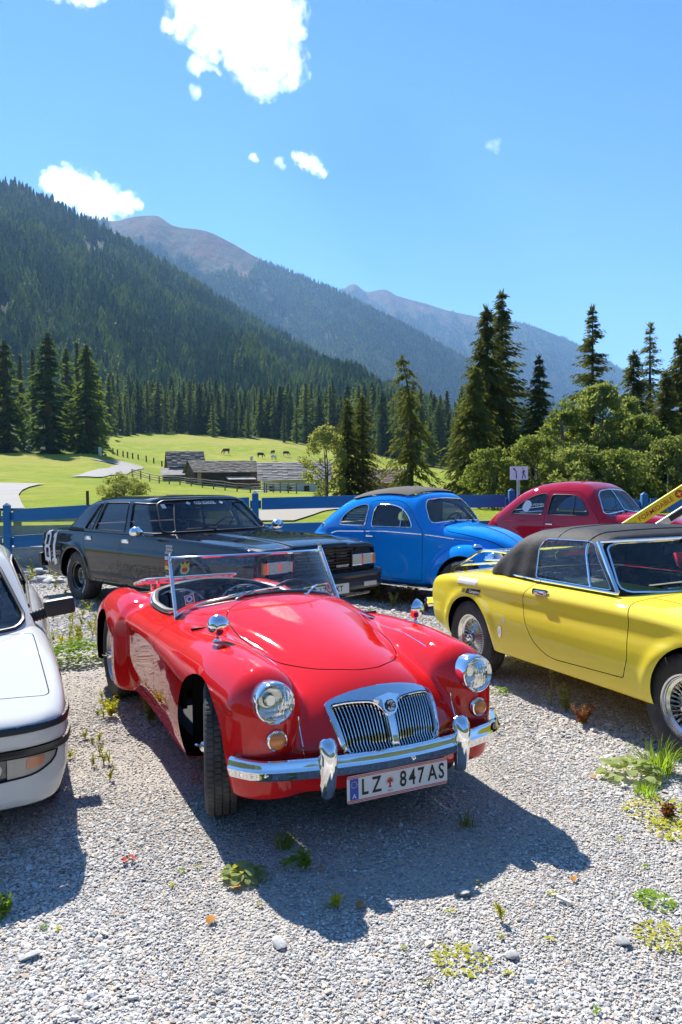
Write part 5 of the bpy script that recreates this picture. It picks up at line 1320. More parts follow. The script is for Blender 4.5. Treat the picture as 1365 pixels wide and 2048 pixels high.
# ================================================================ yellow spider with black soft top
def build_spider():
    car = thing('convertible', 'yellow convertible with raised black soft top, wire wheels and boot rack', 'car', (2.154, 5.73, 0), -1.163)
    PNT = paint('yellow_enamel', (0.84, 0.68, 0.055), dust=0.01)
    Pw = crv([(-2.05, 0.56), (-1.9, 0.655), (-1.6, 0.735), (-1.2, 0.785), (-0.5, 0.800), (0.3, 0.800), (1.0, 0.805), (1.5, 0.77), (1.85, 0.67), (2.1, 0.48)])
    Sz = crv([(0.15, -0.07), (0.26, -0.045), (0.36, -0.016), (0.46, -0.002), (0.55, 0.0), (0.60, -0.004), (0.625, -0.008), (0.66, -0.0145), (0.70, -0.016), (0.735, -0.013), (0.765, -0.011), (0.80, -0.020), (0.85, -0.052), (0.90, -0.10), (1.0, -0.2)])
    wash = crv([(-2.1, 0.0), (-1.5, 0.2), (-1.0, 1.0), (0.9, 1.0), (1.6, 0.7), (2.1, 0.2)])
    Sb = crv([(0.15, -0.07), (0.26, -0.045), (0.36, -0.016), (0.46, -0.002), (0.62, 0.0), (0.76, -0.012), (0.80, -0.020), (0.85, -0.052), (0.90, -0.10), (1.0, -0.2)])
    TC = crv([(-2.1, 0.60), (-1.95, 0.70), (-1.8, 0.765), (-1.5, 0.825), (-1.1, 0.865), (-0.6, 0.885), (0.4, 0.885), (0.8, 0.872), (1.2, 0.825), (1.6, 0.74), (1.9, 0.65), (2.1, 0.58)])
    zb = crv([(-2.1, 0.40), (-1.7, 0.34), (-1.3, 0.27), (1.3, 0.265), (2.1, 0.28)])
    def F(x, a, z):
        k = wash(x); side = a - (Pw(x) + Sz(z) * k + Sb(z) * (1 - k))
        # wheel-arch brows
        for cx in (-1.06, 1.24): side = side - 0.011 * np.exp(-((np.sqrt((x - cx) ** 2 + (z - 0.30) ** 2) - 0.385) / 0.045) ** 2) * sstep(0.2, 0.4, z)
        top = z - (TC(x) - 0.07 * a * a)
        f = smax(side, top, 0.07)
        f = smax(f, -x - (1.985 - 0.28 * a * a - 0.9 * np.maximum(z - 0.60, 0) ** 1.5 - 0.25 * np.maximum(0.55 - z, 0)), 0.10)
        f = smax(f, x - (2.03 - 0.30 * a * a - 0.35 * np.abs(z - 0.50)), 0.12)
        return smax(f, zb(x) - z, 0.03)
    sk = nets(F, (-2.1, 0, 0.2), (2.1, 0.86, 0.93), 0.02)
    sk = cut_arch(sk, -1.06, 0.655, 0.345, 0.31, ymin=0.5); sk = cut_arch(sk, 1.24, 0.675, 0.335, 0.31, ymin=0.5)
    seams = None
    door = rpoly([(0.665, 0.93), (0.700, 0.83), (0.735, 0.765), (0.722, 0.66), (0.735, 0.52), (0.690, 0.385), (-0.02, 0.362), (-0.19, 0.44), (-0.30, 0.60), (-0.33, 0.74), (-0.26, 0.84), (-0.16, 0.93)], [0.0, 0.05, 0.04, 0.03, 0.05, 0.02, 0.09, 0.12, 0.12, 0.10, 0.06, 0.0], 6)
    for s in (1, -1):
        d, sm, sk = cut_side_panel(sk, door, s); dd = d.put('door', PNT, car); seams = sm if seams is None else seams.join(sm)
        hx, hz = -0.13, 0.800; hy = float(side_y(F, np.array([hx]), np.array([hz]))[0])
        b = MB(); M = Matrix.Translation((hx, hy * s, hz)) @ Matrix.Rotation(math.pi / 2 * (-s), 4, 'X'); P = rpoly([(-0.085, -0.026), (0.085, -0.026), (0.085, 0.026), (-0.085, 0.026)], 0.025, 6)
        b.prism(P.tolist(), -0.004, 0.008, M=M); b.box((-0.06, -0.014, 0.006), (0.06, 0.014, 0.022), 0.008, M=M); b.put('handle', CHROME, dd)
    boot, sm, sk = cut_top_panel(sk, rpoly([(-1.90, -0.50), (-1.12, -0.56), (-1.12, 0.56), (-1.90, 0.50)], 0.06), 0.7); boot.put('boot_lid', PNT, car); seams = seams.join(sm)
    hood, sm, sk = cut_top_panel(sk, rpoly([(0.62, -0.56), (1.80, -0.46), (1.80, 0.46), (0.62, 0.56)], 0.06), 0.55, xmin=0.5); hood.put('bonnet', PNT, car); seams = seams.join(sm)
    ck = psd(rpoly([(-0.92, -0.58), (0.52, -0.58), (0.52, 0.58), (-0.92, 0.58)], 0.1)); X, Y, Z = sk.V.T; _, sk = sk.cut(np.where(Z > 0.6, ck(X, Y), 1))
    seams.off(-0.005).put('shut_line', SEAL, car)
    sk.put('body', PNT, car)
    # soft top
    RT = crv([(-1.3, 0.83), (-1.1, 0.90), (-0.9, 1.015), (-0.72, 1.145), (-0.6, 1.205), (-0.5, 1.232), (-0.3, 1.252), (0.0, 1.262), (0.22, 1.240), (0.36, 1.212), (0.6, 1.14)])
    Cw = crv([(0.80, 0.700), (0.88, 0.690), (1.0, 0.655), (1.15, 0.605), (1.28, 0.54)])
    rake = lambda z, a: 0.665 - 0.90 * (z - 0.86) - 0.32 * a * a
    def G(x, a, z):
        side = a - (Cw(z) - 0.10 * np.maximum(-0.35 - x, 0) ** 1.6 + 0.006 * np.sin((x + 0.05) * 30) * (x < -0.3))
        f = smax(side, z - (RT(x) - 0.10 * a * a - 0.12 * np.maximum(a - 0.45, 0)), 0.11)
        f = smax(f, x - rake(z, a), 0.02)
        f = smax(f, -x - (1.14 - 0.45 * a * a), 0.06)
        return smax(f, 0.845 - z, 0.01)
    t = nets(G, (-1.25, 0, 0.83), (0.75, 0.75, 1.32), 0.016)
    t = t.cut(0.856 - t.V[:, 2])[0]
    top = put('soft_top', None, car)
    win = rpoly([(-0.30, 0.885), (-0.345, 1.10), (-0.315, 1.162), (0.14, 1.172), (0.205, 1.155), (0.48, 0.885)], [0.02, 0.05, 0.05, 0.02, 0.02, 0.02], 5)
    t = side_windows(t, G, [win], car, GLASS, CHROME, depth=0.004, r=0.0042)
    wsp = np.array(rpoly(sym([(0.0, 1.178), (0.50, 1.168), (0.575, 1.14), (0.645, 0.90), (0.60, 0.875), (0.0, 0.868)]), 0.02, 4))
    t, ws = end_window(t, G, wsp, car, GLASS, CHROME, True, depth=0.004, r=0.008, zmin=0.84, xlim=0.15)
    rw = np.array(rpoly(sym([(0.0, 1.10), (0.36, 1.09), (0.40, 0.95), (0.0, 0.94)]), 0.04, 4))
    t, _ = end_window(t, G, rw, car, GLASS, None, False, zmin=0.84, xlim=-0.5, name='rear_window')
    CANV = mat('black_canvas', (0.010, 0.011, 0.014), 0.72, bump=0.25, bscale=16, inner=(0.02, 0.02, 0.02), col2=(0.022, 0.023, 0.027), c2scale=4, c2lo=0.45, c2hi=0.7, spec=0.3)
    t.put('canvas', CANV, top)
    for s in (1, -1):
        # stitched seams over the canvas, pillar, vent divider, belt strip
        yy = np.linspace(0, 0.60, 14); zz = top_z(G, np.full(14, -0.17) - 0.04 * yy, yy, 0.9, 1.4); b = MB(); b.tube(np.stack([np.full(14, -0.17) - 0.04 * yy, yy * s, zz + 0.001], 1), 0.004, 6); b.put('canvas_seam', CANV, top)
        yy = np.linspace(0, 0.585, 14); xx = 0.20 - 0.22 * yy ** 2; zz = top_z(G, xx, yy, 0.9, 1.4); b = MB(); b.tube(np.stack([xx, yy * s, zz], 1), 0.012, 6, flat=(1, 0.5)); b.put('header_rail', CANV, top)
        zz = np.linspace(0.88, 1.165, 8); yy = side_y(G, np.full(8, 0.25), zz); b = MB(); b.tube(np.stack([0.285 - 0.155 * (zz - 0.88) / 0.28, yy * s, zz], 1), 0.009, 6); b.put('vent_divider', CHROME, car)
        zz = np.linspace(0.865, 1.175, 9); yy = np.interp(zz, [0.865, 1.175], [0.668, 0.60]); b = MB(); b.tube(np.stack([rake(zz, yy) - 0.012, yy * s, zz], 1), 0.015, 8, flat=(1.0, 1.2)); b.put('windscreen_pillar', CHROME, car)
        xs = np.linspace(-0.30, 0.545, 20); b = MB(); b.tube(np.stack([xs, np.full(20, 0.700) * s - 0.0, np.full(20, 0.872)], 1), 0.009, 6, flat=(1.0, 1.0)); b.put('belt_trim', CHROME, car)
        xs = np.linspace(-1.05, -0.30, 16); a_ = np.interp(xs, [-1.1, -0.9, -0.6, -0.3], [0.45, 0.60, 0.675, 0.700]); b = MB(); b.tube(np.stack([xs, a_ * s, np.full(16, 0.874)], 1), 0.007, 6); b.put('belt_trim', CHROME, car)
    yy = np.linspace(-0.6, 0.6, 25); b = MB(); b.tube(np.stack([rake(np.full(25, 1.182), yy) + 0.004, yy, np.full(25, 1.186) - 0.03 * yy**2], 1), 0.013, 7); b.put('header_trim', CHROME, car)
    wiper(car, (rake(0.90, 0.5) + 0.02, -0.47, 0.915), (rake(0.925, 0.0) + 0.03, 0.03, 0.935), (rake(0.87, 0.1) + 0.04, 0.02, 0.885), ALU)
    # inside
    for s in (1, -1):
        seat(car, -0.32, 0.33 * s, w=0.48, zb=0.42, h=0.46, pleats=5, headrest=False)
        b = MB(); b.box((-0.30, 0.62 * s - 0.02, 0.40), (0.55, 0.62 * s + 0.02, 0.86), 0.01); b.put('door_trim', LEATHER, car)
    b = MB(); b.box((0.36, -0.60, 0.62), (0.56, 0.60, 0.84), 0.03); b.put('dashboard', BLACK, car)
    steering_wheel(car, (0.22, 0.34, 0.84), 0.19, tilt=0.4)
    b = MB(); b.box((0.30, -0.10, 1.08), (0.33, 0.11, 1.14), 0.012); b.tube([(0.32, 0, 1.12), (0.40, 0, 1.18)], 0.006, 6); b.put('rear_view_mirror', BLACK, car)
    floor_and_inner(car, -1.1, 1.7, 0.62, 0.27)
    b = MB(); b.box((0.58, -0.6, 0.28), (0.60, 0.6, 0.80)); b.put('bulkhead', MATT, car)
    b = MB(); b.box((-1.08, -0.6, 0.28), (-1.06, 0.6, 0.84)); b.put('rear_bulkhead', MATT, car)
    # boot rack of bent tube
    rk = put('boot_rack', None, car)
    zt = lambda x_, y_: float(top_z(F, np.array([x_]), np.array([y_]))[0])
    for y0 in (-0.46, 0.46):
        b = MB(); b.tube(spline([(-1.80, y0, zt(-1.8, y0) + 0.075), (-1.60, y0, zt(-1.6, y0) + 0.085), (-1.42, y0, 0.965), (-1.25, y0, 1.00), (-0.95, y0, 1.00)], 6, False), 0.011, 8); b.put('rack_tube', CHROME, rk)
        b = MB(); b.tube([(-1.82, y0, zt(-1.8, y0) + 0.07), (-1.0, y0, 0.925)], 0.009, 8); b.put('rack_tube', CHROME, rk)
    for x0, y0 in ((-1.80, -0.46), (-1.80, 0.46), (-1.68, -0.40), (-1.68, 0.40)):
        b = MB(); z0 = zt(x0, abs(y0)); b.tube([(x0 - 0.02, y0, z0), (x0 - 0.012, y0, z0 + 0.05), (x0 + 0.05, y0, z0 + 0.082), (x0 + 0.11, y0, z0 + 0.085)], [0.018, 0.017, 0.016, 0.014], 8); b.put('rack_foot', BLACK, rk)
    for x0, zz in ((-0.97, 1.0), (-1.24, 1.0)): b = MB(); b.tube([(x0, -0.46, zz), (x0, 0.46, zz)], 0.010, 8); b.put('rack_tube', CHROME, rk)
    for y0 in (-0.2, 0.05, 0.25): b = MB(); b.tube([(-1.70, y0, zt(-1.7, y0) + 0.08), (-1.0, y0, 0.93)], 0.008, 6); b.put('rack_bar', CHROME, rk)
    # bumper, wheels, badges
    b = MB(); yy = np.linspace(-0.78, -0.35, 12); xx = np.where(yy < -0.66, -1.93 + (-yy - 0.66) * 1.6, -2.02 - 0.0 * yy + (yy + 0.66) * -0.05)
    b.tube(np.stack([xx, yy, np.full(12, 0.47)], 1), 0.045, 8, flat=(0.35, 1.0)); b.put('rear_bumper', CHROME, car)
    b = MB(); b.tube(np.stack([xx, -yy, np.full(12, 0.47)], 1), 0.045, 8, flat=(0.35, 1.0)); b.put('rear_bumper', CHROME, car)
    for s in (1, -1):
        wire_wheel(car, (-1.115, 0.652 * s, 0.305), s, 0.308, 0.165, 0.185, spokes=30, ears=False, rimm=mat('wire_chrome', (0.75, 0.74, 0.70), 0.2, 1.0))
        wire_wheel(car, (1.125, 0.665 * s, 0.305), s, 0.308, 0.165, 0.185, spokes=30, ears=False, rimm=MATS['wire_chrome'], steer=0.03)
        b = MB(); b.box((0.85, 0.40 * s - 0.01, 0.3), (1.6, 0.40 * s + 0.01, 0.75)); b.put('inner_wing', MATT, car)
        b = MB(); b.box((-1.5, 0.42 * s - 0.01, 0.3), (-0.7, 0.42 * s + 0.01, 0.75)); b.put('inner_wing', MATT, car)
    V, Fc = grid_patch(0.20, 0.042, 6, 3); decal_vf(V, Fc, F, -0.98, 0.705, INK, car, 'black_sticker', -1, 0.03, 0.003, shear=0.5)
    decal('Campione', F, -0.955, 0.705, 0.036, WHITE, car, 'sticker_lettering', -1, 0.03, out=0.0055, shear=0.3)
    for k in range(4): V, Fc = grid_patch(0.008, 0.036, 2, 3); decal_vf(V, Fc, F, -1.098 - 0.014 * k, 0.702, INK, car, 'sticker_bar', -1, 0.03, 0.003, shear=0.5)
    V, Fc = grid_patch(0.30, 0.050, 8, 3); decal_vf(V, Fc, F, -1.08, 0.778, mat('faded_white', (0.70, 0.68, 0.62), 0.6), car, 'white_sticker', -1, 0.02, 0.003, shear=0.4)
    V, Fc = grid_patch(0.038, 0.040, 3, 3); decal_vf(V, Fc, F, -0.54, 0.545, mat('cream_print', (0.75, 0.68, 0.45), 0.6), car, 'small_sticker', -1, 0.0, 0.003, shear=0.3)
    bd = MB(); y0 = float(side_y(F, np.array([-0.59]), np.array([0.45]))[0]); M = Matrix.Translation((-0.59, -y0, 0.45)) @ Matrix.Rotation(math.pi / 2, 4, 'X')
    bd.prism(rpoly([(-0.022, -0.02), (0, -0.052), (0.022, -0.02), (0.026, 0.028), (0.008, 0.052), (-0.022, 0.03)], 0.01, 4).tolist(), 0, 0.007, M=M); bd.put('maker_badge', CHROME, car)
    return car
build_spider()
# ================================================================ black American saloon
def build_saloon():
    car = thing('saloon_car', 'black four door saloon with white number 81 on its rear wing', 'car', (-2.008, 10.455, 0), -0.81)
    PNT = paint('black_enamel', (0.008, 0.009, 0.011), dust=0.005)
    Pw = crv([(-2.75, 0.82), (-2.6, 0.875), (-2.2, 0.915), (-1.4, 0.935), (0.5, 0.935), (1.6, 0.925), (2.3, 0.90), (2.6, 0.87), (2.75, 0.84)])
    Sz = crv([(0.2, -0.10), (0.30, -0.045), (0.40, -0.018), (0.55, -0.006), (0.70, 0.0), (0.76, -0.004), (0.80, -0.016), (0.90, -0.034), (0.97, -0.055), (1.05, -0.12)])
    TC = crv([(-2.8, 0.84), (-2.72, 0.91), (-2.5, 0.955), (-2.1, 0.99), (-1.5, 1.0), (0.5, 1.005), (0.9, 1.0), (1.5, 0.985), (2.2, 0.955), (2.6, 0.905), (2.75, 0.86)])
    zb = crv([(-2.8, 0.42), (-2.2, 0.34), (-1.8, 0.30), (1.8, 0.28), (2.7, 0.30)])
    def F(x, a, z):
        side = a - (Pw(x) + Sz(z))
        for cx in (-1.44, 1.473): side = side - 0.018 * np.exp(-((np.sqrt((x - cx) ** 2 + (z - 0.34) ** 2) - 0.43) / 0.035) ** 2) * sstep(0.25, 0.4, z)
        rid = 0.016 * sstep(0.42, 0.36, a) * sstep(0.9, 1.3, x)
        f = smax(side, z - (TC(x) - 0.025 * a * a + rid - 0.02 * sstep(0.70, 0.9, a)), 0.035)
        f = smax(f, -x - (2.62 + 0.16 * (z - 0.5) - 0.07 * a * a), 0.06)
        f = smax(f, x - (2.60 + 0.10 * (z - 0.6) - 0.05 * a * a), 0.045)
        return smax(f, zb(x) - z, 0.03)
    sk = nets(F, (-2.85, 0, 0.2), (2.8, 1.0, 1.08), 0.025)
    sk = cut_arch(sk, -1.44, 0.735, 0.405, 0.36, ymin=0.6); sk = cut_arch(sk, 1.473, 0.735, 0.41, 0.36, ymin=0.6)
    RT = crv([(-1.85, 1.02), (-1.55, 1.20), (-1.33, 1.355), (-1.18, 1.41), (-0.7, 1.442), (0.0, 1.442), (0.30, 1.425), (0.5, 1.38)])
    Cw = crv([(0.95, 0.880), (1.0, 0.868), (1.2, 0.800), (1.36, 0.735), (1.45, 0.68)])
    def G(x, a, z):
        f = smax(a - Cw(z) + 0.03 * np.maximum(-1.2 - x, 0), z - (RT(x) - 0.05 * a * a - 0.03 * sstep(0.5, 0.75, a)), 0.07)
        f = smax(f, x - (0.82 - 1.17 * (z - 1.0) - 0.30 * a * a), 0.03)
        f = smax(f, -x - (1.83 - 1.15 * (z - 1.0) - 0.10 * a * a), 0.04)
        return smax(f, 0.95 - z, 0.01)
    t = nets(G, (-2.15, 0, 0.9), (0.95, 0.92, 1.5), 0.02); t = t.cut(0.968 - t.V[:, 2])[0]
    w1 = rpoly([(0.02, 1.00), (-0.10, 1.355), (0.36, 1.345), (0.70, 1.00)], 0.025, 4); w2 = rpoly([(-0.90, 1.00), (-0.80, 1.352), (-0.20, 1.358), (-0.10, 1.00)], 0.025, 4); w3 = rpoly([(-1.20, 1.00), (-0.95, 1.335), (-0.87, 1.345), (-0.97, 1.00)], 0.02, 4)
    TINT = GLASS_D
    t = side_windows(t, G, [w1, w2, w3], car, TINT, BLACK, depth=0.012, r=0.008)
    wsp = np.array(rpoly(sym([(0.0, 1.390), (0.56, 1.380), (0.645, 1.34), (0.775, 1.02), (0.70, 1.005), (0.0, 1.012)]), 0.03, 4))
    t, ws = end_window(t, G, wsp, car, GLASS, BLACK, True, r=0.010, zmin=0.98, xlim=0.0)
    rwp = np.array(rpoly(sym([(0.0, 1.38), (0.60, 1.36), (0.70, 1.06), (0.0, 1.05)]), 0.04, 4))
    t, _ = end_window(t, G, rwp, car, TINT, BLACK, False, zmin=0.98, xlim=-1.0, name='rear_window')
    t.put('roof', PNT, car)
    seams = None
    d1 = rpoly([(0.93, 0.99), (0.955, 0.70), (0.93, 0.36), (-0.11, 0.36), (-0.13, 0.70), (-0.05, 0.99)], 0.03, 4); d2 = rpoly([(-0.13, 0.99), (-0.19, 0.70), (-0.17, 0.36), (-0.92, 0.36), (-1.02, 0.62), (-1.16, 0.80), (-1.15, 0.99)], [0.03, 0.05, 0.03, 0.06, 0.1, 0.05, 0.03], 4)
    cock = psd(rpoly([(0.60, 0.70), (-1.75, 0.70), (-1.75, -0.70), (0.60, -0.70)], 0.08)); X, Y, Z = sk.V.T; _, sk = sk.cut(np.where(Z > 0.8, cock(X, Y), 1))
    hood, sm, sk = cut_top_panel(sk, rpoly([(0.80, -0.76), (2.56, -0.74), (2.56, 0.74), (0.80, 0.76)], 0.03), 0.8, xmin=0.6); hood.put('bonnet', PNT, car); seams = sm
    boot, sm, sk = cut_top_panel(sk, rpoly([(-2.10, -0.72), (-2.66, -0.70), (-2.66, 0.70), (-2.10, 0.72)], 0.03), 0.8, xmin=-3.0); boot.put('boot_lid', PNT, car); seams = seams.join(sm)
    def handle(x, z, s, par):
        y0 = float(side_y(F, np.array([x]), np.array([z]))[0]); b = MB(); b.box((x - 0.085, s * (y0 + 0.0) - 0.012, z - 0.026), (x + 0.085, s * y0 + 0.012, z + 0.026), 0.008); b.put('handle_plate', CHROME, par)
        b = MB(); b.box((x - 0.075, s * (y0 + 0.012) - 0.010, z - 0.004), (x + 0.075, s * (y0 + 0.012) + 0.010, z + 0.022), 0.006); b.put('handle', CHROME, par)
    for s in (1, -1):
        a_, sm, sk = cut_side_panel(sk, d1, s); o = a_.put('door', PNT, car); handle(-0.03, 0.885, s, o); seams = seams.join(sm)
        a_, sm, sk = cut_side_panel(sk, d2, s); o = a_.put('door', PNT, car); handle(-1.03, 0.885, s, o); seams = seams.join(sm)
    seams.off(-0.006).put('shut_line', SEAL, car)
    sk.put('body', PNT, car)
    for s in (1, -1):
        xs = np.linspace(-0.97, 1.0, 20); zz = np.full(20, 0.435); yy = side_y(F, xs, zz); b = MB(); b.tube(np.stack([xs, yy * s, zz], 1), 0.022, 6, flat=(0.4, 1)); b.put('side_moulding', BLACK, car)
        xs = np.linspace(-2.55, 2.45, 60); zz = np.interp(xs, [-2.55, -1.5, 0.8, 2.45], [0.91, 0.955, 0.962, 0.915]); yy = side_y(F, xs, zz); b = MB(); b.tube(np.stack([xs, yy * s, zz], 1), 0.004, 5); b.put('belt_moulding', CHROME if False else PNT, car)
    # face: dark egg-crate grille, twin square lamps, black bumper
    face = put('grille', None, car); gx = 2.61
    b = MB(); b.box((2.50, -0.74, 0.56), (gx, 0.74, 0.86), 0.01); b.put('grille_back', MATT, face)
    for k in range(7): z0 = 0.595 + k * 0.036; b = MB(); b.box((gx, -0.40, z0), (gx + 0.028, 0.40, z0 + 0.010)); b.put('grille_bar', BLACK, face)
    for k in range(3): y0 = -0.2 + 0.2 * k; b = MB(); b.box((gx, y0 - 0.005, 0.585), (gx + 0.022, y0 + 0.005, 0.83)); b.put('grille_bar', BLACK, face)
    b = MB(); 
    for (y0, y1, z0, z1) in ((-0.42, 0.42, 0.575, 0.590), (-0.42, 0.42, 0.835, 0.852), (-0.425, -0.41, 0.575, 0.852), (0.41, 0.425, 0.575, 0.852)): b.box((gx - 0.01, y0, z0), (gx + 0.034, y1, z1))
    b.put('grille_frame', BLACK, face)
    V, Fc = text_vf('CHEVROLET', 0.034, bold=0.0012); b = MB(); b.add(np.stack([np.full(len(V), gx + 0.036), V[:, 0] + 0.27, V[:, 1] + 0.665], 1), Fc); b.box((gx + 0.010, 0.17, 0.648), (gx + 0.033, 0.37, 0.682)); 
    b = MB(); b.add(np.stack([np.full(len(V), gx + 0.036), V[:, 0] + 0.27, V[:, 1] + 0.665], 1), Fc); b.put('grille_lettering', WHITE, face)
    for s in (1, -1):
        for y0 in (0.515, 0.685):
            h = put('headlight', None, car); h.location = (gx + 0.01, y0 * s, 0.715)
            fr = MB(); P = [(-0.080, -0.055), (0.080, -0.055), (0.080, 0.055), (-0.080, 0.055)]
            for q in range(4): p0, p1 = P[q], P[(q + 1) % 4]; fr.tube([(0.006, *p0), (0.006, *p1)], 0.007, 4)
            fr.put('bezel', CHROME, h)
            b = MB(); b.box((-0.02, -0.076, -0.051), (-0.016, 0.076, 0.051)); b.put('reflector', MATS['lamp_reflector'], h)
            n = 20; ys = np.linspace(-0.076, 0.076, n); V = np.array([(0.006 + 0.002 * (i % 2), y_, z_) for z_ in (-0.051, -0.017, -0.017, 0.017, 0.017, 0.051) for i, y_ in enumerate(ys)]); put('lens', me_from(V, [[r_*n+i, r_*n+i+1, (r_+1)*n+i+1, (r_+1)*n+i] for r_ in range(5) for i in range(n - 1)], smooth=False), h, mat('lamp_glass_ribbed', (0.55, 0.53, 0.48), 0.5))
        b = MB(); b.box((2.50, 0.785 * s - 0.022, 0.655), (gx + 0.016, 0.785 * s + 0.022, 0.775), 0.006); b.put('turn_signal', AMBER, car)
    for xb, sg in ((2.70, 1), (-2.70, -1)):
        bp_ = put('bumper', None, car)
        b = MB(); yy = np.linspace(-0.93, 0.93, 33); xx = xb - sg * (0.06 * yy ** 2 + 6.5 * np.maximum(np.abs(yy) - 0.80, 0) ** 2)
        pr = [(-0.05, 0.10), (0.03, 0.095), (0.05, 0.06), (0.03, 0.03), (0.032, -0.02), (0.045, -0.06), (0.02, -0.10), (-0.05, -0.10)]
        k = len(pr); V = np.array([(x_ + sg * p, y_, 0.50 + q) for x_, y_ in zip(xx, yy) for p, q in pr]); b.add(V, [[i*k+j, i*k+(j+1) % k, (i+1)*k+(j+1) % k, (i+1)*k+j] for i in range(32) for j in range(k)] + [list(range(k)), list(range(32*k, 33*k))], True); b.put('bumper_bar', mat('satin_black', (0.014, 0.014, 0.015), 0.3), bp_)
        if sg > 0:
            for s in (1, -1):
                b = MB(); b.box((xb - 0.03, 0.62 * s - 0.10, 0.425), (xb + 0.030, 0.62 * s + 0.10, 0.475), 0.006); b.put('lower_lamp', mat('frosted_lamp', (0.55, 0.53, 0.50), 0.2, coat=1.0), bp_)
            b = MB(); b.box((xb + 0.045, -0.26, 0.38), (xb + 0.055, 0.26, 0.49), 0.004); b.put('plate', MATS['plate_white'], bp_)
            V, Fc = text_vf('LZ 47 KT', 0.085, bold=0.002); b = MB(); b.add(np.stack([np.full(len(V), xb + 0.0562), V[:, 0] + 0.0, V[:, 1] + 0.435], 1), Fc); b.put('plate_lettering', INK, bp_)
    # cabin
    RD = mat('maroon_velour', (0.16, 0.030, 0.028), 0.9)
    for s in (1, -1): seat(car, -0.15, 0.38 * s, w=0.62, zb=0.55, h=0.52, m=mat('dark_velour', (0.035, 0.022, 0.022), 0.9), pleats=3, headrest=True)
    b = MB(); b.box((-1.35, -0.7, 0.42), (-0.9, 0.7, 0.58), 0.04); b.box((-1.45, -0.7, 0.55), (-1.28, 0.7, 1.06), 0.05); b.put('rear_bench', RD, car)
    b = MB(); b.box((0.45, -0.74, 0.70), (0.80, 0.74, 0.985), 0.04); b.put('dashboard', BLACK, car)
    steering_wheel(car, (0.28, 0.40, 0.98), 0.19, tilt=0.5)
    b = MB(); b.box((0.20, -0.12, 1.28), (0.23, 0.12, 1.34), 0.01); b.put('rear_view_mirror', BLACK, car)
    floor_and_inner(car, -2.3, 2.4, 0.78, 0.28)
    b = MB(); b.box((0.86, -0.8, 0.3), (0.88, 0.8, 0.95)); b.put('bulkhead', MATT, car)
    b = MB(); b.box((-1.80, -0.8, 0.3), (-1.78, 0.8, 0.97)); b.box((-2.1, -0.74, 0.955), (-1.5, 0.74, 0.965)); b.put('parcel_shelf', MATT, car)
    wiper(car, (0.80, -0.55, 1.045), (0.80, -0.10, 1.05), (0.88, -0.15, 1.01), BLACK)
    for s in (1, -1):
        mr = put('wing_mirror', None, car); y0 = 0.905; b = MB(); b.tube([(0.50, y0 * s, 0.965), (0.52, (y0 + 0.08) * s, 0.985), (0.53, (y0 + 0.13) * s, 1.01)], 0.014, 8); b.put('stalk', CHROME, mr)
        b = MB(); M = Matrix.Translation((0.53, (y0 + 0.16) * s, 1.03)); b.lathe([(0, 0.085), (0.035, 0.075), (0.058, 0.04), (0.064, 0.0), (0.060, -0.02), (0, -0.016)], 28, axis='x', M=M @ Matrix.Diagonal((1, 1.35, 1, 1))); b.put('shell', CHROME, mr)
        for cx in (-1.45, 1.473):
            disc_wheel(car, (cx, 0.765 * s, 0.338), s, 0.342, 0.235, 0.20, rimm=mat('black_steel', (0.012, 0.012, 0.013), 0.3, coat=0.6), nuts=5, dish=0.035, letters=[('RADIAL T/A', 0.9), ('RADIAL T/A', 0.9 + math.pi)])
            b = MB(); b.box((cx - 0.5, 0.56 * s - 0.01, 0.3), (cx + 0.5, 0.56 * s + 0.01, 0.85)); b.put('inner_wing', MATT, car)
    b = MB(); b.tube([(-1.45, -0.7, 0.33), (-1.45, 0.7, 0.33)], 0.05, 8); b.put('axle', MATT, car)
    # blackletter 81 and the stickers
    def quadpoly(polys, nx=1):
        V, Fq = [], []
        for P in polys: b0 = len(V); V += [(x_, y_, 0) for x_, y_ in P]; Fq.append(list(range(b0, b0 + len(P))))
        return np.array(V, float), Fq
    st = lambda x0, w, y0, y1: [(x0 - w * 0.5, y0), (x0 + w * 0.5, y0), (x0 + w * 0.5, y1), (x0 - w * 0.5, y1)]
    def segd(P, n=6):
        return P
    eight = [st(-0.085, 0.060, -0.165, -0.02), st(0.085, 0.060, -0.165, -0.02), st(-0.080, 0.055, 0.02, 0.165), st(0.080, 0.055, 0.02, 0.165),
             [(-0.115, -0.165), (-0.10, -0.235), (-0.06, -0.205), (0.0, -0.240), (0.06, -0.205), (0.10, -0.235), (0.115, -0.165)], [(-0.108, 0.165), (0.108, 0.165), (0.075, 0.205), (0.085, 0.245), (0.03, 0.212), (-0.05, 0.232), (-0.06, 0.20)],
             [(-0.115, -0.021), (0.115, -0.021), (0.075, 0.0), (0.108, 0.021), (-0.108, 0.021), (-0.075, 0.0)]]
    one = [st(0.0, 0.078, -0.165, 0.150), [(-0.075, -0.165), (-0.095, -0.215), (-0.045, -0.200), (0.0, -0.260), (0.04, -0.200), (0.085, -0.225), (0.07, -0.165)], [(-0.085, 0.120), (-0.039, 0.150), (0.039, 0.150), (0.055, 0.245), (0.02, 0.205), (-0.04, 0.190)]]
    NUM = mat('number_white', (0.74, 0.73, 0.75), 0.55)
    for ch, x0, polys in (('8', -2.32, eight), ('1', -2.06, one)):
        V, Fq = quadpoly(polys); decal_vf(V, Fq, F, x0, 0.712, NUM, car, 'race_number', -1, 0.0, 0.004)
    def wst(txt, y0, z0, size, nm, m=WHITE):
        V, Fc = text_vf(txt, size, bold=0.001); y_ = y0 + V[:, 0]; z_ = z0 + V[:, 1]; x_ = front_x(G, y_, z_, 0.0, 1.2) + 0.004; return put(nm, me_from(np.stack([x_, y_, z_], 1), Fc, smooth=False), ws, m)
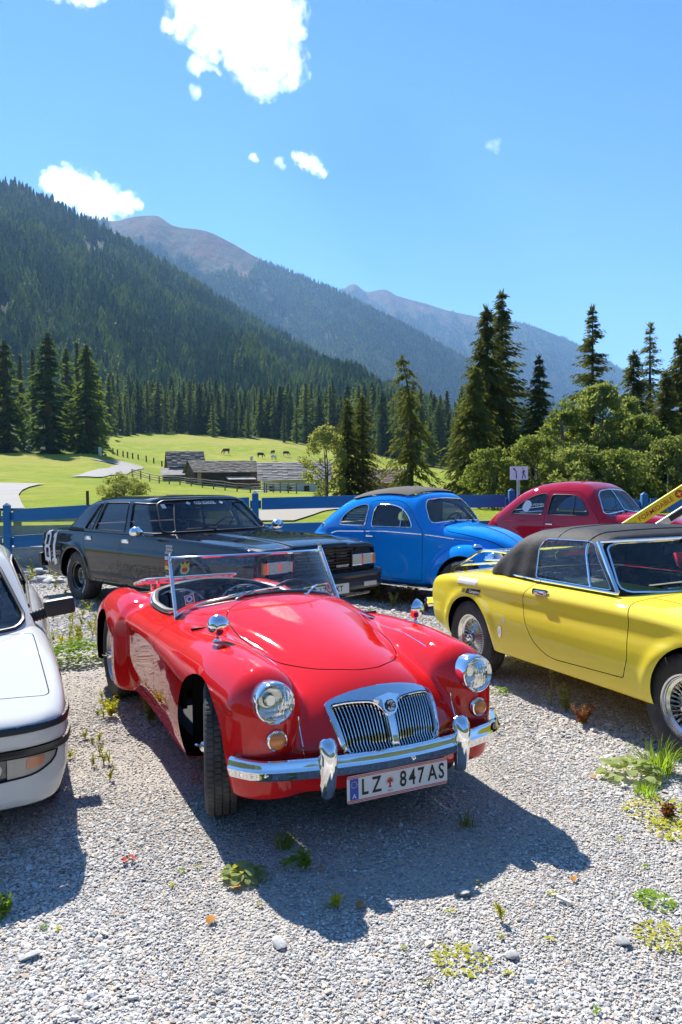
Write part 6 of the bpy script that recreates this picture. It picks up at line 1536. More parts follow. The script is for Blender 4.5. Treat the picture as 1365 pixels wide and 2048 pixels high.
    wst('OLD SCHOOL', -0.02, 1.345, 0.050, 'screen_lettering'); 
    for y0 in (-0.26, 0.235):
        V, Fc = grid_patch(0.05, 0.05, 2, 2); V = np.column_stack([V, np.zeros(len(V))]) @ np.array([[0.7, 0.7, 0], [-0.7, 0.7, 0], [0, 0, 1]]); y_ = y0 + V[:, 0]; z_ = 1.345 + V[:, 1] * 0.6; put('screen_diamond', me_from(np.stack([front_x(G, y_, z_, 0, 1.2) + 0.004, y_, z_], 1), Fc, smooth=False), ws, WHITE)
    V, Fc = grid_patch(0.05, 0.05, 2, 2); y_ = -0.585 + V[:, 0]; z_ = 1.315 + V[:, 1]; put('toll_sticker', me_from(np.stack([front_x(G, y_, z_, 0, 1.2) + 0.004, y_, z_], 1), Fc, smooth=False), ws, WHITE)
    cols = [(0.62, 0.62, 0.60), (0.55, 0.05, 0.06), (0.75, 0.55, 0.03), (0.10, 0.10, 0.11), (0.72, 0.72, 0.70), (0.70, 0.68, 0.60), (0.75, 0.58, 0.04)]
    for k, c in enumerate(cols):
        V, Fc = grid_patch(0.085 if k else 0.09, 0.042, 3, 2); decal_vf(V, Fc, F, 0.985, 0.74 - 0.055 * k, mat('club_print_%d' % k, c, 0.5), car, 'small_sticker', -1)
    # checkered patch above the stickers
    for i in range(4):
        for j in range(3):
            V, Fc = grid_patch(0.030, 0.030, 2, 2); decal_vf(V, Fc, F, 0.94 + 0.036 * i + 0.012 * (j % 2), 0.80 + 0.037 * j, mat('check_grey', (0.45, 0.45, 0.45), 0.5), car, 'check_patch', -1, 0.3)
    return car
build_saloon()
# ================================================================ blue rounded car with folding roof
def build_beetle():
    car = thing('rounded_car', 'bright blue rounded small car with black fabric sunroof and chrome trim', 'car', (1.034, 10.77, 0), -0.762)
    PNT = paint('blue_enamel', (0.005, 0.27, 0.82), dust=0.012)
    TC = crv([(-2.05, 0.45), (-1.95, 0.62), (-1.8, 0.74), (-1.50, 0.97), (-1.18, 1.19), (-0.85, 1.365), (-0.48, 1.465), (-0.1, 1.50), (0.2, 1.475), (0.38, 1.415), (0.50, 1.30), (0.60, 1.16), (0.68, 1.065), (0.82, 1.035), (1.1, 0.995), (1.35, 0.925), (1.6, 0.80), (1.78, 0.64), (1.88, 0.45), (1.95, 0.25)])
    Wp = crv([(-2.05, 0.20), (-1.9, 0.36), (-1.6, 0.47), (-1.2, 0.592), (-0.7, 0.668), (0.0, 0.690), (0.5, 0.675), (0.8, 0.605), (1.1, 0.515), (1.4, 0.415), (1.65, 0.31), (1.95, 0.16)])
    tum = crv([(0.2, -0.02), (0.45, 0.0), (0.85, 0.0), (0.95, -0.012), (1.1, -0.055), (1.3, -0.125), (1.45, -0.185), (1.6, -0.25)])
    def F(x, a, z):
        f = smax(a - (Wp(x) + tum(z)), z - (TC(x) - 0.16 * a * a), 0.20 if True else 0)
        f = smax(f, x - 1.88, 0.1)
        f = smax(f, 0.28 - z, 0.03)
        # wings
        fr = (np.sqrt(((x - 1.20) / 0.60) ** 2 + (np.maximum(z - 0.36, 0) / 0.455) ** 2 + ((a - 0.55) / 0.215) ** 2) - 1) * 0.22
        fr = smax(fr, 0.30 - z, 0.02)
        rr = (np.sqrt(((x + 1.22) / 0.60) ** 2 + (np.maximum(z - 0.36, 0) / 0.50) ** 2 + ((a - 0.56) / 0.215) ** 2) - 1) * 0.22
        rr = smax(rr, 0.30 - z, 0.02)
        return smin(smin(f, fr, 0.025), rr, 0.025)
    sk = nets(F, (-2.1, 0, 0.24), (2.0, 0.84, 1.56), 0.0225)
    sk = cut_arch(sk, 1.20, 0.69, 0.355, 0.34, ymin=0.62); sk = cut_arch(sk, -1.20, 0.69, 0.36, 0.34, ymin=0.62)
    dw = rpoly([(-0.255, 1.00), (-0.255, 1.22), (-0.20, 1.285), (0.06, 1.285), (0.23, 1.24), (0.36, 1.13), (0.435, 1.00)], [0.03, 0.1, 0.08, 0.2, 0.15, 0.1, 0.04], 5)
    qw = rpoly([(-0.375, 1.005), (-0.355, 1.285), (-0.50, 1.28), (-0.68, 1.22), (-0.83, 1.10), (-0.86, 1.005)], [0.03, 0.07, 0.1, 0.15, 0.1, 0.03], 5)
    sk = side_windows(sk, F, [dw, qw], car, GLASS, CHROME, depth=0.012, r=0.008)
    wsp = np.array(rpoly(sym([(0.0, 1.365), (0.36, 1.345), (0.455, 1.27), (0.525, 1.09), (0.49, 1.055), (0.0, 1.075)]), [0.1, 0.12, 0.10, 0.05, 0.05, 0.1] + [0.1, 0.05, 0.05, 0.10] if False else 0.05, 5))
    sk, ws = end_window(sk, F, wsp, car, GLASS, CHROME, True, r=0.009, zmin=1.0, xlim=0.1)
    rwp = np.array(rpoly(sym([(0.0, 1.32), (0.32, 1.30), (0.36, 1.12), (0.0, 1.10)]), 0.06, 5))
    sk, _ = end_window(sk, F, rwp, car, GLASS, CHROME, False, zmin=1.0, xlim=-0.6, name='rear_window')
    seams = None
    door = rpoly([(-0.345, 1.33), (-0.355, 0.34), (0.585, 0.34), (0.60, 0.95), (0.46, 1.10), (0.30, 1.28), (0.12, 1.345)], [0.08, 0.03, 0.03, 0.05, 0.1, 0.1, 0.1], 5)
    for s in (1, -1):
        d, sm, sk = cut_side_panel(sk, door, s, ymin=0.40); o = d.put('door', PNT, car); seams = sm if seams is None else seams.join(sm)
        y0 = float(side_y(F, np.array([-0.27]), np.array([0.875]))[0]); b = MB(); b.tube([(-0.30, s * (y0 + 0.022), 0.875), (-0.18, s * (y0 + 0.026), 0.875)], 0.012, 8); b.lathe([(0, 0.03), (0.02, 0.026), (0.024, 0), (0, 0)], 14, M=Matrix.Translation((-0.29, s * y0, 0.875)) @ Matrix.Rotation(-s * math.pi / 2, 4, 'X')); b.put('handle', CHROME, o)
    bon = rpoly([(0.70, 0.0), (0.74, 0.40), (0.85, 0.50), (1.2, 0.425), (1.6, 0.28), (1.80, 0.14), (1.84, 0.0), (1.80, -0.14), (1.6, -0.28), (1.2, -0.425), (0.85, -0.50), (0.74, -0.40)], 0.12, 6)
    hood, sm, sk = cut_top_panel(sk, bon, 0.5, xmin=0.6, gap=0.004); hood.put('bonnet', PNT, car); seams = seams.join(sm)
    roof, sm, sk = cut_top_panel(sk, rpoly([(-0.80, -0.40), (-0.70, -0.47), (0.24, -0.47), (0.32, -0.40), (0.32, 0.40), (0.24, 0.47), (-0.70, 0.47), (-0.80, 0.40)], 0.06), 1.2)
    roof.off(0.018).put('fabric_sunroof', mat('sunroof_fabric', (0.045, 0.043, 0.042), 0.85, bump=0.25, bscale=60), car)
    seams.off(-0.005).put('shut_line', SEAL, car)
    sk.put('body', PNT, car)
    for s in (1, -1):
        # body moulding, running board, lamps
        for x0, x1 in ((-1.02, -0.37), (-0.34, 0.58), (0.62, 1.22)):
            xs = np.linspace(x0, x1, 14); zz = np.interp(xs, [-1.1, -0.9, 0.0, 0.6, 1.25], [0.86, 0.915, 0.945, 0.925, 0.845]); yy = side_y(F, xs, zz, 0.1); b = MB(); b.tube(np.stack([xs, yy * s, zz], 1), 0.008, 6); b.put('body_moulding', CHROME, car)
        b = MB(); b.box((-0.72, 0.60 * s - 0.15 * (s < 0), 0.262), (0.74, 0.60 * s + 0.15 * (s > 0), 0.29), 0.01); o = b.put('running_board', BLACK, car)
        b = MB(); b.tube([(-0.72, 0.752 * s, 0.276), (0.74, 0.752 * s, 0.276)], 0.014, 6, flat=(0.5, 1)); b.put('board_trim', CHROME, o)
        lx = float(front_x(F, np.array([0.575]), np.array([0.66]))[0]); headlight(car, (lx - 0.02, 0.58 * s, 0.665), 0.095, yaw=0.06 * s, pitch=-0.35, deep=0.05)
        zt = float(top_z(F, np.array([1.33]), np.array([0.58]), 0.3)[0]); b = MB(); b.lathe([(0, 0.036), (0.02, 0.034), (0.036, 0.02), (0.042, 0)], 20, M=Matrix.Translation((1.35, 0.58 * s, zt - 0.006)) @ Matrix.Diagonal((1.7, 1, 1, 1))); b.put('turn_signal', CHROME, car)
        seat(car, 0.02, 0.32 * s, w=0.50, zb=0.48, h=0.50, pleats=4, m=mat('cream_vinyl', (0.50, 0.44, 0.34), 0.6))
        zz = np.linspace(1.0, 1.255, 6); yy = side_y(F, np.full(6, 0.235), zz); b = MB(); b.tube(np.stack([np.full(6, 0.235), yy * s, zz], 1), 0.008, 6); b.put('vent_divider', CHROME, car)
        CAP = [(0.0, 0.05), (0.05, 0.046), (0.085, 0.034), (0.105, 0.012), (0.112, 0.0), (0.10, -0.01)]
        for cx in (1.2, -1.2):
            disc_wheel(car, (cx, 0.655 * s, 0.315), s, 0.318, 0.15, 0.195, rimm=mat('rim_cream', (0.62, 0.60, 0.55), 0.4), cap=CAP, nuts=0)
            b = MB(); b.box((cx - 0.45, 0.42 * s - 0.01, 0.26), (cx + 0.45, 0.42 * s + 0.01, 0.75)); b.put('inner_wing', MATT, car)
    xs = np.linspace(0.95, 1.78, 24); b = MB(); zz = top_z(F, xs, 0 * xs, 0.3); b.tube(np.stack([xs, 0 * xs, zz + 0.003], 1), 0.009, 6); b.put('bonnet_moulding', CHROME, car)
    b = MB(); b.box((-1.25, -0.58, 0.48), (-0.8, 0.58, 0.60), 0.05); b.box((-1.30, -0.56, 0.58), (-1.15, 0.56, 1.02), 0.05); b.put('rear_bench', MATS['cream_vinyl'], car)
    b = MB(); b.box((0.50, -0.56, 0.82), (0.62, 0.56, 1.03), 0.03); b.put('dashboard', PNT, car)
    steering_wheel(car, (0.32, 0.34, 0.98), 0.19, tilt=0.45, m=BLACK)
    b = MB(); b.box((0.30, -0.09, 1.30), (0.32, 0.09, 1.35), 0.01); b.put('rear_view_mirror', BLACK, car)
    wiper(car, (0.665, -0.40, 1.095), (0.655, -0.04, 1.105), (0.70, -0.08, 1.058), BLACK); wiper(car, (0.66, 0.05, 1.095), (0.635, 0.40, 1.105), (0.70, 0.30, 1.05), BLACK)
    floor_and_inner(car, -1.6, 1.5, 0.60, 0.26)
    b = MB(); b.tube([(1.90, -0.62, 0.50), (1.98, -0.4, 0.50), (2.0, 0, 0.50), (1.98, 0.4, 0.50), (1.90, 0.62, 0.50)], 0.05, 8, flat=(0.5, 1)); b.put('front_bumper', CHROME, car)
    # slatted sun blind in the rear side window
    for k in range(7):
        z0 = 1.05 + 0.032 * k; b = MB(); b.box((-0.80 + 0.02 * k, -0.585 + 0.012 * k, z0), (-0.42, -0.580 + 0.012 * k, z0 + 0.016)); b.put('blind_slat', mat('blind_cream', (0.68, 0.64, 0.56), 0.7), car)
    b = MB(); b.box((-0.22, 0.40, 0.98), (0.12, 0.42, 1.30), 0.0); b.put('door_curtain', MATS['cream_vinyl'], car)
    return car
build_beetle()
# ================================================================ crimson two door saloon
def build_minor():
    car = thing('two_door_car', 'crimson two door old saloon with split windscreen and white side sticker', 'car', (4.07, 12.911, 0), -0.827)
    PNT = paint('crimson_enamel', (0.40, 0.008, 0.026), dust=0.008)
    TC = crv([(-1.95, 0.45), (-1.85, 0.70), (-1.7, 0.88), (-1.45, 1.08), (-1.2, 1.26), (-0.95, 1.42), (-0.6, 1.525), (-0.2, 1.555), (0.1, 1.53), (0.28, 1.46), (0.40, 1.34), (0.50, 1.20), (0.60, 1.075), (0.75, 1.055), (1.1, 1.03), (1.4, 0.985), (1.62, 0.90), (1.75, 0.75), (1.82, 0.5)])
    Wp = crv([(-1.95, 0.35), (-1.8, 0.52), (-1.4, 0.665), (-0.8, 0.72), (0.0, 0.735), (0.5, 0.72), (0.8, 0.63), (1.2, 0.50), (1.6, 0.36), (1.82, 0.28)])
    tum = crv([(0.2, -0.03), (0.45, 0.0), (0.80, 0.0), (0.95, -0.02), (1.1, -0.06), (1.3, -0.125), (1.45, -0.19), (1.6, -0.26)])
    def F(x, a, z):
        f = smax(a - (Wp(x) + tum(z)), z - (TC(x) - 0.14 * a * a), 0.19)
        f = smax(f, x - 1.80, 0.1); f = smax(f, -x - 1.86, 0.1); f = smax(f, 0.26 - z, 0.03)
        fr = (np.sqrt(((x - 1.12) / 0.62) ** 2 + (np.maximum(z - 0.36, 0) / 0.50) ** 2 + ((a - 0.57) / 0.20) ** 2) - 1) * 0.22
        rr = (np.sqrt(((x + 1.12) / 0.60) ** 2 + (np.maximum(z - 0.36, 0) / 0.52) ** 2 + ((a - 0.57) / 0.205) ** 2) - 1) * 0.22
        return smin(smin(f, smax(fr, 0.28 - z, 0.02), 0.03), smax(rr, 0.28 - z, 0.02), 0.03)
    sk = nets(F, (-2.0, 0, 0.22), (1.95, 0.84, 1.62), 0.0225)
    sk = cut_arch(sk, 1.12, 0.67, 0.34, 0.33, ymin=0.62); sk = cut_arch(sk, -1.12, 0.62, 0.34, 0.33, ymin=0.62)
    dw = rpoly([(-0.375, 1.02), (-0.345, 1.345), (0.07, 1.335), (0.21, 1.25), (0.36, 1.02)], [0.03, 0.05, 0.08, 0.1, 0.04], 5)
    qw = rpoly([(-0.475, 1.02), (-0.445, 1.36), (-0.62, 1.345), (-0.90, 1.22), (-1.10, 1.02)], [0.03, 0.05, 0.12, 0.15, 0.04], 5)
    sk = side_windows(sk, F, [dw, qw], car, GLASS, BLACK, depth=0.012, r=0.007)
    wsp = np.array(rpoly(sym([(0.0, 1.420), (0.34, 1.395), (0.46, 1.33), (0.585, 1.08), (0.54, 1.045), (0.0, 1.085)]), 0.05, 5))
    sk, ws = end_window(sk, F, wsp, car, GLASS, CHROME, True, r=0.010, zmin=1.0, xlim=0.05, split=True)
    rwp = np.array(rpoly(sym([(0.0, 1.37), (0.32, 1.35), (0.36, 1.17), (0.0, 1.15)]), 0.06, 5))
    sk, _ = end_window(sk, F, rwp, car, GLASS, BLACK, False, zmin=1.0, xlim=-0.6, name='rear_window')
    door = rpoly([(-0.42, 1.40), (-0.43, 0.36), (0.52, 0.36), (0.535, 0.95), (0.42, 1.08), (0.26, 1.30), (0.12, 1.385)], [0.06, 0.03, 0.03, 0.05, 0.1, 0.1, 0.06], 5); seams = None
    for s in (1, -1):
        d, sm, sk = cut_side_panel(sk, door, s, ymin=0.42); o = d.put('door', PNT, car); seams = sm if seams is None else seams.join(sm)
        y0 = float(side_y(F, np.array([-0.34]), np.array([0.875]))[0]); b = MB(); b.tube([(-0.37, s * (y0 + 0.022), 0.875), (-0.25, s * (y0 + 0.026), 0.875)], 0.012, 8); b.tube([(-0.36, s * (y0 - 0.01), 0.875), (-0.36, s * (y0 + 0.02), 0.875)], 0.014, 8); b.put('handle', CHROME, o)
    hood, sm, sk = cut_top_panel(sk, rpoly([(0.68, 0.0), (0.70, 0.40), (1.2, 0.40), (1.68, 0.22), (1.74, 0.0), (1.68, -0.22), (1.2, -0.40), (0.70, -0.40)], 0.1, 6), 0.5, xmin=0.6); hood.put('bonnet', PNT, car); seams = seams.join(sm)
    seams.off(-0.005).put('shut_line', SEAL, car)
    sk.put('body', PNT, car)
    for s in (1, -1):
        xs = np.linspace(-1.22, -0.46, 14); zz = np.interp(xs, [-1.22, -0.46], [0.895, 0.925]); yy = side_y(F, xs, zz, 0.1); b = MB(); b.tube(np.stack([xs, yy * s, zz], 1), 0.009, 6); b.put('swage_moulding', PNT, car)
        zz = np.linspace(1.02, 1.33, 6); yy = side_y(F, np.full(6, 0.075), zz); b = MB(); b.tube(np.stack([np.full(6, 0.075), (yy - 0.004) * s, zz], 1), 0.009, 6); b.put('vent_divider', BLACK, car)
        xs = np.linspace(-1.16, -0.42, 14); seat(car, 0.0, 0.33 * s, w=0.5, zb=0.5, h=0.46, pleats=4, m=mat('blue_vinyl', (0.02, 0.09, 0.32), 0.55))
        lx = float(front_x(F, np.array([0.57]), np.array([0.68]))[0]); headlight(car, (lx - 0.01, 0.575 * s, 0.69), 0.09, yaw=0.05 * s, deep=0.05)
        for cx in (1.12, -1.12):
            disc_wheel(car, (cx, 0.66 * s, 0.30), s, 0.302, 0.145, 0.185, rimm=mat('rim_crimson', (0.25, 0.01, 0.03), 0.4), cap=[(0.0, 0.045), (0.05, 0.042), (0.09, 0.028), (0.11, 0.0), (0.10, -0.01)], nuts=0)
            b = MB(); b.box((cx - 0.45, 0.42 * s - 0.01, 0.26), (cx + 0.45, 0.42 * s + 0.01, 0.72)); b.put('inner_wing', MATT, car)
    b = MB(); b.box((-1.15, -0.58, 0.5), (-0.75, 0.58, 0.62), 0.05); b.box((-1.20, -0.56, 0.6), (-1.06, 0.56, 1.04), 0.05); b.put('rear_bench', MATS['blue_vinyl'], car)
    b = MB(); b.box((0.42, -0.58, 0.82), (0.55, 0.58, 1.05), 0.03); b.put('dashboard', PNT, car)
    steering_wheel(car, (0.25, 0.32, 1.0), 0.2, tilt=0.45)
    wiper(car, (0.60, -0.45, 1.09), (0.605, -0.12, 1.10), (0.66, -0.12, 1.07), BLACK); wiper(car, (0.61, 0.05, 1.10), (0.58, 0.35, 1.11), (0.66, 0.12, 1.07), BLACK)
    floor_and_inner(car, -1.5, 1.4, 0.60, 0.26)
    b = MB(); b.tube([(0.95, 0.66, 0.86), (0.94, 0.70, 1.66)], [0.005, 0.003], 5); b.put('aerial', CHROME, car)
    # white figure and lettering stuck on the rear side window
    w = MATS['white_print']
    blob = [(0.02 + 0.075 * math.cos(t) * (1 + 0.25 * math.sin(2 * t + 0.6)), 0.095 * math.sin(t)) for t in np.linspace(0, 2 * math.pi, 22)[:-1]]
    decal_vf(np.array([(x_, y_, 0) for x_, y_ in blob]), [list(range(21))], F, -0.82, 1.15, w, car, 'window_sticker', -1, 0.2, -0.006)
    decal('SUPERMINI', F, -0.60, 1.175, 0.062, w, car, 'sticker_lettering', -1, 0.05, out=-0.005, shear=0.25)
    V, Fc = grid_patch(0.62, 0.012, 10, 2); decal_vf(V, Fc, F, -0.75, 1.12, w, car, 'sticker_stripe', -1, 0.12, -0.006)
    return car, PNT
build_minor()
def build_neighbour():
    """another open red car seen through the soft-top car's windscreen"""
    c = copy_tree(ROADSTER); c.name = 'red_open_car'; c.location = (4.42, 9.15, 0); c.rotation_euler = (0, 0, -1.0)
    tag(c, 'bright red open car seen through the windscreen of the yellow convertible', 'car')
    def prune(o):
        for ch in list(o.children):
            if ch.name.split('.')[0] in ('badge', 'number_plate', 'club_sticker', 'toll_sticker', 'red_club_sticker', 'cardboard_box', 'luggage_rack'):
                for g in list(ch.children_recursive): bpy.data.objects.remove(g)
                bpy.data.objects.remove(ch)
            else: prune(ch)
    prune(c)
build_neighbour()
# ================================================================ white sports car at the left edge
def build_coupe():
    car = thing('sports_car', 'white wedge sports car with black bumper strip, cut by the left photo edge', 'car', (-2.684, 4.944, 0), -1.181)
    PNT = paint('white_enamel', (0.60, 0.595, 0.56), dust=0.015)
    Pw = crv([(-2.0, 0.70), (-1.8, 0.78), (-1.0, 0.83), (0.5, 0.82), (1.2, 0.825), (1.55, 0.815), (1.75, 0.79), (1.9, 0.74), (2.05, 0.64)])
    Sz = crv([(0.1, -0.06), (0.2, -0.03), (0.32, 0.0), (0.50, 0.0), (0.58, -0.012), (0.66, -0.035), (0.74, -0.075), (0.82, -0.14), (0.9, -0.22)])
    TC = crv([(-2.1, 0.75), (-1.8, 0.82), (-1.0, 0.83), (0.5, 0.80), (0.9, 0.765), (1.3, 0.700), (1.6, 0.642), (1.8, 0.600), (1.95, 0.565), (2.1, 0.53)])
    zb = crv([(-2.1, 0.26), (1.2, 0.20), (1.9, 0.185), (2.1, 0.19)])
    xf = crv([(0.1, 1.88), (0.2, 1.93), (0.30, 1.93), (0.42, 1.935), (0.48, 1.955), (0.545, 1.955), (0.60, 1.90), (0.7, 1.7)])
    def F(x, a, z):
        side = a - (Pw(x) + Sz(z))
        f = smax(side, z - (TC(x) - 0.04 * a * a), 0.06)
        f = smax(f, x - (xf(z) - 0.13 * a * a - 1.6 * np.maximum(a - 0.58, 0) ** 2), 0.05)
        f = smax(f, -x - 2.0, 0.1)
        return smax(f, zb(x) - z, 0.03)
    sk = nets(F, (-2.05, 0, 0.14), (2.05, 0.88, 0.92), 0.018)
    sk = cut_arch(sk, 1.22, 0.64, 0.33, 0.31, ymin=0.6); sk = cut_arch(sk, -1.22, 0.64, 0.33, 0.31, ymin=0.6)
    RT = crv([(-2.0, 0.82), (-1.3, 1.05), (-0.8, 1.18), (-0.3, 1.22), (0.0, 1.205), (0.3, 1.1)])
    def G(x, a, z):
        f = smax(a - (0.70 - 0.40 * (z - 0.78)), z - (RT(x) - 0.08 * a * a), 0.08)
        f = smax(f, x - (0.93 - 1.75 * (z - 0.765) - 0.42 * a * a - 0.5 * np.maximum(a - 0.5, 0)), 0.03)
        return smax(f, 0.74 - z, 0.01)
    t = nets(G, (-1.9, 0, 0.72), (1.0, 0.76, 1.26), 0.02)
    X, Y, Z = t.V.T; t = t.cut(np.where(X > 0.2, 0.757, 0.80) - Z)[0]
    wsp = np.array(rpoly(sym([(0.0, 1.170), (0.44, 1.150), (0.50, 1.10), (0.645, 0.815), (0.60, 0.780), (0.0, 0.785)]), 0.04, 5))
    t, ws = end_window(t, G, wsp, car, GLASS_D, BLACK, True, r=0.014, zmin=0.76, xlim=-0.2)
    sw = rpoly([(-0.75, 0.86), (-0.70, 1.09), (0.02, 1.10), (0.46, 0.86)], [0.03, 0.05, 0.05, 0.03], 4)
    t = side_windows(t, G, [sw], car, GLASS_D, BLACK, r=0.008); t.put('roof', PNT, car)
    seams = None
    door = rpoly([(0.48, 0.84), (0.52, 0.5), (0.45, 0.28), (-0.6, 0.28), (-0.72, 0.5), (-0.70, 0.84)], 0.05, 4)
    for s in (1, -1):
        d, sm, sk = cut_side_panel(sk, door, s, ymin=0.5); d.put('door', PNT, car); seams = sm if seams is None else seams.join(sm)
    ck = psd(rpoly([(-1.4, -0.6), (0.55, -0.6), (0.80, 0.0), (0.55, 0.6), (-1.4, 0.6)], 0.1)); X, Y, Z = sk.V.T; _, sk = sk.cut(np.where(Z > 0.6, ck(X, Y), 1))
    hood, sm, sk = cut_top_panel(sk, rpoly([(0.86, -0.2), (0.78, -0.68), (1.645, -0.735), (1.685, 0.0), (1.645, 0.735), (0.78, 0.68), (0.86, 0.2)], 0.04, 5), 0.5, xmin=0.3, gap=0.003); hood.put('bonnet', PNT, car); seams = seams.join(sm)
    seams.off(-0.005).put('shut_line', SEAL, car)
    # bumper: two rub strips with a grey band between, wrapping the corner
    def band(sk, z0, z1, slope=0.0):
        X, Y, Z = sk.V.T; g = np.maximum(z0 - Z, Z - z1); g = np.where(X > 1.30, g, 1); return sk.cut(g)
    mid, sk = band(sk, 0.455, 0.520); lo, sk = band(sk, 0.418, 0.455); hi, sk = band(sk, 0.520, 0.545)
    STRIP = mat('bumper_strip', (0.020, 0.021, 0.024), 0.4)
    lo.off(0.014).put('bumper_strip', STRIP, car); hi.off(0.012).put('bumper_strip', STRIP, car); mid.off(0.004).put('bumper_band', PNT, car)
    # lamp cluster low in the nose
    for s in (1, -1):
        P = rpoly([(0.42, 0.412), (0.765, 0.408), (0.735, 0.355), (0.66, 0.322), (0.42, 0.308)], [0.01, 0.02, 0.04, 0.03, 0.01], 4); pl = psd(P)
        X, Y, Z = sk.V.T; c, sk = sk.cut(np.where((X > 1.4), pl(Y * s, Z), 1))
        cl = put('lamp_cluster', None, car)
        parts = ((0.55, 9, 'clear_lens', mat('clear_lens', (0.62, 0.60, 0.55), 0.12, coat=1.0)),)
        lens = c; a1, rest = lens.cut(0.545 - lens.V[:, 1] * s) ; 
        a1.off(-0.004).put('indicator_lens', mat('clear_lens_b', (0.36, 0.335, 0.28), 0.15, coat=1.0, bump=0.2, bscale=120), cl)
        rest.off(-0.018).put('fog_lamp_recess', mat('fog_recess', (0.10, 0.10, 0.09), 0.4, coat=0.7), cl)
        am = psd(rpoly([(0.625, 0.400), (0.705, 0.398), (0.695, 0.356), (0.625, 0.346)], 0.006, 3)); q, _ = a1.cut(am(a1.V[:, 1] * s, a1.V[:, 2])); q.off(-0.0015).put('amber_lens', mat('amber_pale', (0.60, 0.22, 0.10), 0.2, coat=1.0), cl)
        fg = psd(rpoly([(0.44, 0.395), (0.515, 0.393), (0.53, 0.360), (0.51, 0.327), (0.44, 0.327)], 0.02, 4)); q, _ = rest.cut(fg(rest.V[:, 1] * s, rest.V[:, 2])); q.off(-0.008).put('fog_lens', MATS['frosted_lamp'] if 'frosted_lamp' in MATS else mat('frosted_lamp', (0.55, 0.53, 0.50), 0.2, coat=1.0), cl)
        outline_tube(F, P * np.array([s, 1]), 0.004, axes='yz', name='lamp_seal', m=SEAL, parent=cl, out=0.0)
        # door mirror with ribbed boot
        y0 = 0.70; mr = put('wing_mirror', None, car); b = MB(); P0 = np.array([0.50, 0.66 * s, 0.80]); P1 = np.array([0.53, 0.765 * s, 0.835])
        t_ = np.linspace(0, 1, 13); b.tube(P0 + (P1 - P0) * t_[:, None], 0.030 + 0.006 * (np.arange(13) % 2), 12); b.put('rubber_boot', BLACK, mr)
        b = MB(); b.box((-0.035, -0.088, -0.045), (0.035, 0.088, 0.055), 0.022, M=Matrix.Translation((0.54, 0.84 * s, 0.86)) @ Matrix.Rotation(0.12 * s, 4, 'X')); b.put('shell', mat('mirror_black', (0.018, 0.018, 0.019), 0.5, bump=0.1, bscale=200), mr)
        disc_wheel(car, (1.22, 0.70 * s, 0.30), s, 0.302, 0.185, 0.18, rimm=SILVER, nuts=5); disc_wheel(car, (-1.22, 0.70 * s, 0.30), s, 0.302, 0.185, 0.18, rimm=SILVER, nuts=5)
        seat(car, -0.35, 0.33 * s, w=0.5, zb=0.36, h=0.5, pleats=4, headrest=True)
        b = MB(); b.box((1.24, 0.812 * s - 0.004, 0.50), (1.29, 0.812 * s + 0.006, 0.525), 0.003); b.put('side_repeater', AMBER, car)
        b = MB(); b.box((0.8, 0.50 * s - 0.01, 0.22), (1.6, 0.50 * s + 0.01, 0.58)); b.put('inner_wing', MATT, car)
    sk.put('body', PNT, car)
    b = MB(); b.box((0.15, -0.62, 0.55), (0.62, 0.62, 0.765), 0.04); b.put('dashboard', mat('dash_grey', (0.30, 0.30, 0.30), 0.8), car)
    steering_wheel(car, (0.05, 0.33, 0.82), 0.18, tilt=0.4)
    wiper(car, (0.90, -0.1, 0.812), (0.76, 0.45, 0.825), (0.94, 0.05, 0.785), BLACK); 
    floor_and_inner(car, -1.7, 1.7, 0.66, 0.2); b = MB(); b.box((0.66, -0.66, 0.2), (0.68, 0.66, 0.74)); b.put('bulkhead', MATT, car)
    return car
build_coupe()
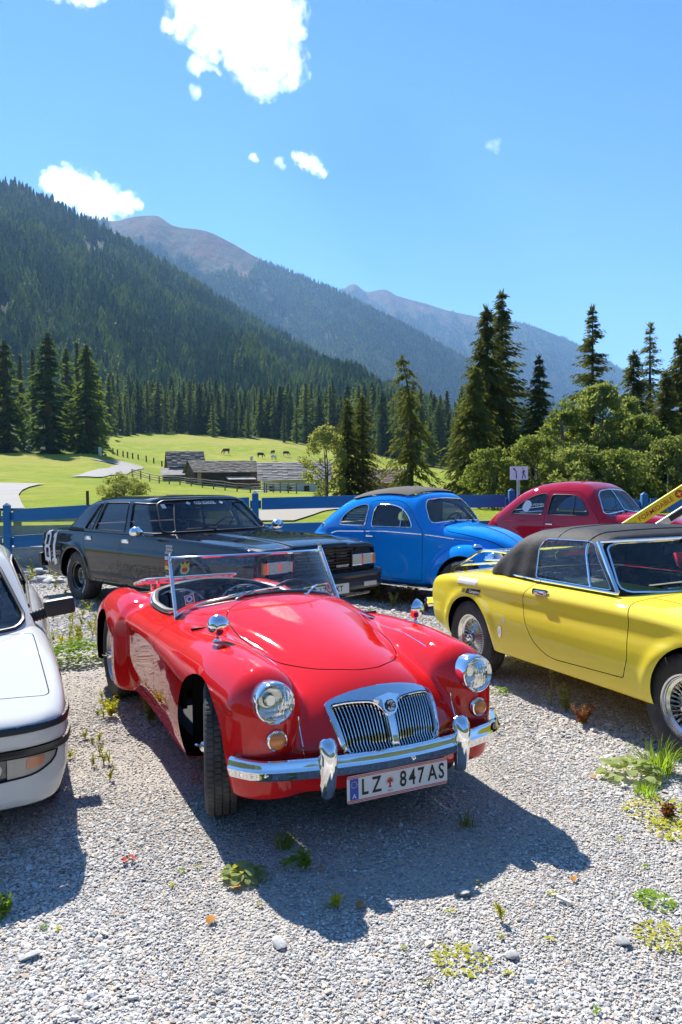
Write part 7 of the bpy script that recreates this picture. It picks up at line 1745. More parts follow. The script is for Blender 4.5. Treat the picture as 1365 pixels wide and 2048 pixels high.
# ================================================================ fence, road, farm
def px_land(u, py, d0=15.0, d1=560.0):
    """depth at which the land shows at photograph row py in column u"""
    d = np.geomspace(d0, d1, 900); x = (u - 682.5) / FPX * d; q = py_of(land_z(x, d), d)
    k = np.where(q <= py)[0]
    dd = d[k[0]] if len(k) else d1
    return (u - 682.5) / FPX * dd, dd, float(land_z(np.array([(u - 682.5) / FPX * dd]), np.array([dd]))[0])
FENCE_Y = 14.42
fence_z = crv([(-14, -0.02), (-6.06, 0.0), (-3.5, 0.10), (-1.5, 0.16), (2.5, 0.17), (4.2, 0.10), (6.0, 0.05), (12, 0.03)])
def build_fence():
    BLUE = mat('fence_blue', (0.004, 0.135, 0.34), 0.6, var=0.15, scale=3, col2=(0.02, 0.16, 0.40), c2scale=9, c2lo=0.56, c2hi=0.80, bump=0.2, bscale=40, stretch=(0.4, 3, 3))
    f = thing('board_fence', 'blue board fence of two wide planks on posts along the back of the car park', 'fence', (0, FENCE_Y, 0))
    px_ = [-11.0, -8.55, -6.06, -3.75, -1.55, 0.69, 3.10, 5.5, 7.9, 10.3]
    for i, x in enumerate(px_):
        z = float(fence_z(x)); b = MB(); h = 1.28
        b.box((-0.055, -0.055, -0.12), (0.055, 0.055, h - 0.05), 0.008)
        b.add([(-0.055, -0.055, h - 0.05), (0.055, -0.055, h - 0.05), (0.055, 0.055, h - 0.05), (-0.055, 0.055, h - 0.05), (0, 0, h)], [[0, 1, 4], [1, 2, 4], [2, 3, 4], [3, 0, 4]])
        p = b.put('post', BLUE, f, loc=(x, 0, z)); p.rotation_euler = (0, 0.008 * math.sin(i * 3.1), 0)
        for zc in (1.03, 0.57): b = MB(); b.box((-0.10, 0.03, zc - 0.075), (0.10, 0.062, zc + 0.075), 0.004); b.put('bracket', BLUE, p)
    for i in range(len(px_) - 1):
        x0, x1 = px_[i] + 0.115, px_[i + 1] - 0.115
        for zc in (1.045, 0.57):
            za, zb_ = float(fence_z(px_[i])) + zc, float(fence_z(px_[i + 1])) + zc + random.uniform(-0.022, 0.022); w = 0.112 + random.uniform(-0.006, 0.004)
            b = MB(); b.add([(x, y, z + s * w) for x, z in ((x0, za), (x1, zb_)) for y in (-0.012, 0.020) for s in (-1, 1)], [[0, 1, 3, 2], [4, 6, 7, 5], [0, 2, 6, 4], [1, 5, 7, 3], [0, 4, 5, 1], [2, 3, 7, 6]]); b.put('board', BLUE, f)
build_fence()
def build_walls():
    CON = mat('pale_concrete', (0.36, 0.355, 0.34), 0.9, var=0.18, scale=2.5, bump=0.4, bscale=30, col2=(0.25, 0.24, 0.22), c2scale=1.2, c2lo=0.5, c2hi=0.7)
    w = thing('concrete_wall', 'low grey concrete wall behind the stones left of the black saloon', 'wall', (0, 0, 0))
    b = MB(); b.box((-13.0, 14.85, -0.2), (-4.25, 15.1, 0.40), 0.02); b.put('wall_block', CON, w); b = MB(); b.box((-13.0, 14.83, 0.40), (-4.2, 15.13, 0.445), 0.01); b.put('coping', CON, w)
    r = thing('parapet', 'pale concrete parapet with dark gap below its rail, beyond the blue fence', 'parapet', (0, 0, 0))
    b = MB(); b.box((-18, 20.0, 0.66), (-3.4, 20.25, 0.83), 0.01); b.put('rail', CON, r); b = MB(); b.box((-18, 20.05, 0.25), (-3.4, 20.2, 0.57), 0.01); b.put('panel', CON, r)
    for k in range(7): x = -17 + k * 2.2; b = MB(); b.box((x - 0.08, 20.06, 0.56), (x + 0.08, 20.19, 0.67)); b.put('support', CON, r)
    # row of stones capping the bank at the right, behind the fence
    c = thing('stone_kerb', 'low pale stone edging behind the fence, right of the black saloon', 'kerb', (0, 0, 0))
    for k in range(22):
        x = -2.9 + k * 0.34; b = MB(); b.box((x, 14.95, 0.25), (x + 0.30, 15.25, 0.52 + random.uniform(0, 0.06)), 0.04); b.put('stone', mat('kerb_stone', (0.42, 0.40, 0.37), 0.9, rand=0.25, var=0.2), c)
build_walls()
def build_roads():
    ASP = mat('pale_asphalt', (0.235, 0.225, 0.21), 0.9, var=0.08, scale=0.4)
    rows = []
    for py in np.linspace(962.5, 1014, 26):
        ur = float(np.interp(py, [962, 963.5, 968, 975, 985, 1000, 1014], [96, 84, 62, 46, 38, 43, 50]))
        rows.append((px_land(-170, py), px_land(ur, py)))
    V = [p for r_ in rows for p in (np.array(r_[0]) * 0.6 + np.array(r_[1]) * 0.4 if False else r_[0], r_[1])]
    N = 8; VV = []
    for a, b in rows:
        for t in np.linspace(0, 1, N):
            x, d = a[0] + (b[0] - a[0]) * t, a[1] + (b[1] - a[1]) * t; VV.append((x, d, float(land_z(np.array([x]), np.array([d]))[0]) + 0.10))
    F_ = [[i*N+j, i*N+j+1, (i+1)*N+j+1, (i+1)*N+j] for i in range(len(rows) - 1) for j in range(N - 1)]
    tag(put('road', me_from(VV, F_), None, ASP), kind='structure')
    def ribbon(name, pts, w, m, dz):
        C_ = np.array([px_land(u, py)[:2] for u, py in pts]); C_ = spline(C_, 8, False); T = np.gradient(C_, axis=0); T /= np.linalg.norm(T, axis=1)[:, None]; Nn = np.stack([-T[:, 1], T[:, 0]], 1)
        ww = np.interp(np.arange(len(C_)), np.linspace(0, len(C_) - 1, len(w)), w); V = []
        for k in (-1, -0.33, 0.33, 1):
            P = C_ + Nn * ww[:, None] * k / 2; V.append(np.column_stack([P, land_z(P[:, 0], P[:, 1]) + dz]))
        n = len(C_); V = np.vstack(V); Fq = [[k*n+i, k*n+i+1, (k+1)*n+i+1, (k+1)*n+i] for k in range(3) for i in range(n - 1)]
        tag(put(name, me_from(V, Fq), None, m), kind='structure')
    ribbon('meadow_lane', [(196, 914), (214, 919), (240, 922), (264, 924.5), (272, 927.5), (252, 932), (222, 938), (196, 943), (168, 949)], [2.6, 2.6, 2.8, 3.2, 3.4, 3.2, 3.0, 2.8, 2.8], ASP, 0.14)
    ribbon('gravel_path', [(520, 1042), (560, 1030), (590, 1021), (640, 1017), (720, 1014)], [2.2, 2.4, 2.6, 2.6, 2.4], mat('path_gravel', (0.26, 0.235, 0.19), 0.95), 0.05)
build_roads()
def shingle_roof(par, L, W, eave, ridge, over, m, courses=12, name='roof'):
    for s in (1, -1):
        b = MB(); hw = W / 2 + over; slope = (ridge - eave) / (W / 2)
        for k in range(courses):
            t0, t1 = k / courses, (k + 1.25) / courses; y0, y1 = hw * (1 - t0), hw * (1 - min(1, t1)); z0, z1 = ridge - slope * y0 + 0.10, ridge - slope * y1 + 0.02
            n = int(L * 1.6); 
            for j in range(n):
                x0 = -L/2 - over + (L + 2*over) * j / n; x1 = x0 + (L + 2*over) / n * 0.985; dz = random.uniform(0, 0.035); dy = random.uniform(-0.06, 0.06)
                b.add([(x0, s*(y0+dy), z0+dz), (x1, s*(y0+dy), z0+dz), (x1, s*y1, z1+dz*0.3), (x0, s*y1, z1+dz*0.3), (x0, s*(y0+dy), z0-0.07), (x1, s*(y0+dy), z0-0.07)], [[0, 1, 2, 3][::s], [0, 4, 5, 1][::s]])
        b.put('shingles', m, par, kind='stuff')
def barn(name, label, cat, loc, rz, L, W, eave, ridge, wallm, roofm, over=0.5, logs=True, base=None):
    t = thing(name, label, cat, loc, rz)
    b = MB(); b.box((-L/2, -W/2, -0.5), (L/2, W/2, eave)); b.put('wall', wallm, t)
    for s in (1, -1):
        b = MB(); b.prism([(-W/2, eave), (W/2, eave), (0, ridge)], s * L/2 - 0.06, s * L/2 + 0.06, axes='yz'); b.put('gable', wallm, t)
    if logs:
        n = int(eave / 0.26)
        for k in range(n):
            z = 0.15 + k * 0.26; b = MB(); b.tube([(-L/2 - 0.25, -W/2 - 0.02, z), (L/2 + 0.25, -W/2 - 0.02, z)], 0.12, 6); b.put('log', wallm, t); b = MB(); b.tube([(-L/2 - 0.02, -W/2 - 0.25, z + 0.1), (-L/2 - 0.02, W/2 + 0.25, z + 0.1)], 0.12, 6); b.put('log', wallm, t)
    shingle_roof(t, L, W, eave, ridge, over, roofm)
    return t
def build_farm():
    TIM = mat('dark_timber', (0.085, 0.055, 0.038), 0.9, rand=0.35, var=0.3, scale=1.5); TIM2 = mat('brown_timber', (0.12, 0.062, 0.040), 0.9, rand=0.3, var=0.25, scale=1.5)
    SH = mat('grey_shingle', (0.215, 0.175, 0.14), 0.9, var=0.35, scale=0.9, col2=(0.12, 0.10, 0.085), c2scale=1.6, c2lo=0.45, c2hi=0.7); SH2 = mat('light_shingle', (0.29, 0.255, 0.22), 0.9, var=0.25, scale=0.8)
    PLA = mat('white_plaster', (0.66, 0.64, 0.58), 0.9, var=0.06)
    g = lambda px, d, z: ((px - 682.5) / FPX * d, d, z)
    z0 = 0.0
    A = barn('timber_barn', 'long dark log barn with grey shingle roof and lean-to porch, middle of the farm', 'barn', g(446, 128, CAM_H - (981 - HYP) * 128 / FPX), 0.42, 10.2, 6.8, 3.3, 5.0, TIM, SH)
    b = MB(); b.box((1.0, -3.62, 0.0), (3.4, -3.52, 2.0)); b.put('door', mat('door_brown', (0.16, 0.07, 0.045), 0.9), A)
    b = MB(); b.box((3.6, -3.60, -0.3), (5.05, -3.53, 2.9)); b.put('side_panel', TIM2, A)
    b = MB(); b.box((-4.95, -3.72, -0.2), (-4.35, -3.58, 3.2)); b.put('end_board', mat('tan_board', (0.42, 0.26, 0.15), 0.9), A)
    po = put('porch', None, A); b = MB(); b.add([(-0.6, -3.85, 2.45), (3.9, -3.85, 2.45), (3.9, -5.7, 2.0), (-0.6, -5.7, 2.0), (-0.6, -3.85, 2.37), (3.9, -3.85, 2.37), (3.9, -5.7, 1.92), (-0.6, -5.7, 1.92)], [[3, 2, 1, 0], [4, 5, 6, 7], [0, 1, 5, 4], [2, 3, 7, 6], [1, 2, 6, 5], [3, 0, 4, 7]]); b.put('porch_roof', SH2, po)
    for x in (-0.45, 1.7, 3.75): b = MB(); b.box((x - 0.07, -5.55, -0.4), (x + 0.07, -5.41, 1.98)); b.put('porch_post', TIM2, po)
    b = MB(); b.box((2.2, -4.4, -0.3), (4.9, -3.9, 0.75)); b.put('stone_base', mat('rubble_stone', (0.34, 0.31, 0.28), 0.9, var=0.4, scale=2), A)
    B = barn('small_barn', 'smaller steep barn with mossy shingle roof behind the long log barn', 'barn', g(372, 140, CAM_H - (968 - HYP) * 140 / FPX), 0.30, 5.6, 6.0, 3.6, 6.1, TIM, SH)
    b = MB(); sl = [(-4.6, -3.2, 3.1), (2.2, -3.2, 3.1), (2.2, -6.0, 1.9), (-4.6, -6.0, 1.9)]; b.add(sl + [(x, y, z - 0.12) for x, y, z in sl], [[3, 2, 1, 0], [4, 5, 6, 7], [0, 1, 5, 4], [2, 3, 7, 6], [1, 2, 6, 5], [3, 0, 4, 7]]); b.put('lean_to_roof', SH2, B)
    b = MB(); b.box((-4.2, -5.8, -0.5), (1.9, -3.3, 1.75)); b.put('lean_to', TIM, B)
    Cc = barn('farmhouse', 'white walled farmhouse with grey shingle roof right of the log barn', 'house', g(590, 118, CAM_H - (992 - HYP) * 118 / FPX), 0.10, 9.5, 7.4, 2.8, 5.1, PLA, SH2, over=0.7, logs=False)
    for x in (-3.4, -0.9, 1.6, 3.6):
        w = put('window', None, Cc); b = MB(); b.box((x - 0.32, -3.73, 0.9), (x + 0.32, -3.69, 1.55)); b.put('pane', mat('dark_pane', (0.02, 0.022, 0.025), 0.15), w)
        b = MB(); 
        for q in ((-0.38, 0.84, 0.38, 0.90), (-0.38, 1.55, 0.38, 1.61), (-0.38, 0.84, -0.32, 1.61), (0.32, 0.84, 0.38, 1.61), (-0.025, 0.9, 0.025, 1.55)): b.box((x + q[0], -3.76, q[1]), (x + q[2], -3.70, q[3]))
        b.put('frame', TIM2, w)
    for z, y, x0, x1 in ((2.55, -3.6, -4.6, -1.8), (2.55, -3.6, -1.2, 3.0), (3.75, -1.75, -4.0, -2.2), (3.75, -1.75, -1.6, 3.6)): b = MB(); b.box((x0, y - 0.05, z + 0.05), (x1, y + 0.05, z + 0.28)); b.put('snow_guard', TIM, Cc)
    b = MB(); b.box((-1.0, -5.6, -0.4), (1.4, -5.5, 0.9)); b.put('plank_screen', TIM2, Cc)
    # a small tiled house far right between the trees
    D = barn('tiled_house', 'small house with brown roof half hidden behind the bent larch', 'house', g(765, 95, CAM_H - (990 - HYP) * 95 / FPX), 0.0, 5.0, 5.0, 1.6, 3.0, mat('ochre_plaster', (0.42, 0.26, 0.16), 0.9), mat('brown_tile', (0.30, 0.20, 0.15), 0.9), logs=False)
    bx = thing('white_hut', 'little white covered box by the paddock rails, left of the farmhouse', 'shed', g(525, 112, CAM_H - (992 - HYP) * 112 / FPX)); b = MB(); b.box((-0.9, -0.7, -0.3), (0.9, 0.7, 0.75)); b.put('box', PLA, bx); b = MB(); b.box((-1.05, -0.9, 0.75), (1.05, 0.9, 0.90), 0.03); b.put('lid', mat('white_lid', (0.75, 0.74, 0.72), 0.8), bx)
    # paddock rails
    def rails(label, pts, step, name='rail_fence', h=1.25, nrail=3, thick=0.06, m=TIM):
        P = np.array([px_land(u, py)[:2] if len(q) == 0 else ((u - 682.5) / FPX * q[0], q[0]) for u, py, *q in pts]); P = resamp(P, step, False); f = thing(name, label, 'fence'); Q = []
        for x, y in P:
            z = float(land_z(np.array([x]), np.array([y]))[0]); Q.append((x, y, z)); b = MB(); b.box((x - thick * 1.3, y - thick * 1.3, z - 0.4), (x + thick * 1.3, y + thick * 1.3, z + h + random.uniform(-0.1, 0.12)), 0.0); b.put('post', m, f)
        for a, c in zip(Q[:-1], Q[1:]):
            for k in range(nrail): zz = h * (0.35 + 0.55 * k / max(1, nrail - 1)); b = MB(); b.tube([(a[0], a[1] - 0.1, a[2] + zz), (c[0], c[1] - 0.1, c[2] + zz + random.uniform(-0.08, 0.08))], thick, 5); b.put('rail', m, f)
    GREY = mat('weathered_wood', (0.20, 0.175, 0.15), 0.95, rand=0.3)
    rails('weathered rail fence running down in front of the log barn', [(266, 944, 128), (330, 958, 120), (400, 972, 113), (480, 990, 105), (530, 1000, 101)], 3.0, m=GREY)
    rails('grey rail fence in front of the white farmhouse', [(534, 998, 103), (560, 1002, 101), (594, 1010, 99)], 2.6, m=GREY)
    rails('short rail fence between the log barn and the farmhouse on the meadow', [(515, 938, 170), (560, 944, 165), (610, 946, 165)], 3.5, m=TIM)
    for k, (u, py) in enumerate([(229, 903), (238, 906), (249, 908), (258, 911), (268, 913), (279, 915), (295, 919), (310, 923), (326, 929)]):
        x, y, z = px_land(u, py); o = MB().box((-0.13, -0.13, -0.3), (0.13, 0.13, 1.35 + 0.1 * math.sin(k * 2.3))); p = put('fence_post', o.me(), None, TIM, loc=(x, y, z)); tag(p, 'bare wooden post in the row along the meadow lane', 'post', 'posts along the meadow lane')
    x, y, z = px_land(203, 905); p = MB().box((-0.28, -0.2, -0.2), (0.28, 0.2, 1.7), 0.05).put('marker_stone', PLA, loc=(x, y, z)); tag(p, 'small white marker at the roadside under the big spruces', 'marker')
    x, y, z = px_land(176, 1005); p = MB().box((-0.05, -0.05, -0.2), (0.05, 0.05, 0.62)).put('marker_post', TIM, loc=(x, y, z)); tag(p, 'thin dark post on the grass beyond the black saloon', 'post')
build_farm()
def build_cows():
    def cap(p, a, b, ra, rb):
        pa = [p[i] - a[i] for i in range(3)]; ba = [b[i] - a[i] for i in range(3)]; L = sum(q*q for q in ba); h = np.clip(sum(pa[i]*ba[i] for i in range(3)) / L, 0, 1)
        return np.sqrt(sum((pa[i] - ba[i]*h)**2 for i in range(3))) - (ra + (rb - ra) * h)
    def F(x, a, z):
        p = (x, a, z)
        f = (np.sqrt(((x + 0.02) / 0.80) ** 2 + (a / 0.36) ** 2 + ((z - 1.02) / 0.40) ** 2) - 1) * 0.34
        f = smin(f, cap(p, (-0.55, 0.12, 1.15), (-0.62, 0.16, 0.9), 0.26, 0.24), 0.15); f = smin(f, cap(p, (0.55, 0.08, 1.1), (0.60, 0.14, 0.85), 0.27, 0.2), 0.15)
        f = smin(f, cap(p, (0.62, 0, 1.15), (1.15, 0, 0.62), 0.21, 0.13), 0.12); f = smin(f, cap(p, (1.15, 0, 0.55), (1.30, 0, 0.16), 0.125, 0.075), 0.05)
        f = smin(f, cap(p, (1.10, 0.10, 0.64), (1.05, 0.26, 0.66), 0.045, 0.03), 0.03)
        f = smin(f, cap(p, (0.60, 0.19, 0.8), (0.58, 0.19, 0.42), 0.11, 0.065), 0.05); f = smin(f, cap(p, (0.58, 0.19, 0.42), (0.62, 0.19, 0.04), 0.062, 0.058), 0.03)
        f = smin(f, cap(p, (-0.62, 0.20, 0.85), (-0.58, 0.20, 0.50), 0.14, 0.075), 0.05); f = smin(f, cap(p, (-0.58, 0.20, 0.50), (-0.70, 0.20, 0.36), 0.07, 0.06), 0.03); f = smin(f, cap(p, (-0.70, 0.20, 0.36), (-0.66, 0.20, 0.04), 0.06, 0.058), 0.03)
        f = smin(f, cap(p, (-0.84, 0, 1.25), (-0.92, 0, 0.5), 0.035, 0.03), 0.03)
        return f
    sk = nets(F, (-1.1, 0, -0.06), (1.5, 0.5, 1.55), 0.045); sk.V[:, 2] += 0.03
    me = me_from(sk.V, sk.T, sk.N)
    BR = mat('brown_hide', (0.10, 0.036, 0.020), 0.8, col2=(0.62, 0.58, 0.52), c2scale=1.1, c2lo=0.60, c2hi=0.62); DK = mat('dark_hide', (0.035, 0.016, 0.012), 0.8, col2=(0.55, 0.52, 0.48), c2scale=1.3, c2lo=0.63, c2hi=0.65); WH = mat('white_hide', (0.64, 0.60, 0.54), 0.8, col2=(0.10, 0.04, 0.022), c2scale=1.4, c2lo=0.58, c2hi=0.6)
    for px, py, rz, m, lab, sc in ((455, 908, 2.9, BR, 'brown cow grazing apart on the meadow above the barns', 1.25), (523, 916, 0.4, DK, 'dark brown cow grazing second from the left on the meadow', 1.05), (548, 910, 2.2, BR, 'cow highest up the slope in the small grazing group', 1.0), (549, 921, 1.0, WH, 'white and brown cow lowest in the small grazing group', 1.05), (574, 913, 0.2, DK, 'dark cow grazing furthest right on the meadow', 1.05), (505, 924, -1.5, WH, 'white cow seen end on, just above the barn roof', 1.05)):
        x, y, z = px_land(px, py); o = put('cow', me.copy(), None, m, loc=(x, y, z + 0.35), rot=(0, 0, rz)); o.scale = (sc,) * 3; tag(o, lab, 'cow', 'cows grazing on the meadow')
build_cows()
def build_sign():
    d = 15.2; x = (1037.5 - 682.5) / FPX * d; zc = CAM_H - (946.5 - 957.7) * d / FPX
    t = thing('pedestrian_sign', 'white sign with black street lamp and walking figure, behind the crimson car', 'sign', (x, d, 0.1))
    zc -= 0.1; b = MB(); b.tube([(0.0, 0, -0.2), (0.0, 0, zc)], 0.030, 10); b.put('post', mat('galvanised', (0.42, 0.42, 0.41), 0.5, 0.6), t)
    b = MB(); b.prism(rpoly([(-0.165, zc - 0.125), (0.175, zc - 0.125), (0.175, zc + 0.130), (-0.165, zc + 0.130)], 0.006, 3).tolist(), -0.045, -0.035, axes='xz'); b.put('board', mat('sign_white', (0.80, 0.80, 0.82), 0.5), t)
    y = -0.049; K = INK
    def sh(polys, nm): b = MB(); [b.add([(p, y, q + zc) for p, q in P], [list(range(len(P)))]) for P in polys]; b.put(nm, K, t)
    def bar(a, c, w): a, c = np.array(a), np.array(c); n = np.array([-(c - a)[1], (c - a)[0]]); n = n / np.linalg.norm(n) * w / 2; return [tuple(a - n), tuple(c - n), tuple(c + n), tuple(a + n)]
    sh([bar((-0.045, -0.105), (-0.05, 0.035), 0.016), bar((-0.05, 0.035), (-0.075, 0.072), 0.016), bar((-0.070, 0.070), (-0.105, 0.090), 0.026)], 'lamp_symbol')
    sh([[(0.078 + 0.011 * math.cos(a), 0.088 + 0.013 * math.sin(a)) for a in np.linspace(0, 6.28, 12)[:-1]], [(0.083, 0.062), (0.104, 0.055), (0.100, 0.0), (0.080, 0.0)], bar((0.086, 0.055), (0.060, -0.004), 0.009), bar((0.102, 0.055), (0.126, 0.008), 0.009), bar((0.086, 0.002), (0.066, -0.105), 0.014), bar((0.096, 0.002), (0.130, -0.098), 0.014)], 'walking_figure')
build_sign()
def build_boom():
    d = 8.7; P = lambda px, py: np.array([(px - 682.5) / FPX * d, d, CAM_H - (py - HYP + (px - 682.5) * ROLL) * d / FPX])
    a, c = P(1235, 1066), P(1475, 912); t = thing('barrier_boom', 'yellow lettered boom slanting up behind the black soft top', 'barrier', (float(a[0]), d, 0))
    u = (c - a); L = np.linalg.norm(u); ang = math.atan2(u[2], u[0]); M = Matrix.Translation((0, 0, float(a[2]))) @ Matrix.Rotation(-ang, 4, 'Y')
    b = MB(); b.box((-0.1, -0.02, -0.062), (L, 0.02, 0.062), 0.004, M=M); b.put('boom', mat('boom_yellow', (0.80, 0.62, 0.01), 0.45), t)
    b = MB(); b.box((-0.12, -0.06, 0), (0.06, 0.14, float(a[2]) + 0.05), 0.02); b.put('stand', mat('boom_grey', (0.2, 0.2, 0.2), 0.6), t)
    RDm = mat('boom_red', (0.45, 0.03, 0.01), 0.5)
    V, Fc = text_vf('FORMIDABLE', 0.075, bold=0.001); b = MB(); b.add(np.stack([V[:, 0] + 0.49, np.full(len(V), -0.0215), V[:, 1] - 0.005], 1), Fc, M=M); b.put('boom_lettering', RDm, t)
    th = np.linspace(0, 2 * math.pi, 25)[:-1]; b = MB(); b.add([(0.79 + 0.045 * math.cos(q), -0.0215, 0.045 * math.sin(q)) for q in th], [list(range(24))], M=M); b.put('boom_disc', RDm, t)
    b = MB(); b.add([(0.79 + (0.034 if k % 2 == 0 else 0.012) * math.cos(k * math.pi / 4), -0.0225, (0.034 if k % 2 == 0 else 0.012) * math.sin(k * math.pi / 4)) for k in range(8)], [list(range(8))], M=M); b.put('boom_star', mat('boom_yellow', (0.8, 0.62, 0.01), 0.45), t)
    V, Fc = text_vf('KV 6', 0.035); b = MB(); b.add(np.stack([V[:, 0] + 0.20, np.full(len(V), -0.0215), V[:, 1]], 1), Fc, M=M); b.put('boom_small_print', INK, t)
    M2 = M @ Matrix.Translation((0.42, 0.05, -0.20)); b = MB(); b.box((0, 0, -0.045), (L - 0.4, 0.03, 0.045), 0.004, M=M2); b.put('silver_bar', mat('bar_silver', (0.55, 0.55, 0.56), 0.35, 0.3), t)
    b = MB(); b.box((0.16, -0.002, -0.030), (0.60, 0.0, 0.030), M=M2); b.put('black_panel', INK, t)
    V, Fc = text_vf('SPORT', 0.05); b = MB(); b.add(np.stack([V[:, 0] + 0.45, np.full(len(V), -0.0035), V[:, 1]], 1), Fc, M=M2); b.put('panel_lettering', WHITE, t)
build_boom()
# ================================================================ stones and weeds of the car park
def on_ground(px, py):
    """ground point under a photograph pixel"""
    dx, dy = px - 682.5, 1024 - py; c, s = math.cos(ROLL), math.sin(ROLL); a, b = c*dx + s*dy, -s*dx + c*dy; p = PITCH
    vy, vz = math.cos(p) + b / FPX * math.sin(p), -math.sin(p) + b / FPX * math.cos(p); t = -CAM_H / vz
    x, y = a / FPX * t, vy * t; return x, y, float(lot_z(x, y))
def build_rocks():
    ROCK = mat('pale_rock', (0.44, 0.43, 0.41), 0.9, rand=0.3, var=0.25, scale=3, bump=0.3, bscale=14)
    protos = [stone_me(300 + i, 2) for i in range(6)]; g = random.Random(3)
    for k in range(58):
        px, py = g.uniform(24, 134), g.uniform(1128, 1166); x, y, z = on_ground(px, py); s = g.uniform(0.04, 0.11) * (1.0 if k % 6 else 1.6)
        o = put('rock', protos[k % 6], None, ROCK, loc=(x, min(y, 14.6), z + s * 0.25), rot=(g.uniform(-.3, .3), g.uniform(-.3, .3), g.uniform(0, 6.3))); o.scale = (s * g.uniform(1, 1.4), s, s * g.uniform(0.8, 1.1)); big = 'large' if s > 0.12 else ('middling' if s > 0.075 else 'small'); where = 'at the foot of the blue post' if px < 55 else ('under the rear bumper of the black saloon' if px > 105 else 'in the middle of the heap'); tag(o, '%s pale rounded rock %s' % (big, where), 'rock', 'rocks heaped along the fence')
    for px, py, s, lab in ((1023, 1915, 0.022, 'palm sized grey stone lying proud of the gravel at lower right'), (1246, 1888, 0.026, 'dark based grey stone on the gravel near the right photo edge'), (60, 1912, 0.028, 'flat pale stone on the gravel in the lower left corner'), (927, 1787, 0.024, 'rounded grey stone just outside the roadster shadow'), (558, 1888, 0.026, 'whitish stone below the tip of the roadster shadow')):
        x, y, z = on_ground(px, py); o = put('stone', protos[int(px) % 6], None, ROCK, loc=(x, y, z + s * 0.3), rot=(0.1, 0.1, px)); o.scale = (s * 1.4, s, s * 0.8); tag(o, lab, 'stone')
build_rocks()
W_GREEN = leaf_mat('weed_green', (0.16, 0.25, 0.04), trans=0.58); W_YEL = leaf_mat('weed_yellow', (0.30, 0.30, 0.035), trans=0.35); W_DRY = leaf_mat('weed_dry', (0.20, 0.085, 0.035), trans=0.2); W_GREY = leaf_mat('weed_greygreen', (0.26, 0.31, 0.14), trans=0.55); W_RED = leaf_mat('weed_red', (0.32, 0.05, 0.03), trans=0.2); W_DULL = leaf_mat('weed_dull', (0.19, 0.20, 0.075), trans=0.45)
def blades(n, h, r, seed, w=0.006, lean=0.5):
    g = np.random.default_rng(seed); V, F = [], []
    for i in range(n):
        a = g.uniform(0, 6.28); p = np.array([math.cos(a), math.sin(a), 0]) * r * math.sqrt(g.random()) * 0.6; L = h * g.uniform(0.55, 1.1); ln = lean * g.uniform(0.2, 1.2); dr = np.array([math.cos(a + g.normal(0, .5)), math.sin(a + g.normal(0, .5)), 0]); sd = np.cross(dr, [0, 0, 1]) * w * 0.5; b0 = len(V)
        for t, k in ((0, 1.0), (0.4, 0.9), (0.75, 0.6)): c = p + dr * L * ln * t**1.6 + np.array([0, 0, L * (t - 0.25 * ln * t * t)]); V += [c + sd * k, c - sd * k]
        V.append(p + dr * L * ln + np.array([0, 0, L * (1 - 0.38 * ln)])); F += [[b0, b0+1, b0+3, b0+2], [b0+2, b0+3, b0+5, b0+4], [b0+4, b0+5, b0+6]]
    return me_from(np.array(V), F)
def leafs(n, size, r, seed, h=0.06, round_=0.8):
    """broad rounded leaves on short stalks"""
    g = np.random.default_rng(seed); V, F = [], []
    for i in range(n):
        a = g.uniform(0, 6.28); rr = r * math.sqrt(g.random()); z = h * (1 - 0.6 * rr / r) * g.uniform(0.5, 1.2); s = size * g.uniform(0.6, 1.2); out = np.array([math.cos(a), math.sin(a), g.uniform(-0.3, 0.35)]); out /= np.linalg.norm(out); sd = np.cross(out, [0, 0, 1]); sd /= np.linalg.norm(sd); up = np.cross(sd, out); c = np.array([math.cos(a) * rr, math.sin(a) * rr, z]); b0 = len(V)
        V.append(c + up * 0.0); 
        for k in range(9):
            t = k / 8 * 2 * math.pi; q = math.cos(t); w = math.sin(t) * round_; V.append(c + out * s * 0.5 * (q + 0.1) + sd * s * 0.5 * w + up * (-0.12 * s * (q*q) + 0.10 * s * abs(w)))
        F += [[b0, b0 + 1 + k, b0 + 2 + k] for k in range(8)]
    return me_from(np.array(V), F)
def sprig_me(h, n, seed, leaf=0.02, spread=0.35, stems=3):
    g = np.random.default_rng(seed); st = MB(); P, A, L = [], [], []
    for s in range(stems):
        a = g.uniform(0, 6.28); top = np.array([math.cos(a) * spread * h, math.sin(a) * spread * h, h * g.uniform(0.7, 1.05)]); st.tube([(0, 0, 0), top * np.array([0.3, 0.3, 0.55]), top], [0.003, 0.0022, 0.001], 4)
        for k in range(n): t = g.uniform(0.15, 1); P.append(top * np.array([t**1.4, t**1.4, t])); d = np.array([g.normal(), g.normal(), g.uniform(-0.1, 0.9)]); A.append(d / np.linalg.norm(d)); L.append(leaf * g.uniform(0.6, 1.3) * (1.15 - 0.5 * t))
    V, F = cards(np.array(P), np.array(A), np.array(L) * 0.45, np.array(L)); return st, me_from(V, F, smooth=False)
def weed(kind, px, py, label, m, group=None, seed=0, name=None, cat='weed', **k):
    x, y, z = on_ground(px, py)
    if kind == 'sprig':
        t = thing(name or 'weed', label, cat, (x, y, z), 0, group); st, lf = sprig_me(k.get('h', 0.2), k.get('n', 26), seed, k.get('leaf', 0.025), k.get('spread', 0.3), k.get('stems', 4)); st.put('stem', W_DULL, t); put('leaves', lf, t, m); return t
    me = blades(k.get('n', 60), k.get('h', 0.12), k.get('r', 0.08), seed, k.get('w', 0.005), k.get('lean', 0.6)) if kind == 'grass' else leafs(k.get('n', 30), k.get('size', 0.06), k.get('r', 0.12), seed, k.get('h', 0.06))
    return tag(put(name or ('grass_tuft' if kind == 'grass' else 'leafy_weed'), me, None, m, loc=(x, y, z)), label, cat, group)
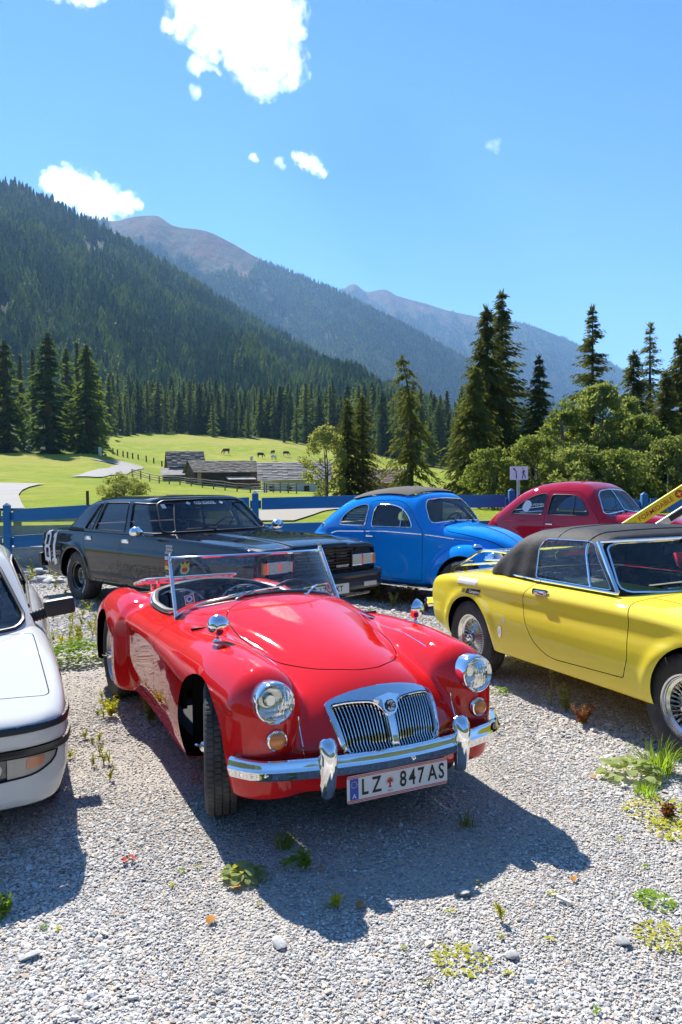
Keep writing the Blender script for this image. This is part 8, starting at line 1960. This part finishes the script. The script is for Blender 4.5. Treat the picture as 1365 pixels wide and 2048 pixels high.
def wl(t, px, py, cx, cy):
    return 'tiny ' + t + ', ' + ('far' if py < cy else 'near') + (' left' if px < cx else ' right') + ' part'
def build_weeds():
    weed('leaf', 160, 1322, 'lush low green weed clump beside the roadster rear wheel', W_GREEN, seed=1, n=420, size=0.045, r=0.30, h=0.20)
    weed('leaf', 1262, 1556, 'broad leaved dock plant on the gravel below the yellow convertible', W_GREY, seed=2, n=46, size=0.075, r=0.15, h=0.10)
    weed('grass', 1318, 1546, 'tall bright grass tuft behind the dock plant at the right edge', W_GREEN, seed=3, n=120, h=0.20, r=0.12, w=0.007, lean=0.8, cat='grass')
    weed('grass', 1292, 1592, 'small bright grass tuft in front of the dock plant', W_GREEN, seed=4, n=90, h=0.07, r=0.09, cat='grass')
    weed('leaf', 487, 1752, 'pale broad leaved weed at the edge of the roadster shadow', W_GREY, seed=5, n=44, size=0.045, r=0.085, h=0.05)
    weed('leaf', 487, 1748, 'yellow green leaves in the heart of the pale weed by the shadow edge', W_YEL, seed=55, n=12, size=0.035, r=0.06, h=0.065)
    weed('grass', 565, 1692, 'dark grass tuft inside the roadster shadow, below the bumper', W_GREEN, seed=6, n=70, h=0.055, r=0.08, cat='grass')
    weed('leaf', 588, 1730, 'small dark leaved weed in the middle of the roadster shadow', W_GREEN, seed=7, n=16, size=0.03, r=0.05, h=0.04)
    weed('sprig', 612, 1738, 'feathery green weed in the roadster shadow', W_GREEN, seed=8, h=0.08, leaf=0.03)
    weed('sprig', 672, 1812, 'small yellow green sprig near the tip of the roadster shadow', W_YEL, seed=9, h=0.06, leaf=0.022)
    weed('sprig', 1166, 1448, 'dried reddish brown weed at the edge of the convertible shadow', W_DRY, seed=10, h=0.15, n=50, leaf=0.03, spread=0.5, stems=7)
    weed('sprig', 1134, 1424, 'grey bushy weed in the shade under the yellow convertible sill', W_DULL, seed=11, h=0.20, n=60, leaf=0.03, stems=7)
    weed('sprig', 1103, 1410, 'single tall thin weed in the shade below the yellow door', W_DULL, seed=12, h=0.28, n=18, leaf=0.03, stems=2, spread=0.12)
    weed('leaf', 1312, 1806, 'flat green weed patch near the right edge, lowest green one', W_GREEN, seed=13, n=60, size=0.022, r=0.075, h=0.02)
    weed('leaf', 1328, 1876, 'flat yellow stonecrop patch at the lower right', W_YEL, seed=14, n=140, size=0.014, r=0.10, h=0.014, cat='moss')
    weed('leaf', 922, 1922, 'flat yellow green stonecrop patch at the bottom, right of centre', W_YEL, seed=15, n=120, size=0.014, r=0.10, h=0.014, cat='moss')
    weed('leaf', 1318, 1628, 'yellow mossy patch below the grass tuft at the right edge', W_YEL, seed=16, n=160, size=0.022, r=0.17, h=0.03, cat='moss')
    weed('leaf', 1352, 1668, 'yellow mossy patch cut by the right edge', W_YEL, seed=17, n=90, size=0.022, r=0.12, h=0.025, cat='moss')
    weed('sprig', 1338, 1640, 'dry brown weed in the yellow mossy patch', W_DRY, seed=18, h=0.06, leaf=0.03, n=40, stems=6, spread=0.6)
    weed('leaf', 258, 1722, 'tiny red leaved weed on the sunlit gravel left of the shadow', W_RED, seed=19, n=16, size=0.018, r=0.03, h=0.03)
    weed('sprig', 12, 1830, 'green sprig at the left edge in the white car shadow', W_GREEN, seed=20, h=0.09, leaf=0.03)
    weed('sprig', 240, 1402, 'tall olive weed against the roadster rear tyre', W_DULL, seed=21, h=0.24, n=60, leaf=0.035, stems=6)
    weed('sprig', 224, 1434, 'yellow bushy weed in front of the roadster rear wheel', W_YEL, seed=22, h=0.13, n=60, leaf=0.03, stems=7, spread=0.6)
    weed('sprig', 300, 1448, 'olive weed in the shade beside the roadster door', W_DULL, seed=23, h=0.20, n=50, leaf=0.03, stems=6)
    weed('sprig', 788, 1216, 'weed with reddish tips between the roadster and the yellow convertible', W_DULL, seed=24, h=0.20, n=50, leaf=0.035, stems=6)
    weed('leaf', 1000, 1385, 'small green weed at the roadster headlight side in the convertible shadow', W_GREEN, seed=25, n=30, size=0.03, r=0.07, h=0.05)
    weed('grass', 935, 1650, 'sparse grass in the roadster shadow under the number plate end', W_DULL, seed=26, n=40, h=0.07, r=0.07, cat='grass')
    weed('sprig', 1003, 1840, 'pale yellow sprig on the sunlit gravel at lower right', W_YEL, seed=27, h=0.07, n=14, leaf=0.022)
    g = random.Random(17)
    for k in range(40):
        px, py = g.uniform(105, 205), g.uniform(1168, 1290)
        weed('sprig', px, py, wl('weed on the gravel between the white car and black saloon', px, py, 155, 1230), g.choice([W_YEL, W_DULL, W_DULL]), 'weeds between the white car and the black saloon', seed=100 + k, h=g.uniform(0.06, 0.20), n=16, leaf=0.035, stems=3)
    for k in range(32):
        px, py = g.uniform(690, 835), g.uniform(1166, 1200)
        weed('sprig', px, py, wl('weed on the gravel strip in front of the blue car', px, py, 762, 1183), g.choice([W_YEL, W_DULL, W_GREEN]), 'weeds in front of the blue car', seed=200 + k, h=g.uniform(0.08, 0.22), n=16, leaf=0.04, stems=3)
    for k in range(22):
        px, py = g.uniform(30, 135), g.uniform(1110, 1170)
        weed('sprig', px, py, wl('straggly weed among the rocks by the blue fence post', px, py, 82, 1140), g.choice([W_YEL, W_DULL, W_DULL]), 'weeds among the rocks', seed=300 + k, h=g.uniform(0.15, 0.5), n=24, leaf=0.05, stems=3)
    for k in range(14):
        px, py = g.uniform(140, 240), g.uniform(1330, 1560)
        weed('sprig', px, py, wl('weed on the gravel between the white car and red roadster', px, py, 190, 1445), g.choice([W_YEL, W_DULL]), 'weeds beside the red roadster', seed=400 + k, h=g.uniform(0.03, 0.10), n=12, leaf=0.02, stems=3)
    for k in range(20):
        px, py = g.uniform(60, 1340), g.uniform(1640, 2030)
        weed('leaf', px, py, wl('weed seedling on the open gravel in front of the cars', px, py, 700, 1835), g.choice([W_YEL, W_GREEN, W_DULL]), 'weed seedlings on the open gravel', seed=500 + k, n=8, size=0.012, r=0.016, h=0.015)
    CH = mat('bleached_wood', (0.62, 0.58, 0.50), 0.9)
    x, y, z = on_ground(1128, 1806); b = MB(); b.box((-0.030, -0.008, 0), (0.030, 0.008, 0.010), 0.002); o = b.put('wood_chip', CH, loc=(x, y, z + 0.006), rot=(0, 0.1, -0.7)); tag(o, 'bleached splinter of wood on the gravel at lower right', 'wood')
    LF = leaf_mat('fallen_leaf', (0.36, 0.17, 0.05), trans=0.1)
    for k, (px, py) in enumerate([(422, 1842), (470, 1776), (722, 1812), (1148, 1762), (640, 1738), (1186, 1558), (390, 1560)]):
        x, y, z = on_ground(px, py); o = put('fallen_leaf', leafs(1, 0.04, 0.001, 600 + k, h=0.0), None, LF, loc=(x, y, z + 0.012), rot=(0, 0, k)); tag(o, 'small dry orange leaf lying on the gravel', 'leaf', 'fallen leaves on the gravel')
build_weeds()
# ================================================================ clouds
def fbm3(x, y, z, oct=4, seed=0.0):
    tot = 0; amp = 0.5
    for o in range(oct):
        X, Y, Z = x * 2**o + 11.1 * o + seed, y * 2**o + 5.7 * o + seed, z * 2**o + 3.3 * o - seed
        xi, yi, zi = np.floor(X), np.floor(Y), np.floor(Z); fx, fy, fz = X - xi, Y - yi, Z - zi; fx, fy, fz = [q*q*(3-2*q) for q in (fx, fy, fz)]
        h = lambda a, b, c: np.modf(np.abs(np.sin(a * 127.1 + b * 311.7 + c * 74.7 + seed) * 43758.5453))[0]
        c0 = (h(xi, yi, zi)*(1-fx) + h(xi+1, yi, zi)*fx)*(1-fy) + (h(xi, yi+1, zi)*(1-fx) + h(xi+1, yi+1, zi)*fx)*fy
        c1 = (h(xi, yi, zi+1)*(1-fx) + h(xi+1, yi, zi+1)*fx)*(1-fy) + (h(xi, yi+1, zi+1)*(1-fx) + h(xi+1, yi+1, zi+1)*fx)*fy
        tot = tot + amp * (c0*(1-fz) + c1*fz); amp *= 0.5
    return tot
def build_clouds():
    def cmat(name, dens, k, seed, C_, Rr, freq, amp):
        """water droplets, thick inside the billows and frayed into wisps at their edge"""
        m = bpy.data.materials.new(name); n, l = nodes_of(m); n.clear(); o = n.new('ShaderNodeOutputMaterial'); v = n.new('ShaderNodeVolumePrincipled')
        v.inputs['Color'].default_value = (0.96, 0.965, 0.975, 1); v.inputs['Anisotropy'].default_value = 0.6
        tc = n.new('ShaderNodeTexCoord'); no = n.new('ShaderNodeTexNoise'); no.noise_dimensions = '4D'; no.inputs['W'].default_value = seed
        no.inputs['Scale'].default_value = freq / k; no.inputs['Detail'].default_value = 8; no.inputs['Roughness'].default_value = 0.62; no.inputs['Distortion'].default_value = 0.4; l.new(tc.outputs['Object'], no.inputs['Vector'])
        acc = None
        for c, r in zip(C_, Rr):
            d = n.new('ShaderNodeVectorMath'); d.operation = 'DISTANCE'; l.new(tc.outputs['Object'], d.inputs[0]); d.inputs[1].default_value = tuple(c * k)
            q = n.new('ShaderNodeMath'); q.operation = 'MULTIPLY_ADD'; l.new(d.outputs['Value'], q.inputs[0]); q.inputs[1].default_value = -1.0 / (r * k); q.inputs[2].default_value = 1.0
            if acc is None: acc = q.outputs[0]
            else: x = n.new('ShaderNodeMath'); x.operation = 'SMOOTH_MAX'; x.inputs[2].default_value = 0.15; l.new(acc, x.inputs[0]); l.new(q.outputs[0], x.inputs[1]); acc = x.outputs[0]
        s_ = n.new('ShaderNodeMath'); s_.operation = 'MULTIPLY_ADD'; l.new(no.outputs[0], s_.inputs[0]); s_.inputs[1].default_value = amp; l.new(acc, s_.inputs[2])
        r = n.new('ShaderNodeMapRange'); l.new(s_.outputs[0], r.inputs[0]); r.inputs[1].default_value = 0.50 * amp + 0.06; r.inputs[2].default_value = 0.50 * amp + 1.0; r.inputs[3].default_value = 0.0; r.inputs[4].default_value = dens
        l.new(r.outputs[0], v.inputs['Density']); l.new(v.outputs[0], o.inputs['Volume']); return m
    def cloud(label, blobs, d, step, seed, dens, freq=2.6, amp=2.2):
        """blobs: (px, py, radius in px); one unit = 100 px at depth d"""
        B = np.array(blobs, float); cx, cy = B[:, 0].mean(), B[:, 1].mean(); k = 100.0 / FPX * d
        C_ = np.stack([(B[:, 0] - cx) / 100, np.array([0.25 * math.sin(i * 2.1) * r / 100 for i, r in enumerate(B[:, 2])]), (cy - B[:, 1]) / 100], 1); Rr = B[:, 2] / 100
        def F(x, y, z):
            f = None
            for c, r in zip(C_, Rr):
                q = np.sqrt((x - c[0])**2 + (y - c[1])**2 + (z - c[2])**2) - r * 1.22; f = q if f is None else smin(f, q, 0.10)
            return f
        lo = (C_ - Rr[:, None] * 1.25).min(0) - 0.1; hi = (C_ + Rr[:, None] * 1.25).max(0) + 0.1
        s = nets(F, lo, hi, step, 1, mirror=False)
        V = s.V * k; zc = CAM_H - (cy - HYP + (cx - 682.5) * ROLL) * d / FPX
        o = put('cloud', me_from(V, s.T, s.N), None, cmat('cloud_vapour', dens / k, k, seed, C_, Rr, freq, amp), loc=((cx - 682.5) / FPX * d, d, zc)); tag(o, label, 'cloud'); return o
    cloud('largest white cloud, high in the middle of the sky', [(470, 45, 78), (540, 25, 62), (425, 35, 58), (385, 62, 34), (505, 105, 62), (560, 125, 55), (590, 152, 40), (545, 172, 36), (528, 196, 22), (430, 95, 34), (415, 145, 22), (408, 200, 14), (588, 50, 40), (606, 85, 20), (360, 75, 20), (500, -30, 85)], 6500, 0.06, 1.0, 2.6, 3.4, 4.8)
    cloud('white cloud resting on the shoulder of the left mountain', [(150, 382, 40), (190, 395, 40), (230, 410, 33), (265, 415, 25), (288, 418, 15), (120, 375, 25), (205, 430, 40)], 10300, 0.04, 2.0, 6.0, 5.0, 3.0)
    cloud('cloud cut by the top edge at the upper left', [(140, -10, 32), (190, -4, 34), (225, 8, 22), (110, 2, 17)], 6500, 0.04, 3.0, 3.2, 5.0, 3.8)
    cloud('small bright streak of cloud right of the left mountain top', [(606, 326, 14), (622, 332, 17), (640, 344, 16), (654, 356, 11)], 8500, 0.03, 4.0, 8.0, 9.0, 4.0)
    cloud('faint small cloud puff alone in the right part of the sky', [(986, 303, 13), (1000, 298, 10), (995, 310, 10)], 8500, 0.03, 5.0, 1.3, 9.0, 4.8)
    cloud('tiny cloud puff left of the small bright streak', [(568, 334, 11), (575, 342, 8)], 8500, 0.025, 6.0, 3.5, 10.0, 4.0)
    cloud('tiniest white cloud dot over the middle ridge', [(517, 326, 9), (523, 329, 7)], 8500, 0.02, 7.0, 9.0, 12.0, 3.4)
build_clouds()
# ================================================================ air
def build_haze():
    m = bpy.data.materials.new('valley_air'); n, l = nodes_of(m); n.clear()
    o = n.new('ShaderNodeOutputMaterial'); v = n.new('ShaderNodeVolumePrincipled')
    v.inputs['Color'].default_value = (0.34, 0.61, 1.0, 1); v.inputs['Density'].default_value = 0.5 / 7200; v.inputs['Anisotropy'].default_value = 0.2
    l.new(v.outputs[0], o.inputs['Volume'])
    h = MB(); h.box((-26000, -4200, -1400), (26500, 11200, 2150))
    tag(h.put('haze', m), kind='stuff')
build_haze()
